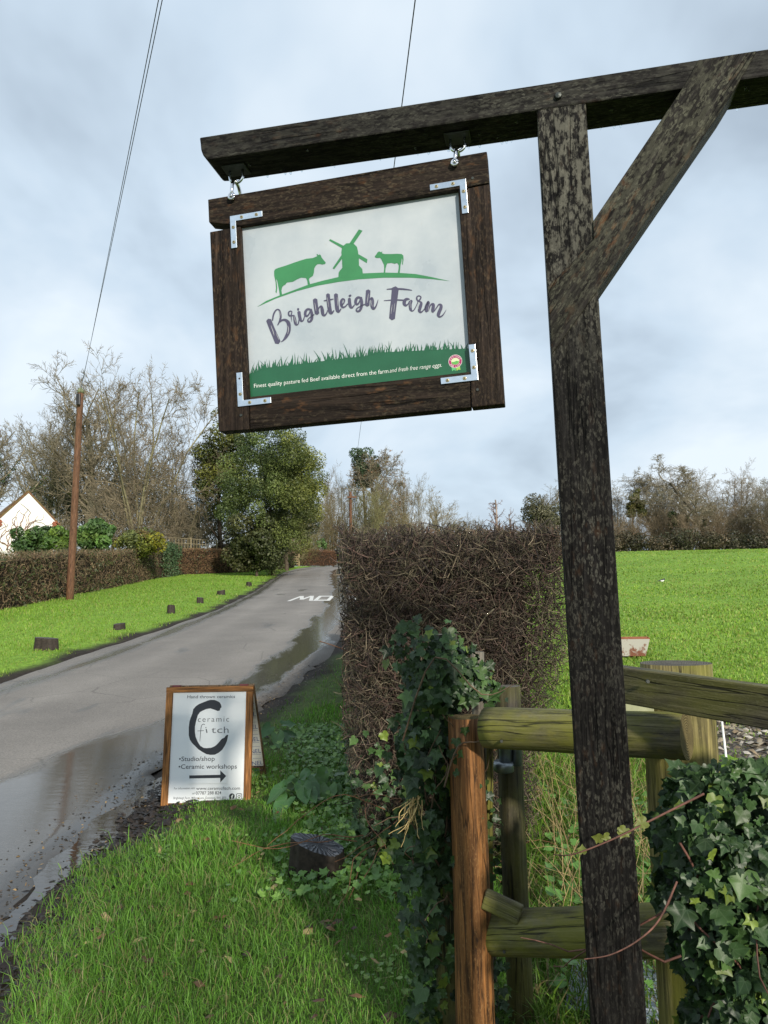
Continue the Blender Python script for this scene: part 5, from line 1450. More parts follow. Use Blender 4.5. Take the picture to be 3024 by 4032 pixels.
# bramble and dry stems trailing from its foot
paths = []
for k in range(16):
    p0 = np.array([rr.uniform(-0.35, 0.35), HY0 - rr.uniform(0.0, 0.25), rr.uniform(0.15, 0.6)])
    paths.append(wander(p0, (rr.normal(-0.3, 0.6), rr.normal(-0.5, 0.4), 0.25), 12, 0.06, rr, 0.16, (0, 0, -0.07)))
paths.append(crom([np.array(at(690, 1385, 4.5)), np.array(at(730, 1398, 4.5)), np.array(at(780, 1420, 4.6))], 4))
stems(hedge, ho, paths, [0.0032] * len(paths), (0.16, 0.075, 0.035), 'bramble_stems')

# ivy and weeds climbing the foot of the hedge
rr = np.random.default_rng(76)
n = 620
zf = 0.05 + 0.75 * rr.random(n) ** 1.7; fr_ = rr.random(n) < 0.62
xf_ = np.where(fr_, -0.2 + 0.75 * rr.random(n), hx0(zf) - 0.03); yf_ = np.where(fr_, HY0 - 0.05 + 0.05 * rr.random(n), HY0 + 2.2 * rr.random(n) ** 1.4)
P = np.stack([xf_, yf_, zf + 0.08], 1); P[:, 2] += np.where(fr_, 0, H(xf_, yf_) - 0.05)
N_ = np.where(fr_[:, None], np.array([[-0.1, -1, 0.3]]), np.array([[-1, -0.3, 0.3]])) + rr.normal(0, 0.35, (n, 3))
plant_leaves(hedge, ho, P, N_, np.array([[0, 0, -1.0]]) + rr.normal(0, 0.6, (n, 3)), rr.uniform(0.025, 0.055, n), ivy_colors(n, rr) * np.array([1.25, 1.25, 1.1, 1]), mat_ivy, ivk, 0, rest='ivy_leaves', seed=8)
# dry straw caught beside the ivy
rr = np.random.default_rng(301)
so_ = np.array(at(892, 1730, 2.62))
paths = []
for k in range(20):
    P = wander(so_ + rr.normal(0, 0.012, 3), (rr.normal(-0.1, 0.25), rr.normal(0, 0.2), -1), 7, rr.uniform(0.010, 0.022), rr, 0.22)
    paths.append(P)
straw_root = empty('dry_straw', tuple(so_), 0, 'wisp of pale dry straw hanging left of the ivied post', 'straw')
P0 = []; 
V, Fq = [], []
stems(straw_root, so_, paths, [0.0026] * len(paths), (0.42, 0.31, 0.13), 'straw_strands', 4)

# ------------------------------------------------------------------ stumps
bark_dark = plain('wet_black_bark', (0.032, 0.024, 0.018), 0.7, 0, 0.3, 0.6, 35, 0.8)
def stump_me(name, rx, ry, h, tilt=0.0, seed=0, n=40, flare=0.12):
    rr = np.random.default_rng(seed); ph = rr.uniform(0, 6.28, 8)
    def rad(a_): return 1 + 0.07 * math.sin(2 * a_ + ph[0]) + 0.05 * math.sin(3 * a_ + ph[1]) + 0.035 * math.sin(5 * a_ + ph[2]) + 0.03 * math.sin(9 * a_ + ph[3]) + 0.015 * math.sin(17 * a_ + ph[4])
    V, Fs, mi = [], [], []
    lev = [-0.10, 0.0, h * 0.3, h * 0.7, h * 0.96, h]
    for z in lev:
        f = 1 + flare * (1 - max(z, 0) / h) ** 2
        for k in range(n):
            a_ = 2 * math.pi * k / n; q = rad(a_) * f * (0.985 if z == h else 1)
            x = rx * q * math.cos(a_); y = ry * q * math.sin(a_)
            V.append((x, y, z - (tilt * x / rx * h if z >= h * 0.9 else tilt * x / rx * h * max(z, 0) / h)))
    for i_ in range(len(lev) - 1):
        for k in range(n):
            k2 = (k + 1) % n
            Fs.append((i_ * n + k, i_ * n + k2, (i_ + 1) * n + k2, (i_ + 1) * n + k)); mi.append(0)
    base_i = (len(lev) - 1) * n
    prev = base_i
    for fr_ in (0.8, 0.55, 0.3):
        cur = len(V)
        for k in range(n):
            v0 = V[base_i + k]
            x, y = v0[0] * fr_, v0[1] * fr_
            V.append((x, y, h - tilt * x / rx * h + (0.0035 * math.sin(k * math.pi) + 0.007 * ((k * 7919) % 5 - 2) / 2 * fr_)))
        for k in range(n):
            k2 = (k + 1) % n
            Fs.append((prev + k, prev + k2, cur + k2, cur + k)); mi.append(1)
        prev = cur
    c_ = len(V); V.append((0, 0, h))
    for k in range(n): Fs.append((prev + k, prev + (k + 1) % n, c_)); mi.append(1)
    me_ = mesh_py(name, V, Fs)
    me_.polygons.foreach_set('material_index', np.array(mi, dtype=np.int32))
    return me_
def cut_mat(name, col, dark):
    m = Mt(name, 0.42, spec=0.5)
    s = m.sepo(m.co('Object'))
    ang = m.math('ARCTAN2', s[1], s[0])
    nz = m.noise(m.co('Object'), 14, 4, 0.6)
    wv = m.math('SINE', m.math('ADD', m.math('MULTIPLY', ang, 27), m.math('MULTIPLY', nz, 16.0)))
    m.color(m.ramp(m.math('ADD', m.math('MULTIPLY', wv, 0.3), nz), [(0.15, dark), (0.8, col)]))
    m.bump(wv, 0.9, 0.01)
    return m.m
cut_black = cut_mat('wet_black_cut_sheen', (0.17, 0.18, 0.20), (0.035, 0.036, 0.042)); cut_brown = cut_mat('grey_cut_face', (0.13, 0.115, 0.09), (0.04, 0.033, 0.025))  # slate tone of the black cut face has the sky's sheen painted in
def stump(px, depth, rx, ry, h, tilt, seed, label, top, rz=0.0):
    p = ground_at(px, depth); p[2] = gz(p[0], p[1])
    o = empty('tree_stump', tuple(p), rz, label, 'tree stump')
    me_ = stump_me('stump', rx, ry, h, tilt, seed)
    me_.materials.append(bark_dark); me_.materials.append(top)
    full = len(me_.polygons)
    # body and cut face as two parts
    for nm, sel in (('trunk', 0), ('cut_face', 1)):
        bm = bmesh.new(); bm.from_mesh(me_)
        bmesh.ops.delete(bm, geom=[f for f in bm.faces if f.material_index != sel], context='FACES')
        for f in bm.faces: f.material_index = 0; f.smooth = True
        m2 = bpy.data.meshes.new(nm); bm.to_mesh(m2); bm.free()
        link(nm, m2, o, (bark_dark, top)[sel])
    bpy.data.meshes.remove(me_)
    return o
_st = stump(681, 4.30, 0.138, 0.115, 0.185, 0.2, 1, 'black wet tree stump with a ridged cut top in the near grass', cut_black, 0.2)
_st.rotation_euler = (R_(9), 0, 0.2)
for k, (px, dp, w_, h_, lb_) in enumerate(((103, 15.35, 0.21, 0.20, 'widest dark stump, nearest of the row on the far verge'), (258, 18.9, 0.145, 0.11, 'low sunken stump, second nearest of the far verge row'), (370, 23.3, 0.135, 0.20, 'upright stump, third nearest of the far verge row'),
                                           (432, 27.1, 0.125, 0.17, 'upright stump, fourth nearest of the far verge row'), (478, 31.7, 0.15, 0.15, 'broad stump, fifth nearest of the far verge row'), (538, 38.5, 0.165, 0.17, 'farthest stump of the far verge row, by the lane bend'))):
    o = stump(px, dp, w_, w_ * 0.85, h_ + 0.03, 0.16 * (-1) ** k * (0.5 + 0.3 * (k % 3)), 20 + k, lb_, cut_brown, 0.9 * k); o['group'] = 'stumps along the far verge'

# ------------------------------------------------------------------ plants on the near verge
rr = np.random.default_rng(401)
def arum(px, depth, nl, label, seed, spread=0.16):
    r = np.random.default_rng(seed)
    p = ground_at(px, depth); p[2] = gz(p[0], p[1])
    o = empty('arum_plant', tuple(p), 0, label, 'plant', 'arum plants under the hedge')
    P, N_, T_, S_l, paths = [], [], [], [], []
    for k in range(nl):
        a_ = 2 * math.pi * k / nl + r.normal(0, 0.3); rad = spread * r.uniform(0.4, 1.0); hh = r.uniform(0.08, 0.22) * (1.2 - 0.5 * rad / spread)
        q = p + np.array([math.cos(a_) * rad, math.sin(a_) * rad, hh])
        P.append(q); N_.append(np.array([math.cos(a_) * 0.4, math.sin(a_) * 0.4 - 0.5, 0.8]) + r.normal(0, 0.2, 3)); T_.append(np.array([math.cos(a_), math.sin(a_), -0.35])); S_l.append(r.uniform(0.10, 0.17))
        paths.append(crom([p, p + np.array([math.cos(a_) * rad * 0.4, math.sin(a_) * rad * 0.4, hh * 0.7]), q], 3))
    c = np.array([[0.045, 0.12, 0.035], [0.06, 0.15, 0.045], [0.075, 0.17, 0.04]])[r.integers(0, 3, nl)]
    plant_leaves(o, p, np.array(P), np.array(N_), np.array(T_), np.array(S_l), np.concatenate([c, r.integers(0, 3, (nl, 1))], 1), mat_broad, [('arum', 0.25), ('arum', 0.4)], 300, seed=seed)
    stems(o, p, paths, [0.004] * nl, (0.09, 0.17, 0.05), 'stalks')
arum(648, 5.55, 13, 'broad-leaved pale green arum plant left of its twin under the hedge', 1)
arum(720, 5.75, 14, 'broad-leaved glossy arum plant close against the hedge foot', 2, 0.2)
arum(596, 7.6, 8, 'small broad-leaved plant behind the sandwich board', 3, 0.14)
# low leafy ground cover
n = 3600
y = 3.9 + 4.3 * rr.random(n) ** 0.9; x = np.interp(y, [3.9, 5, 6.5, 8.2], [-0.20, -0.18, -0.42, -0.6]) + rr.normal(0, 0.24, n)
ok = (x < 0.22) & (x > road_r(y) + 0.65) & ~((x < -0.78) & (y > 4.9) & (y < 6.2)); x, y = x[ok], y[ok]; n = len(x)
P = np.stack([x, y, G(x, y) + 0.03 + 0.09 * rr.random(n) * (0.5 + 0.5 * np.clip(noise3(np.stack([x, y, 0 * x], 1), 4, 5) + 0.5, 0, 1))], 1)
N_ = np.stack([rr.normal(0, 0.4, n), -0.35 + rr.normal(0, 0.4, n), np.ones(n)], 1); T_ = rr.normal(0, 1, (n, 3))
gc = empty('ground_cover', (-0.3, 5, gz(-0.3, 5)), 0, 'low three-lobed leafy ground cover carpeting the verge by the hedge', 'plants'); gc['kind'] = 'stuff'
cg = np.array([[0.10, 0.21, 0.04], [0.13, 0.26, 0.05], [0.08, 0.17, 0.035], [0.17, 0.30, 0.06]])[rr.integers(0, 4, n)]
plant_leaves(gc, np.array([-0.3, 5, gz(-0.3, 5)]), P, N_, T_, rr.uniform(0.022, 0.05, n), np.concatenate([cg, np.zeros((n, 1))], 1), mat_broad, [('ivy2', 0.2), ('ivy', 0.3), ('plain', 0.2)], 0, rest='ground_cover_leaves', seed=9)
# broad-leaved weeds in patches through the near turf
n = 5000
y = 2.9 + 3.6 * rr.random(n); x = rr.uniform(-1.6, 0.55, n)
pt = noise3(np.stack([x, y, 0 * x], 1), 3.3, 91)
ok = (x > road_r(y) + 0.55) & (pt > 0.12) & (x < 0.2 * y) & ~((x < -0.8) & (y > 5.0) & (y < 6.1)); x, y = x[ok], y[ok]; n = len(x)
P = np.stack([x, y, G(x, y) + 0.012 + 0.035 * rr.random(n)], 1)
wd_r = empty('turf_weeds', (-0.6, 4.2, gz(-0.6, 4.2)), 0, 'patches of clover and daisy leaves in the near verge turf', 'plants'); wd_r['kind'] = 'stuff'
cw = np.array([[0.12, 0.22, 0.05], [0.15, 0.26, 0.06], [0.09, 0.17, 0.045], [0.19, 0.28, 0.07]])[rr.integers(0, 4, n)]
plant_leaves(wd_r, np.array([-0.6, 4.2, gz(-0.6, 4.2)]), P, np.stack([rr.normal(0, .35, n), -0.3 + rr.normal(0, .35, n), np.ones(n)], 1), rr.normal(0, 1, (n, 3)), rr.uniform(0.012, 0.030, n), np.concatenate([cw, np.zeros((n, 1))], 1), mat_broad, [('plain', 0.25), ('ivy2', 0.3)], 0, rest='weed_leaves', seed=12)
# nettles and dead grass stalks behind the rails
n = 420
y = rr.uniform(2.9, 5.4, n); x = 0.155 * y + rr.random(n) * 0.75 + 0.15
P = np.stack([x, y, G(x, y) + rr.uniform(0.04, 0.2, n)], 1)
nt = empty('weeds', (0.9, 3.6, gz(0.9, 3.6)), 0, 'pale green weeds growing in the grass behind the log rails', 'plants'); nt['kind'] = 'stuff'
plant_leaves(nt, np.array([0.9, 3.6, gz(0.9, 3.6)]), P, np.stack([rr.normal(0, .4, n), -0.4 + rr.normal(0, .3, n), np.ones(n)], 1), rr.normal(0, 1, (n, 3)), rr.uniform(0.03, 0.06, n), np.tile(np.array([0.10, 0.22, 0.04, 0]), (n, 1)), mat_broad, [('plain', 0.2), ('ivy2', 0.2)], 0, rest='weed_leaves', seed=10)
paths = []
for k in range(150):
    y0 = rr.uniform(3.2, 5.6); x0 = 0.17 * y0 + rr.random() * 0.55 + 0.12
    paths.append(wander((x0, y0, gz(x0, y0) + rr.uniform(0, 0.1)), (rr.normal(0, 0.5), rr.normal(0, 0.3), rr.uniform(0.3, 1.3)), 7, rr.uniform(0.04, 0.09), rr, 0.13, (0, 0, -0.06)))
dg = empty('dead_stalks', (0.9, 3.8, gz(0.9, 3.8)), 0, 'straw-coloured dead grass stalks tangled behind the log rails', 'plants'); dg['kind'] = 'stuff'
stems(dg, np.array([0.9, 3.8, gz(0.9, 3.8)]), paths, [0.0022] * len(paths), (0.34, 0.25, 0.12), 'stalks', 3)
# grey tread mat lying by the fence
mm = empty('tread_mat', (1.12, 3.15, gz(1.12, 3.15) + 0.02), R_(-18), 'blue-grey plastic tread mat lying on the grass by the fence', 'mat')
mat_grey = plain('blue_grey_plastic', (0.30, 0.34, 0.40), 0.4, 0, 0.5, 0.15, 12, 0.1)
link('slab', box_me('slab', (-0.42, -0.36, -0.012), (0.42, 0.36, 0.02), 0.006), mm, mat_grey)
bar_me = box_me('tread_bar', (-0.045, -0.012, 0.0195), (0.045, 0.012, 0.026), 0.003)
for i_ in range(7):
    for j_ in range(9):
        o = link('tread_bar', bar_me, mm, mat_grey); o.location = (-0.34 + 0.113 * i_ + 0.05 * (j_ % 2), -0.3 + 0.075 * j_, 0)
# stony gateway patch in the field edge
gx_, gy_ = np.meshgrid(np.linspace(2.4, 5.2, 30), np.linspace(6.0, 9.4, 30))
Zp = G(gx_, gy_) + 0.012
edge_ = ((gx_ - 3.8) / 1.35) ** 2 + ((gy_ - 7.7) / 1.6) ** 2 + 0.25 * np.sin(gx_ * 5) * np.sin(gy_ * 4)
Zp = Zp - 0.05 * ss(0.8, 1.05, edge_)
i_ = np.arange(29)[:, None] * 30 + np.arange(29)[None]
pm2 = Mt('stony_mud', 0.7, spec=0.35); o_ = pm2.co('Object')
pm2.color(pm2.mix(pm2.ramp(pm2.noise(o_, 5, 4, 0.7), [(0.4, 0.0), (0.6, 1.0)]), pm2.ramp(pm2.voro(o_, 26, 'Color'), [(0.1, (0.05, 0.04, 0.03)), (0.9, (0.30, 0.25, 0.18))]), (0.045, 0.034, 0.024)))
pm2.bump(pm2.voro(o_, 26), 0.8, 0.03)
link('gateway_ground', mesh_np('gateway_ground', np.stack([gx_.ravel(), gy_.ravel(), Zp.ravel()], 1), np.stack([i_, i_ + 1, i_ + 31, i_ + 30], -1).reshape(-1, 4), smooth=True), None, pm2.m, 'structure')
V, T, cc = scraps(1500, lambda y, r: 3.8 + r.normal(0, 0.6, len(y)), 6.3, 9.0, 0.012, 0.04, np.array([[0.30, 0.25, 0.17], [0.2, 0.15, 0.09], [0.06, 0.045, 0.03], [0.42, 0.38, 0.32]]), 24, 1.0)
V[:, 2] += 0.02
tag(link('stones', mesh_np('stones', V, T, cc), None, mat_litter), 'loose pale stones on the muddy gateway ground behind the fence', 'stones', kind='stuff')

# ------------------------------------------------------------------ trees
_bk = Mt('tree_bark', 0.85, spec=0.15)
_oi = _bk.n.new('ShaderNodeObjectInfo')
_bk.color(_bk.mix(1.0, _bk.mix(1.0, _bk.attr('Col'), _bk.ramp(_bk.noise(_bk.co('Object'), 8, 3, 0.6), [(0.3, 0.7), (0.7, 1.3)]), 'MULTIPLY'), _oi.outputs['Color'], 'MULTIPLY'))
mat_bark = _bk.m
mat_far_leaf = attr_mat('evergreen_leaf', 0.5, 0.35, 0.15, 0.2, 4)
def grow(r, p, d, L, rad, lvl, par, out):
    n = par['n'][lvl]; kids = par['k'][lvl] if lvl < len(par['k']) else 0
    jit = par['jit']; up = par['up'][min(lvl, len(par['up']) - 1)]
    d = np.array(d, float); p = np.array(p, float)
    start = par.get('start', 0.25) if lvl == 0 else 0.15
    for i in range(n):
        d = d + r.normal(0, jit, 3) * (0.45 if lvl == 0 else 1.0); d[2] += up
        d /= math.sqrt(d @ d)
        q = p + d * (L / n)
        ra = rad * (1 - 0.62 * i / n); rb = rad * (1 - 0.62 * (i + 1) / n)
        out.append((p, q, ra, rb, lvl))
        if kids and (i + 1) / n > start:
            m = kids / (n * (1 - start)); m = int(m) + (r.random() < m - int(m))
            for _ in range(m):
                a = r.normal(0, 1, 3); a -= d * (a @ d); a /= math.sqrt(a @ a) + 1e-9
                ang = R_(r.normal(par['ang'], 12))
                nd = d * math.cos(ang) + a * math.sin(ang)
                s = r.random()
                grow(r, p + (q - p) * s, nd, L * par['len'] * (1 - 0.45 * (i / n)) * r.uniform(0.7, 1.2), max(rb * par.get('rr', 0.55), par['rmin']), lvl + 1, par, out)
        p = q
STY = {
    'ash': dict(n=[8, 6, 5, 4, 3], k=[14, 7, 6, 5], jit=0.16, up=[0.05, 0.10, 0.10, 0.08], ang=42, len=0.54, rmin=0.010),
    'oak': dict(n=[6, 7, 6, 4, 3], k=[11, 8, 7, 6], jit=0.28, up=[0.06, 0.12, 0.07, 0.05], ang=50, len=0.60, rmin=0.013, start=0.16),
    'hazel': dict(n=[8, 6, 4, 3], k=[14, 9, 8], jit=0.17, up=[0.01, 0.03, 0.05], ang=46, len=0.46, rmin=0.010, start=0.12, rr=0.42),
    'birch': dict(n=[9, 6, 5, 4], k=[22, 8, 5], jit=0.13, up=[0.04, 0.02, -0.10], ang=48, len=0.30, rmin=0.016),
    'scrub': dict(n=[5, 4, 3], k=[10, 7], jit=0.24, up=[0.05, 0.05, 0.03], ang=40, len=0.6, rmin=0.018, start=0.1)}
def seg_mesh(name, segs, org, n, c0, c1, rr, parent, kind=None, maxl=4):
    if not segs: return None
    P0 = np.array([s[0] for s in segs]) - org; P1 = np.array([s[1] for s in segs]) - org
    V, Fq = tubes(P0, P1, np.array([s[2] for s in segs]), np.array([s[3] for s in segs]), n)
    t = np.array([min(1, s[4] / maxl) for s in segs])[:, None]
    c = (np.array(c0)[None] * (1 - t) + np.array(c1)[None] * t) * rr.uniform(0.7, 1.3, (len(segs), 1))
    return link(name, mesh_np(name, V, Fq, np.repeat(c, 2 * n, 0), None, n > 3), parent, mat_bark, kind)
def leaves_on(blobs, n, size, cols, seed, up=0.3, jit=0.7):
    """blobs (m,4): centre and radius; leaf-sized rhombs over and through them"""
    r = np.random.default_rng(seed)
    blobs = np.asarray(blobs, float)
    w = blobs[:, 3] ** 2; bi = r.choice(len(blobs), n, p=w / w.sum())
    d = r.normal(0, 1, (n, 3)); d /= np.linalg.norm(d, axis=1)[:, None]
    rad = blobs[bi, 3] * np.clip(1.08 - np.abs(r.normal(0, 0.22, n)), 0.3, 1.3)
    P = blobs[bi, :3] + d * rad[:, None] * np.array([1, 1, 0.85])
    N_ = d + r.normal(0, jit, (n, 3)) + np.array([0, 0, up])
    Rm = leaf_frames(P, N_, r.normal(0, 1, (n, 3)))
    S = r.uniform(size[0], size[1], n)
    base_ = np.array([[0, -0.5, 0], [0.32, 0.05, 0.08], [0, 0.5, -0.05], [-0.32, 0.05, 0.08]])
    W = np.einsum('nij,vj->nvi', Rm, base_) * S[:, None, None] + P[:, None]
    bc_ = cols[r.integers(0, len(cols), len(blobs))] * r.uniform(0.75, 1.3, (len(blobs), 1))
    c = bc_[bi] * r.uniform(0.7, 1.35, (n, 1))
    Fq = np.arange(n * 4).reshape(n, 4)
    return W.reshape(-1, 3), Fq, np.repeat(c, 4, 0)
PROTO = {}
def proto(style, var, stems_n):
    """one grown tree of a kind, ten metres tall; copies share its two meshes"""
    key = (style, var, stems_n)
    if key in PROTO: return PROTO[key]
    r = np.random.default_rng(500 + 17 * var + stems_n + len(style))
    par = STY[style]; out = []
    for k in range(stems_n):
        d = np.array([0.03, 0, 1.0]) if stems_n == 1 else np.array([r.normal(0, 0.34), r.normal(0, 0.3), 1.0])
        grow(r, (0, 0, 0), d, 8.0, (0.24 if stems_n == 1 else 0.14 if stems_n < 4 else 0.075), 0, par, out)
    pts = np.array([s[1] for s in out]); sz = 10.0 / np.quantile(pts[:, 2], 0.998); ex = np.quantile(np.abs(pts[:, :2]), 0.985)
    out = [(s[0] * np.array([1, 1, sz]), s[1] * np.array([1, 1, sz]), s[2], s[3], s[4]) for s in out]
    res = []
    for nm, sel, n in (('trunk', [s for s in out if s[4] == 0], 7), ('crown', [s for s in out if s[4] > 0], 3)):
        V, Fq = tubes(np.array([s[0] for s in sel]), np.array([s[1] for s in sel]), np.array([s[2] for s in sel]), np.array([s[3] for s in sel]), n)
        c = np.ones((len(sel), 3)) * r.uniform(0.65, 1.35, (len(sel), 1))
        me_ = mesh_np(nm, V, Fq, np.repeat(c, 2 * n, 0), None, n > 3); me_.materials.append(mat_bark); res.append(me_)
    PROTO[key] = (res[0], res[1], out, ex)
    return PROTO[key]
def tree(name, label, px, depth, pytop, hwpx, style, c0, c1, seed, stems_n=1, tr=None, group=None, ivy=0, leafc=None, cat='tree', lean=0.0):
    r = np.random.default_rng(seed)
    b = ground_at(px, depth); b[2] -= 0.1
    h = at(px, pytop, depth)[2] - b[2]; hw = hwpx * depth / 1662.0
    tm, cm_, out, ex = proto(style, 0 if style in ('hazel', 'ash') else seed % 2, stems_n)
    sc = np.array([hw / ex, hw / ex * r.uniform(0.8, 1.1), h / 10.0]); a_ = r.uniform(0, 6.28)
    o = empty(name, tuple(b), 0, label, cat, group)
    Rz = Matrix.Rotation(a_, 4, 'Z'); Sc = Matrix.Diagonal((sc[0] * (-1 if r.random() < 0.5 else 1), sc[1], sc[2], 1))
    for nm, me_, c in (('trunk', tm, c0), ('crown', cm_, c1)):
        q = link(nm, me_, o); q.matrix_local = Sc @ Rz; q.color = (*c, 1)
    M3 = np.array((Sc @ Rz).to_3x3())
    if ivy:
        low = [s for s in out if s[4] <= 1 and s[0][2] < ivy * 10]
        bl = [(*(M3 @ (s[0] + (s[1] - s[0]) * t)), max(s[2] * 2.2, 0.25)) for s in low for t in (0.2, 0.5, 0.8)]
        V, Fq, cc = leaves_on(bl, 2600, (0.10, 0.22), np.array([[0.03, 0.06, 0.015], [0.045, 0.085, 0.02]]), seed + 1)
        link('ivy_leaves', mesh_np('ivy_leaves', V, Fq, cc), o, mat_far_leaf, 'stuff')
    if leafc is not None:
        tips = [s for s in out if s[4] >= len(STY[style]['k']) - 1]
        ix = r.choice(len(tips), min(len(tips), 1500), replace=False)
        bl = [(*(M3 @ tips[i][1]), 0.18) for i in ix]
        V, Fq, cc = leaves_on(bl, len(bl), (0.14, 0.26), leafc, seed + 2)
        link('withered_leaves', mesh_np('withered_leaves', V, Fq, cc), o, mat_far_leaf, 'stuff')
    return o
def evergreen(name, label, px, depth, pyc, hwpx, hhpx, nb, nleaf, size, cols, seed, group=None, cat='tree', shape=1.0, colf=None, trunk=True, br=0.30):
    r = np.random.default_rng(seed)
    b = ground_at(px, depth); b[2] -= 0.05
    c = at(px, pyc, depth); hw = hwpx * depth / 1662.0; hh = hhpx * depth / 1662.0
    o = empty(name, tuple(b), 0, label, cat, group)
    bl = []
    for k in range(nb):
        d = r.normal(0, 1, 3); d /= np.linalg.norm(d); q = r.random() ** 0.4
        z = d[2] * q
        wz = 1.0 if shape == 1.0 else max(0.12, (1 - (z + 1) / 2) ** shape)
        bl.append((c[0] - b[0] + d[0] * q * hw * wz * 0.85, c[1] - b[1] + d[1] * q * hw * 0.8 * wz, c[2] - b[2] + z * hh * 0.88, hw * br * r.uniform(0.6, 1.25) * (0.45 + 0.55 * wz)))
    V, Fq, cc = leaves_on(bl, nleaf, size, cols, seed + 1)
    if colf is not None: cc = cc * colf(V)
    link('crown', mesh_np('crown', V, Fq, cc), o, mat_far_leaf)
    if trunk:
        segs = []
        grow(r, (0, 0, 0), (0, 0, 1), c[2] - b[2], 0.022 * (c[2] - b[2]) + 0.05, 0, dict(n=[6, 4], k=[9], jit=0.08, up=[0.1, 0.1], ang=45, len=0.22, rmin=0.03), segs)
        seg_mesh('trunk', segs, np.zeros(3), 6, (0.07, 0.055, 0.04), (0.07, 0.055, 0.04), r, o)
    return o
GREY, OLIVE, RED, TAN = (0.17, 0.155, 0.105), (0.18, 0.165, 0.095), (0.20, 0.165, 0.11), (0.25, 0.205, 0.12)
LG = 'bare garden trees behind the left hedge'
tree('ash_tree', 'tallest bare grey tree directly behind the utility pole', 185, 62, 735, 125, 'ash', GREY, (0.181, 0.157, 0.108), 1, group=LG)
tree('bare_tree', 'many-stemmed bare tree with reddish twigs beside the evergreen', 295, 54, 752, 175, 'hazel', OLIVE, RED, 2, 7, 0.16, LG)
tree('bare_tree', 'bare tree with low sweeping branches left of the evergreen', 385, 60, 915, 115, 'hazel', OLIVE, (0.194, 0.168, 0.116), 4, 7, 0.13, LG)
tree('bare_tree', 'pale bare tree cut off by the left picture edge', -25, 58, 815, 105, 'ash', GREY, (0.219, 0.191, 0.132), 4, group=LG, ivy=0.6)
tree('bare_tree', 'slim bare tree above the white house gable', 95, 70, 830, 85, 'ash', GREY, (0.206, 0.180, 0.124), 5, group=LG)
tree('bare_tree', 'bare tree between the house gable and utility pole top', 140, 66, 880, 100, 'hazel', OLIVE, (0.206, 0.180, 0.124), 6, 7, 0.12, LG)
EV = np.array([[0.085, 0.108, 0.028], [0.11, 0.135, 0.034], [0.06, 0.082, 0.024], [0.135, 0.16, 0.04], [0.165, 0.185, 0.05]])
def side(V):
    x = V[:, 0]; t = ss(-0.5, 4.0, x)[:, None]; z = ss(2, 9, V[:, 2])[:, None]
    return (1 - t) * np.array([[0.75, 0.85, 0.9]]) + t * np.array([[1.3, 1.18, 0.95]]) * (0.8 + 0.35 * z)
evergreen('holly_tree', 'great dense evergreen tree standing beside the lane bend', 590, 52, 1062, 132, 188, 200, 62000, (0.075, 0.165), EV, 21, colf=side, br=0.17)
evergreen('evergreen_tree', 'golden-tinged evergreen rising behind the sign board corner', 480, 60, 1000, 75, 140, 60, 17000, (0.12, 0.24), np.array([[0.09, 0.10, 0.018], [0.12, 0.13, 0.025], [0.05, 0.065, 0.015]]), 22, br=0.34)
DK = np.array([[0.014, 0.03, 0.012], [0.02, 0.04, 0.014], [0.012, 0.024, 0.010]])
evergreen('laurel_bush', 'dark laurel thicket in shadow behind the trellis', 425, 70, 1120, 105, 68, 34, 12000, (0.13, 0.24), DK, 23, br=0.36, cat='bush')
evergreen('laurel_bush', 'dark undergrowth at the foot of the great evergreen', 555, 50, 1165, 75, 68, 46, 13000, (0.12, 0.22), np.array([[0.05, 0.06, 0.02], [0.07, 0.075, 0.026], [0.04, 0.05, 0.016]]), 24, br=0.3, cat='bush')
evergreen('conifer_bush', 'dark evergreen backdrop behind the pole foot', 240, 70, 1070, 160, 80, 60, 14000, (0.14, 0.28), np.array([[0.05, 0.06, 0.022], [0.07, 0.075, 0.03], [0.04, 0.048, 0.02]]), 25, br=0.34, cat='bush')
evergreen('evergreen_tree', 'yellow-olive evergreen flank on the lane side of the great evergreen', 620, 63, 1070, 92, 130, 80, 24000, (0.10, 0.2), np.array([[0.115, 0.13, 0.035], [0.145, 0.155, 0.042], [0.085, 0.10, 0.03]]), 26, br=0.2)
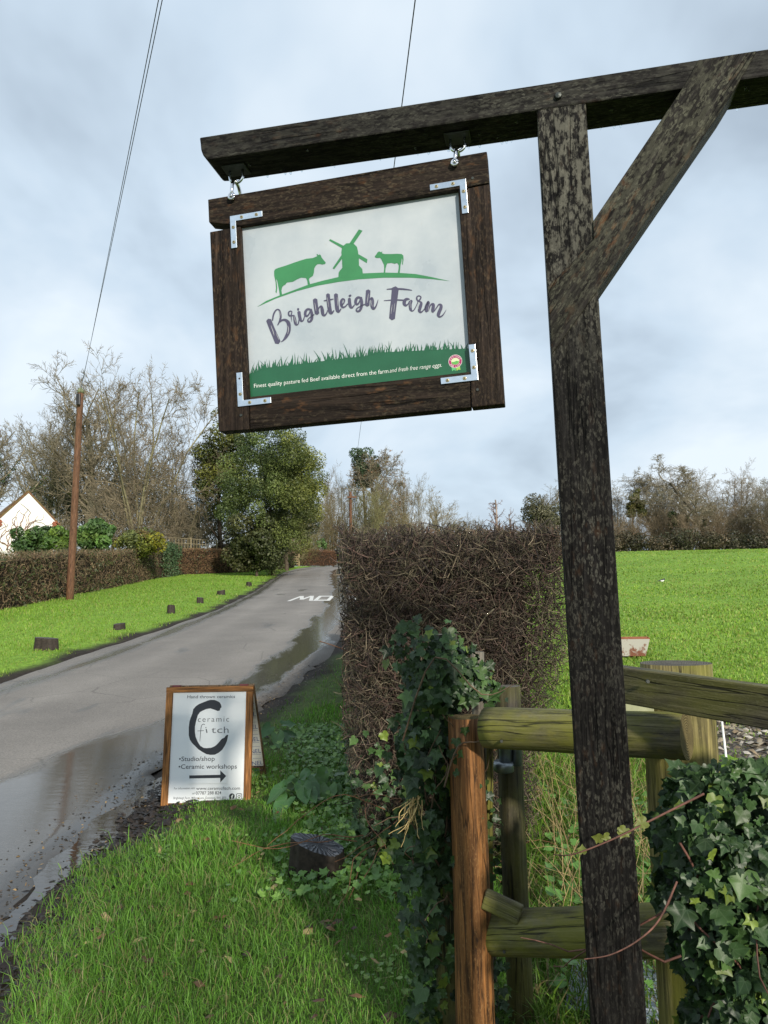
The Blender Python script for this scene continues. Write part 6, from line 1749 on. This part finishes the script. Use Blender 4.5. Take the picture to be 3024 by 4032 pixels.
# scrub and trees beyond the bend
SCG = 'scrub thickets beyond the lane bend'
for k, (px, dp, pt, hw, c1, lb_) in enumerate(((628, 74, 1075, 42, TAN, 'tan scrub thicket right against the great evergreen'), (668, 92, 1060, 48, (0.17, 0.145, 0.085), 'tan scrub thicket above the far clipped hedge'), (720, 96, 1050, 45, (0.18, 0.15, 0.08), 'olive scrub thicket left of the distant pole'), (785, 94, 1070, 50, (0.20, 0.16, 0.075), 'yellowish willow scrub right of the distant pole'), (850, 96, 1085, 50, (0.19, 0.16, 0.08), 'yellowish willow scrub above the thorn hedge'), (590, 58, 1150, 35, TAN, 'dry brush at the road side under the great evergreen'))):
    tree('scrub_bush', lb_, px, dp, pt, hw, 'scrub', (0.12, 0.095, 0.055), c1, 40 + k, 14, 0.05, SCG, cat='bush')
for px, dp, pt, hw, st, sn, c1, sd, lb_ in ((700, 100, 1000, 60, 'hazel', 7, (0.19, 0.155, 0.10), 201, 'brown bare tree between the great evergreen and the pine'), (748, 106, 1010, 55, 'hazel', 7, (0.18, 0.16, 0.10), 202, 'brown bare tree right behind the distant pole'), (872, 104, 1000, 62, 'hazel', 7, (0.20, 0.165, 0.105), 204, 'pale brown bare tree right of the leafy oak'), (655, 86, 1065, 42, 'hazel', 7, (0.20, 0.185, 0.085), 206, 'olive bare thicket overhanging the lane bend'), (806, 90, 1030, 50, 'hazel', 7, (0.20, 0.19, 0.09), 208, 'greenish bare tree in front of the leafy oak'), (1010, 128, 1105, 45, 'hazel', 7, (0.19, 0.165, 0.12), 205, 'low bare tree between the ivied twin trunks and the birch')):
    tree('bare_tree', lb_, px, dp, pt, hw, st, GREY, c1, sd, sn, None, 'bare trees beyond the lane bend')
evergreen('pine_tree', 'tall pine with a rounded blue-green top beyond the bend', 790, 102, 1012, 34, 56, 44, 7000, (0.18, 0.36), np.array([[0.05, 0.085, 0.04], [0.065, 0.10, 0.05], [0.04, 0.065, 0.03]]), 51, br=0.34)
tree('oak_tree', 'bare oak with a few withered brown leaves over the thorn hedge', 828, 98, 958, 95, 'oak', GREY, (0.219, 0.191, 0.132), 52, leafc=np.array([[0.20, 0.10, 0.04], [0.15, 0.08, 0.035]]), ivy=0.35)
tree('bare_tree', 'round-crowned bare tree with ivied twin trunks in the distance', 955, 125, 1050, 52, 'ash', GREY, (0.245, 0.213, 0.147), 53, 1, 0.26, ivy=0.55)
tree('bare_tree', 'slender bare tree left of the ivied twin trunks', 905, 118, 1030, 45, 'hazel', GREY, (0.245, 0.213, 0.147), 54, 7, 0.16)
tree('birch_tree', 'pinkish bare birch alone on the skyline', 1074, 150, 1075, 26, 'birch', (0.30, 0.24, 0.21), (0.20, 0.13, 0.12), 55)
tree('birch_tree', 'smaller bare birch right of the taller one on the skyline', 1110, 152, 1095, 18, 'birch', (0.30, 0.24, 0.21), (0.20, 0.14, 0.125), 56)
FG = 'trees along the far edge of the field'
tree('oak_tree', 'widest bare spreading oak at the right edge of the field', 1535, 92, 976, 150, 'oak', (0.10, 0.09, 0.07), (0.219, 0.191, 0.132), 61, tr=0.34, group=FG, ivy=0.3)
tree('oak_tree', 'bare crooked oak just right of the sign post', 1425, 95, 1022, 90, 'oak', (0.10, 0.09, 0.07), (0.206, 0.180, 0.124), 62, tr=0.26, group=FG)
tree('oak_tree', 'bare oak cut off by the right picture edge', 1680, 90, 1010, 110, 'oak', (0.10, 0.09, 0.07), (0.206, 0.180, 0.124), 63, tr=0.3, group=FG)
tree('bare_tree', 'bare tree seen left of the sign post over the thorn hedge', 1190, 100, 1030, 58, 'ash', GREY, (0.219, 0.191, 0.132), 64, group=FG)
tree('bare_tree', 'bare tree standing mostly behind the sign post', 1290, 96, 1040, 70, 'ash', GREY, (0.206, 0.180, 0.124), 65, group=FG)
evergreen('cypress_tree', 'golden-topped cypress among the field-edge oaks', 1375, 93, 1085, 22, 55, 16, 4200, (0.14, 0.26), np.array([[0.10, 0.10, 0.03], [0.13, 0.12, 0.035], [0.06, 0.07, 0.02]]), 66, group=FG, br=0.4)
evergreen('evergreen_tree', 'dark spreading evergreen low over the thorn hedge right end', 1172, 90, 1115, 52, 42, 22, 7000, (0.14, 0.28), np.array([[0.085, 0.085, 0.045], [0.105, 0.10, 0.055], [0.07, 0.07, 0.036]]), 67, group=FG, br=0.34)
evergreen('ivied_tree', 'ivy-covered trunk below the widest oak', 1452, 90, 1140, 16, 42, 10, 3000, (0.12, 0.22), np.array([[0.035, 0.06, 0.016], [0.05, 0.08, 0.02]]), 68, group=FG, br=0.5)
BG = 'scrub bushes along the far edge of the field'
pos = [(1335, 1110, 'first brown scrub bush right of the sign post'), (1385, 1095, 'second brown scrub bush right of the sign post'), (1440, 1090, 'third brown scrub bush right of the sign post'), (1500, 1092, 'brown scrub bush under the widest oak'), (1560, 1085, 'fifth brown scrub bush right of the sign post'), (1620, 1075, 'sixth brown scrub bush right of the sign post'), (1680, 1075, 'brown scrub bush at the right picture edge'), (1275, 1110, 'brown scrub bush behind the sign post'), (1220, 1115, 'brown scrub bush left of the sign post')]
for k, (px, pt, lb_) in enumerate(pos):
    tree('scrub_bush', lb_, px, 87 + (k % 3) * 1.5, pt, 40, 'scrub', (0.12, 0.098, 0.066), (0.20, 0.155, 0.10), 80 + k, 14, 0.05, BG, cat='bush')
hb = [(1350, 'first dark holly bush in the field-edge hedge bottom'), (1410, 'second dark holly bush in the field-edge hedge bottom'), (1475, 'third dark holly bush in the field-edge hedge bottom'), (1540, 'fourth dark holly bush in the field-edge hedge bottom'), (1600, 'fifth dark holly bush in the field-edge hedge bottom'), (1660, 'sixth dark holly bush in the field-edge hedge bottom'), (1285, 'dark holly bush behind the sign post')]
for k, (px, lb_) in enumerate(hb):
    evergreen('holly_bush', lb_, px, 86.5, 1172 + 5 * ((k * 5) % 3), 44, 22 + 5 * ((k * 7) % 3), 18, 3000, (0.14, 0.3), np.array([[0.055, 0.055, 0.028], [0.08, 0.07, 0.04], [0.045, 0.048, 0.024], [0.11, 0.085, 0.05]]), 95 + k, 'dark holly bushes along the field edge', 'bush', trunk=False, br=0.42)
for px, dp, pt, hw, st, sn, c1, sd, lb_ in ((1345, 99, 1048, 62, 'hazel', 7, (0.24, 0.20, 0.145), 211, 'rounded bare tree crown touching the right side of the sign post'), (1480, 101, 1010, 85, 'hazel', 7, (0.25, 0.21, 0.155), 212, 'pale bare crown between the crooked oak and the widest oak'),
                                            (1600, 100, 1000, 90, 'hazel', 7, (0.24, 0.205, 0.15), 213, 'pale bare crown filling behind the widest oak'), (1420, 104, 1050, 70, 'ash', 1, (0.23, 0.20, 0.15), 214, 'thin bare crown behind the crooked oak'), (1655, 97, 1030, 70, 'hazel', 7, (0.24, 0.20, 0.145), 215, 'pale bare crown in front of the edge oak')):
    tree('bare_tree', lb_, px, dp, pt, hw, st, (0.15, 0.13, 0.10), c1, sd, sn, None, FG)
# woodland far behind, one grey-brown mass
r = np.random.default_rng(140)
segs = []
for k in range(520):
    px = r.uniform(-120, 1750); dp = r.uniform(135, 190)
    b = at(px, 1300, dp); b = np.array([b[0], b[1], hz(b[0], b[1])])
    hh = (6.5 + 2.5 * math.sin(px * 0.021) + 1.5 * math.sin(px * 0.07)) * r.uniform(0.6, 1.1)
    if 1000 < px < 1130: hh *= 0.6
    grow(r, b, (r.normal(0, 0.15), 0, 1), hh, 0.07, 0, dict(n=[4, 3], k=[9], jit=0.2, up=[0.05, 0.08], ang=38, len=0.5, rmin=0.045, start=0.1), segs)
fw = tag(seg_mesh('far_wood', segs, np.zeros(3), 3, (0.17, 0.15, 0.12), (0.22, 0.195, 0.155), r, None, 'stuff', 1), 'hazy brown bare woodland on the skyline behind everything', 'woodland')

# ------------------------------------------------------------------ hedges across the lane and beyond
def hedge_run(name, label, A, B, h, th, n, cols, seed, leaf=None, nleaf=0, wts=None, rad=(0.005, 0.011), length=(0.15, 0.45), hvar=0.06, bias=(0, 0, 0.35)):
    A, B = np.array(A, float), np.array(B, float); L = np.linalg.norm(B - A); d = (B - A) / L; nn = np.array([d[1], -d[0]])
    if nn[0] < 0: nn = -nn
    org = np.array([*A, hz(*A)])
    o = empty(name, tuple(org), 0, label, 'hedge')
    def W(s, w, z):
        x = A[0] + d[0] * s + nn[0] * w; y = A[1] + d[1] * s + nn[1] * w
        return np.stack([x, y, H(x, y) + z + 0.05], 1)
    def samp(m, r):
        s = L * r.random(m); f = r.random(m)
        w = np.where(f < 0.72, th / 2 - 0.22 * r.random(m), r.uniform(-th / 2, th / 2, m))
        z = np.where(f < 0.72, h * r.random(m), h - 0.2 * r.random(m))
        return W(s, w, z * (1 + hvar * np.sin(s * 0.9) * np.sin(s * 0.37)))
    def clip(q):
        s = (q[:, :2] - A) @ d; w = (q[:, :2] - A) @ nn; z = q[:, 2] - H(q[:, 0], q[:, 1])
        return (np.abs(w) < th / 2 + 0.05) & (z < h * (1 + hvar) + 0.08) & (z > 0.0)
    V, Fq, cc = twig_mass(n, samp, length, rad, cols, seed, 3, bias, 0.45, clip, 3, wts)
    link('twigs', mesh_np('twigs', V - org, Fq, cc), o, mat_twig, 'stuff')
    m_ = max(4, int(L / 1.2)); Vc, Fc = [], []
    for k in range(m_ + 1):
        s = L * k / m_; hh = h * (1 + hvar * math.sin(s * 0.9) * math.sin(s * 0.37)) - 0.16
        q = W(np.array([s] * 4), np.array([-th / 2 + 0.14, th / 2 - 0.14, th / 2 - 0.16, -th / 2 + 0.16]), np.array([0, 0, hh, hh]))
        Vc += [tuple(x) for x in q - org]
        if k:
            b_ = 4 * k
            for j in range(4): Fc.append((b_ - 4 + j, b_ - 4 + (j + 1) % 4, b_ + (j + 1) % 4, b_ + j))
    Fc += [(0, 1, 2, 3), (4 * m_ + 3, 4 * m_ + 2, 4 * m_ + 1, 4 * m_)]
    link('dark_core', mesh_py('dark_core', Vc, Fc), o, bpy.data.materials['dark_core_brown'])  # solid dark filling added for the shaded inside of the hedge
    if nleaf:
        r = np.random.default_rng(seed + 5)
        q = samp(260, r) - org
        V, Fq, cc = leaves_on(np.concatenate([q, np.full((260, 1), 0.3)], 1), nleaf, (0.06, 0.14), leaf, seed + 6)
        link('leaves', mesh_np('leaves', V, Fq, cc), o, mat_far_leaf, 'stuff')
    return o
brown = np.array([[0.15, 0.10, 0.06], [0.21, 0.15, 0.085], [0.10, 0.07, 0.045], [0.27, 0.20, 0.115], [0.13, 0.12, 0.06]])
hedge_run('clipped_hedge', 'long clipped brown hedge across the lane behind the utility pole', (-11.9, 19.0), (-14.2, 46.5), 1.80, 1.1, 10000, brown, 161, np.array([[0.06, 0.075, 0.025], [0.05, 0.06, 0.02]]), 5200)
hedge_run('clipped_hedge', 'ivy-green section between the two brown clipped hedges', (-14.1, 46.8), (-14.3, 51.0), 2.0, 1.3, 1200, brown, 162, np.array([[0.055, 0.10, 0.045], [0.075, 0.125, 0.055]]), 6500)
hedge_run('clipped_hedge', 'shorter reddish brown clipped hedge below the trellis', (-14.3, 51.3), (-10.4, 57.0), 1.75, 1.2, 5000, brown * np.array([1.15, 0.95, 0.9]), 163, np.array([[0.06, 0.07, 0.025]]), 900)
hedge_run('far_hedge', 'clipped russet hedge far off at the lane bend', (-10.4, 86.0), (-5.6, 87.5), 1.75, 1.0, 2000, np.array([[0.20, 0.10, 0.055], [0.15, 0.08, 0.045]]), 164, rad=(0.008, 0.014))
hedge_run('far_hedge', 'clipped green hedge end next to the far russet hedge', (-5.4, 87.5), (4.0, 89.0), 1.7, 1.0, 800, np.array([[0.10, 0.12, 0.04]]), 165, np.array([[0.09, 0.13, 0.02], [0.11, 0.15, 0.025]]), 4200)
hedge_run('far_hedge', 'bushy green hedge left of the far russet hedge', (-14.0, 84.0), (-11.0, 85.5), 1.9, 1.1, 600, np.array([[0.10, 0.10, 0.05]]), 166, np.array([[0.05, 0.085, 0.03], [0.065, 0.10, 0.04]]), 3200)
hedge_run('far_hedge', 'sunlit orange-brown hedge top showing above the thorn hedge', (1.5, 40.0), (13.5, 62.0), 2.6, 1.2, 2600, np.array([[0.26, 0.13, 0.06], [0.20, 0.10, 0.05]]), 167, rad=(0.006, 0.011))
hedge_run('roadside_brush', 'tan brush and dry stems at the foot of the great evergreen', (-13.0, 60.0), (-8.9, 70.5), 2.1, 1.6, 3000, np.array([[0.22, 0.16, 0.09], [0.17, 0.13, 0.075], [0.28, 0.21, 0.12]]), 168, np.array([[0.10, 0.11, 0.035], [0.13, 0.13, 0.045]]), 2600, bias=(0, 0, 1.2), hvar=0.2)
# shrubs looking over the hedge
RH = np.array([[0.06, 0.12, 0.03], [0.08, 0.15, 0.035], [0.05, 0.095, 0.028], [0.11, 0.18, 0.04]])
SH = 'evergreen garden shrubs over the left hedge'
evergreen('rhododendron', 'dark green rhododendron against the white house wall', 78, 40, 1165, 54, 32, 26, 6500, (0.10, 0.22), RH * 0.8, 171, SH, 'shrub', trunk=False, br=0.34)
evergreen('rhododendron', 'rhododendron just left of the utility pole', 128, 38, 1165, 34, 30, 20, 4200, (0.10, 0.22), RH * np.array([1.1, 1.05, 0.8]), 172, SH, 'shrub', trunk=False, br=0.38)
evergreen('rhododendron', 'tallest light green rhododendron right of the utility pole', 204, 37, 1158, 44, 38, 28, 6500, (0.12, 0.24), RH * 1.15, 173, SH, 'shrub', trunk=False, br=0.36)
evergreen('golden_shrub', 'yellow-leaved shrub over the hedge left of the trellis', 305, 42, 1168, 52, 27, 26, 5500, (0.09, 0.18), np.array([[0.20, 0.19, 0.02], [0.13, 0.15, 0.025], [0.16, 0.12, 0.04], [0.09, 0.11, 0.03]]), 174, SH, 'shrub', trunk=False, br=0.36)
evergreen('laurel_bush', 'round pale green bush over the far russet hedge', 697, 90, 1176, 11, 11, 8, 1200, (0.12, 0.22), np.array([[0.09, 0.16, 0.05], [0.11, 0.19, 0.06]]), 175, None, 'bush', trunk=False, br=0.45)
# trellis
T0, T1 = at(352, 1187, 53.2), at(468, 1187, 57.5)
tl = empty('trellis', tuple(T0), math.atan2(T1[1] - T0[1], T1[0] - T0[0]), 'square lattice trellis panels standing above the reddish hedge', 'trellis')
tlen = float(np.linalg.norm((T1 - T0)[:2])); th_ = 27 * 55 / 1662.0
mat_trel = plain('weathered_trellis', (0.24, 0.20, 0.12), 0.8)
vs = box_me('slat', (-0.02, -0.012, -0.95), (0.02, 0.012, th_), 0); hs_ = box_me('slat', (0, -0.026, -0.02), (tlen, -0.0125, 0.02), 0); po_ = box_me('post', (-0.05, -0.04, -2.1), (0.05, 0.05, th_ + 0.08), 0.01)
for k in range(19):
    if k % 9: o = link('slat', vs, tl, mat_trel); o.location = (tlen * k / 18, 0, 0)
for k in range(6): o = link('slat', hs_, tl, mat_trel); o.location = (0, 0, -0.9 + (th_ + 0.88) * k / 5)
for k in range(3): o = link('post', po_, tl, mat_trel); o.location = (tlen * k / 2, 0, 0)
# little wicket gate far off
gp = ground_at(632, 84)
wg = empty('wicket_gate', tuple(gp), 0, 'tiny wooden wicket gate beside the far russet hedge', 'gate')
mat_gate = plain('gate_wood', (0.26, 0.20, 0.11), 0.8)
pm_ = box_me('post', (-0.07, -0.07, 0), (0.07, 0.07, 1.35), 0.01)
for x in (-0.75, 0.75): o = link('post', pm_, wg, mat_gate); o.location = (x, 0, 0)
bm_ = box_me('bar', (-0.68, -0.02, -0.05), (0.68, 0.02, 0.05), 0)
for k in range(4): o = link('bar', bm_, wg, mat_gate); o.location = (0, 0, 0.25 + 0.27 * k)
o = link('brace', box_me('brace', (-0.72, -0.045, -0.04), (0.72, -0.022, 0.04), 0), wg, mat_gate); o.location = (0, 0, 0.65); o.rotation_euler = (0, -0.5, 0)

# ------------------------------------------------------------------ white house
hp = ground_at(54, 44)
HS = empty('white_house', tuple(hp), R_(34), 'white rendered house gable with a mossy tiled roof', 'house')
mat_render = plain('white_render', (0.78, 0.78, 0.75), 0.75, 0, 0.2, 0.06, 4, 0.1)
hw_ = 1.5; ez = float(at(54, 1122, 44)[2] - hp[2]); az_ = float(at(56, 1061, 44)[2] - hp[2])
HL = 9.0
wall = prism_me('wall', [(-hw_, -0.3), (hw_, -0.3), (hw_, ez), (0, az_), (-hw_, ez)], 0, HL, 0)
link('wall', wall, HS, mat_render)
link('side_wall', box_me('side_wall', (-3.2, 0.5, -0.3), (-hw_ - 0.003, HL, ez - 0.75), 0), HS, mat_render)
mt_ = Mt('mossy_clay_tiles', 0.85, spec=0.2); o_ = mt_.co('Object')
mt_.color(mt_.mix(mt_.ramp(mt_.noise(o_, 2.5, 5, 0.7), [(0.45, 0.0), (0.65, 0.9)]), mt_.ramp(mt_.noise(o_, 11, 3, 0.7), [(0.3, (0.11, 0.05, 0.03)), (0.7, (0.22, 0.11, 0.06))]), (0.13, 0.12, 0.035)))
sl = math.hypot(hw_, az_ - ez); ang = math.atan2(az_ - ez, hw_)
for sgn in (-1, 1):
    rf = link('roof', prism_me('roof', [(-0.0, az_ + 0.13), (sgn * (hw_ + 0.28), ez - 0.28 * math.tan(ang) + 0.13), (sgn * (hw_ + 0.28), ez - 0.28 * math.tan(ang)), (0.0, az_ + 0.01)][::(1 if sgn < 0 else -1)], -0.06, HL + 0.1, 0), HS, mt_.m)
    if sgn < 0:
        # courses of tiles on the slope that shows
        nr, ncn = 11, 22
        tm_ = box_me('tile', (-0.19, -0.11, -0.01), (0.19, 0.11, 0.01), 0.003, 1)
        for i_ in range(nr):
            for j_ in range(12):
                t = (i_ + 0.5) / nr; x = -(hw_ + 0.28) * t; z = az_ + 0.145 - (az_ - ez + 0.28 * math.tan(ang)) * t
                o = link('tile', tm_, rf, mt_.m); o.location = (x, 0.08 + 0.225 * j_ + 0.11 * (i_ % 2), z + 0.008); o.rotation_euler = (0, -ang + 0.04, 0)
mat_brick = plain('red_brick', (0.26, 0.09, 0.05), 0.85, 0, 0.2, 0.4, 10)
bk = box_me('brick', (-0.11, -0.05, -0.035), (0.11, 0.05, 0.035), 0.004, 1)
for sgn in (-1, 1):
    for k in range(5):
        o = link('brick', bk, HS, mat_brick); o.location = (sgn * (hw_ - 0.02 - 0.05 * (k % 2)), -0.052, ez - 0.05 - 0.08 * k)
# bare creeper on the gable
rr = np.random.default_rng(181)
cm = HS.matrix_world.copy()
cr_ = empty('climber', tuple(hp), R_(34), 'leafless brown creeper climbing the white gable', 'climbing plant')
paths = [wander((rr.uniform(-1.5, 0.3), -0.05, rr.uniform(1.5, 2.8)), (rr.normal(0.1, 0.3), 0, 1), 14, 0.16, rr, 0.42, (0, 0, 0.05)) for _ in range(26)]
for P in paths:
    for q in P: q[1] = -0.05 + 0.02 * math.sin(q[2] * 7); q[0] = max(-1.7, min(1.5, q[0]))
paths = [[q for q in P if q[2] < az_ - abs(q[0]) * (az_ - ez) / hw_ - 0.15] for P in paths]
paths = [P for P in paths if len(P) > 3]
stems(cr_, np.zeros(3), paths, [0.022] * len(paths), (0.24, 0.13, 0.09), 'stems', 4)

# ------------------------------------------------------------------ utility poles and lines
mat_pole = timber('brown_pole_timber', 0, base=(0.13, 0.062, 0.034), light=(0.24, 0.15, 0.09), warm=(0.17, 0.12, 0.04), lichen=0.5, warmth=0.6)
def pole(px, depth, pytop, pxtop, rb, rt_, label):
    b = ground_at(px, depth); b[2] = gz(b[0], b[1]) - 0.3; t = at(pxtop, pytop, depth)
    o = empty('utility_pole', (b[0], b[1], b[2] + 0.3), 0, label, 'utility pole', 'wooden utility poles')
    oo = np.array([b[0], b[1], b[2] + 0.3])
    log('shaft', tuple(b - oo), tuple(t - oo), rb, rt_, o, mat_pole, end_grey, int(px), rough=0.01)
    return o, oo, t
P1_, o1, t1 = pole(150, 28.1, 848, 174, 0.14, 0.105, 'leaning brown wooden utility pole on the far verge')
cap_ = rope_me('pole_cap', [tuple(t1 - o1 + np.array([0, 0, -0.02])), tuple(t1 - o1 + np.array([0, 0, 0.10])), tuple(t1 - o1 + np.array([0, 0, 0.19]))], [0.12, 0.11, 0.03], 10); link('pole_cap', cap_, P1_, plain('green_algae_cap', (0.16, 0.18, 0.10), 0.7))
ib = t1 - o1 + np.array([-0.02, -0.14, -0.28]); link('junction_box', box_me('junction_box', tuple(ib - np.array([0.07, 0.05, 0.22])), tuple(ib + np.array([0.07, 0.05, 0.2])), 0.02), P1_, plain('black_plastic', (0.02, 0.02, 0.022), 0.4))
P2_, o2, t2 = pole(759, 70, 1062, 757, 0.15, 0.12, 'distant utility pole rising behind the thorn hedge')
link('crossbar', box_me('crossbar', tuple(t2 - o2 + np.array([-0.3, -0.18, -0.6])), tuple(t2 - o2 + np.array([0.55, -0.12, -0.45])), 0.01), P2_, mat_pole)
mat_wire = plain('black_cable', (0.03, 0.032, 0.036), 0.6)
def wire(A, B, sag, r_, label):
    pts = []
    for k in range(25):
        t = k / 24; p = A + (B - A) * t; p = p + np.array([0, 0, -sag * 4 * t * (1 - t)]); pts.append(tuple(p))
    return tag(link('overhead_wire', rope_me('overhead_wire', pts, r_, 5), None, mat_wire), label, 'wire', 'overhead wires')
A = t1 + np.array([0, 0, 0.02])
for k, (pxx, dz, lb_) in enumerate(((338, 0.0, 'left one of the close pair of overhead wires from the pole top'), (347, 0.1, 'right one of the close pair of overhead wires from the pole top'))):
    q = at(pxx, 0, 8.6)
    wire(A + np.array([0, 0, dz]), A + (q - A) * 1.55 + np.array([0, 0, dz * 0]), -0.0 + 0.15, 0.0055, lb_)
q = at(890, 0, 9.2); wire(t2 + np.array([0.1, 0, -0.1]), t2 + (q - t2) * 1.2, 0.25, 0.008, 'single overhead wire running up behind the farm sign')

# ------------------------------------------------------------------ small things far off
# back of a triangular road sign
sp0 = ground_at(836, 24)
sg_ = empty('road_sign', tuple(sp0), R_(62), 'grey back of a triangular road sign above the hedge', 'road sign')
tz = float(at(836, 1143, 24)[2] - sp0[2])
link('post', rope_me('post', [(0, 0.03, -0.2), (0, 0.03, 1.2), (0, 0.03, tz + 0.02)], 0.03, 10), sg_, mat_galv)
link('plate', prism_me('plate', [(-0.33, tz - 0.56), (0.33, tz - 0.56), (0.02, tz), (-0.02, tz)], -0.004, 0.0, 0), sg_, plain('aluminium_back', (0.62, 0.65, 0.67), 0.4, 0.3))
# magpie
mp = ground_at(1433, 31); mp[2] = gz(mp[0], mp[1])
mg = empty('magpie', tuple(mp), R_(18), 'black and white magpie standing on the grass field', 'bird')
prof = [(-0.30, 0.135, 0.004, 0.010), (-0.20, 0.140, 0.010, 0.018), (-0.11, 0.148, 0.028, 0.030), (-0.06, 0.150, 0.046, 0.044), (0.0, 0.150, 0.056, 0.055), (0.05, 0.160, 0.053, 0.050), (0.085, 0.182, 0.036, 0.034), (0.105, 0.205, 0.031, 0.030), (0.128, 0.212, 0.025, 0.024), (0.143, 0.208, 0.010, 0.010), (0.165, 0.203, 0.002, 0.003)]
V, Fs, cc = [], [], []
n = 12
for (x, z, rz_, ry_) in prof:
    for k in range(n):
        a_ = 2 * math.pi * k / n
        V.append((x, ry_ * math.cos(a_), z + rz_ * math.sin(a_)))
        white = (-0.09 < x < 0.06 and math.sin(a_) < 0.15)
        cc.append((0.75, 0.75, 0.73) if white else (0.012, 0.014, 0.02))
for i_ in range(len(prof) - 1):
    for k in range(n): Fs.append((i_ * n + k, i_ * n + (k + 1) % n, (i_ + 1) * n + (k + 1) % n, (i_ + 1) * n + k))
link('body', mesh_np('body', V, Fs, np.array(cc), None, True), mg, mat_far_leaf if False else attr_mat('plumage', 0.4, 0.4))
for s in (-1, 1): link('leg', rope_me('leg', [(0.0, 0.02 * s, 0.11), (0.012, 0.02 * s, 0.055), (0.0, 0.02 * s, 0.004), (0.03, 0.022 * s, 0.002)], 0.004, 6), mg, mat_dark_iron)
# rusty white trough on the field
tg = ground_at(1352, 12.9); tg[2] = gz(tg[0], tg[1])
tr_ = empty('feed_trough', tuple(tg), R_(-14), 'rusty white metal trough on the grass behind the sign post', 'trough')
rm_ = Mt('rusty_white_paint', 0.6, spec=0.4); o_ = rm_.co('Object')
zz = rm_.sepo(o_)[2]
rm_.color(rm_.mix(rm_.ramp(rm_.math('ADD', rm_.noise(o_, 7, 4, 0.7), rm_.math('MULTIPLY', zz, -0.9)), [(0.40, 0.0), (0.5, 1.0)]), (0.40, 0.385, 0.34), (0.17, 0.06, 0.03)))
def trough_half(sgn):
    return prism_me('side_panel', [(-0.55, 0.02), (0.24, 0.02), (0.33, 0.30), (-0.55, 0.30)], sgn * 0.17 - 0.01, sgn * 0.17 + 0.01, 0.003)
link('side_panel', trough_half(-1), tr_, rm_.m); link('side_panel', trough_half(1), tr_, rm_.m)
link('bottom', box_me('bottom', (-0.53, -0.155, 0.03), (0.23, 0.155, 0.05)), tr_, rm_.m)
link('end_panel', prism_me('end_panel', [(0.235, 0.022), (0.255, 0.022), (0.335, 0.298), (0.315, 0.298)], -0.158, 0.158, 0), tr_, rm_.m)
link('rim', rope_me('rim', [(-0.55, -0.17, 0.305), (0.33, -0.17, 0.305), (0.335, 0.17, 0.305), (-0.55, 0.17, 0.305)], 0.014, 8), tr_, plain('rust', (0.22, 0.08, 0.04), 0.8))

# ------------------------------------------------------------------ fallen leaves on the near verge
V, T, cc = scraps(260, lambda y, r: np.clip(r.uniform(-1.5, 0.9, len(y)), road_r(y) + 0.6, 0.4 * y), 2.9, 7.5, 0.010, 0.026, np.array([[0.10, 0.045, 0.022], [0.16, 0.085, 0.035], [0.06, 0.03, 0.018], [0.30, 0.22, 0.10]]), 26, 1.3)
V[:, 2] += 0.02
tag(link('fallen_leaves', mesh_np('fallen_leaves', V, T, cc), None, mat_litter), 'scattered dead brown leaves in the near verge grass', 'leaves', kind='stuff')
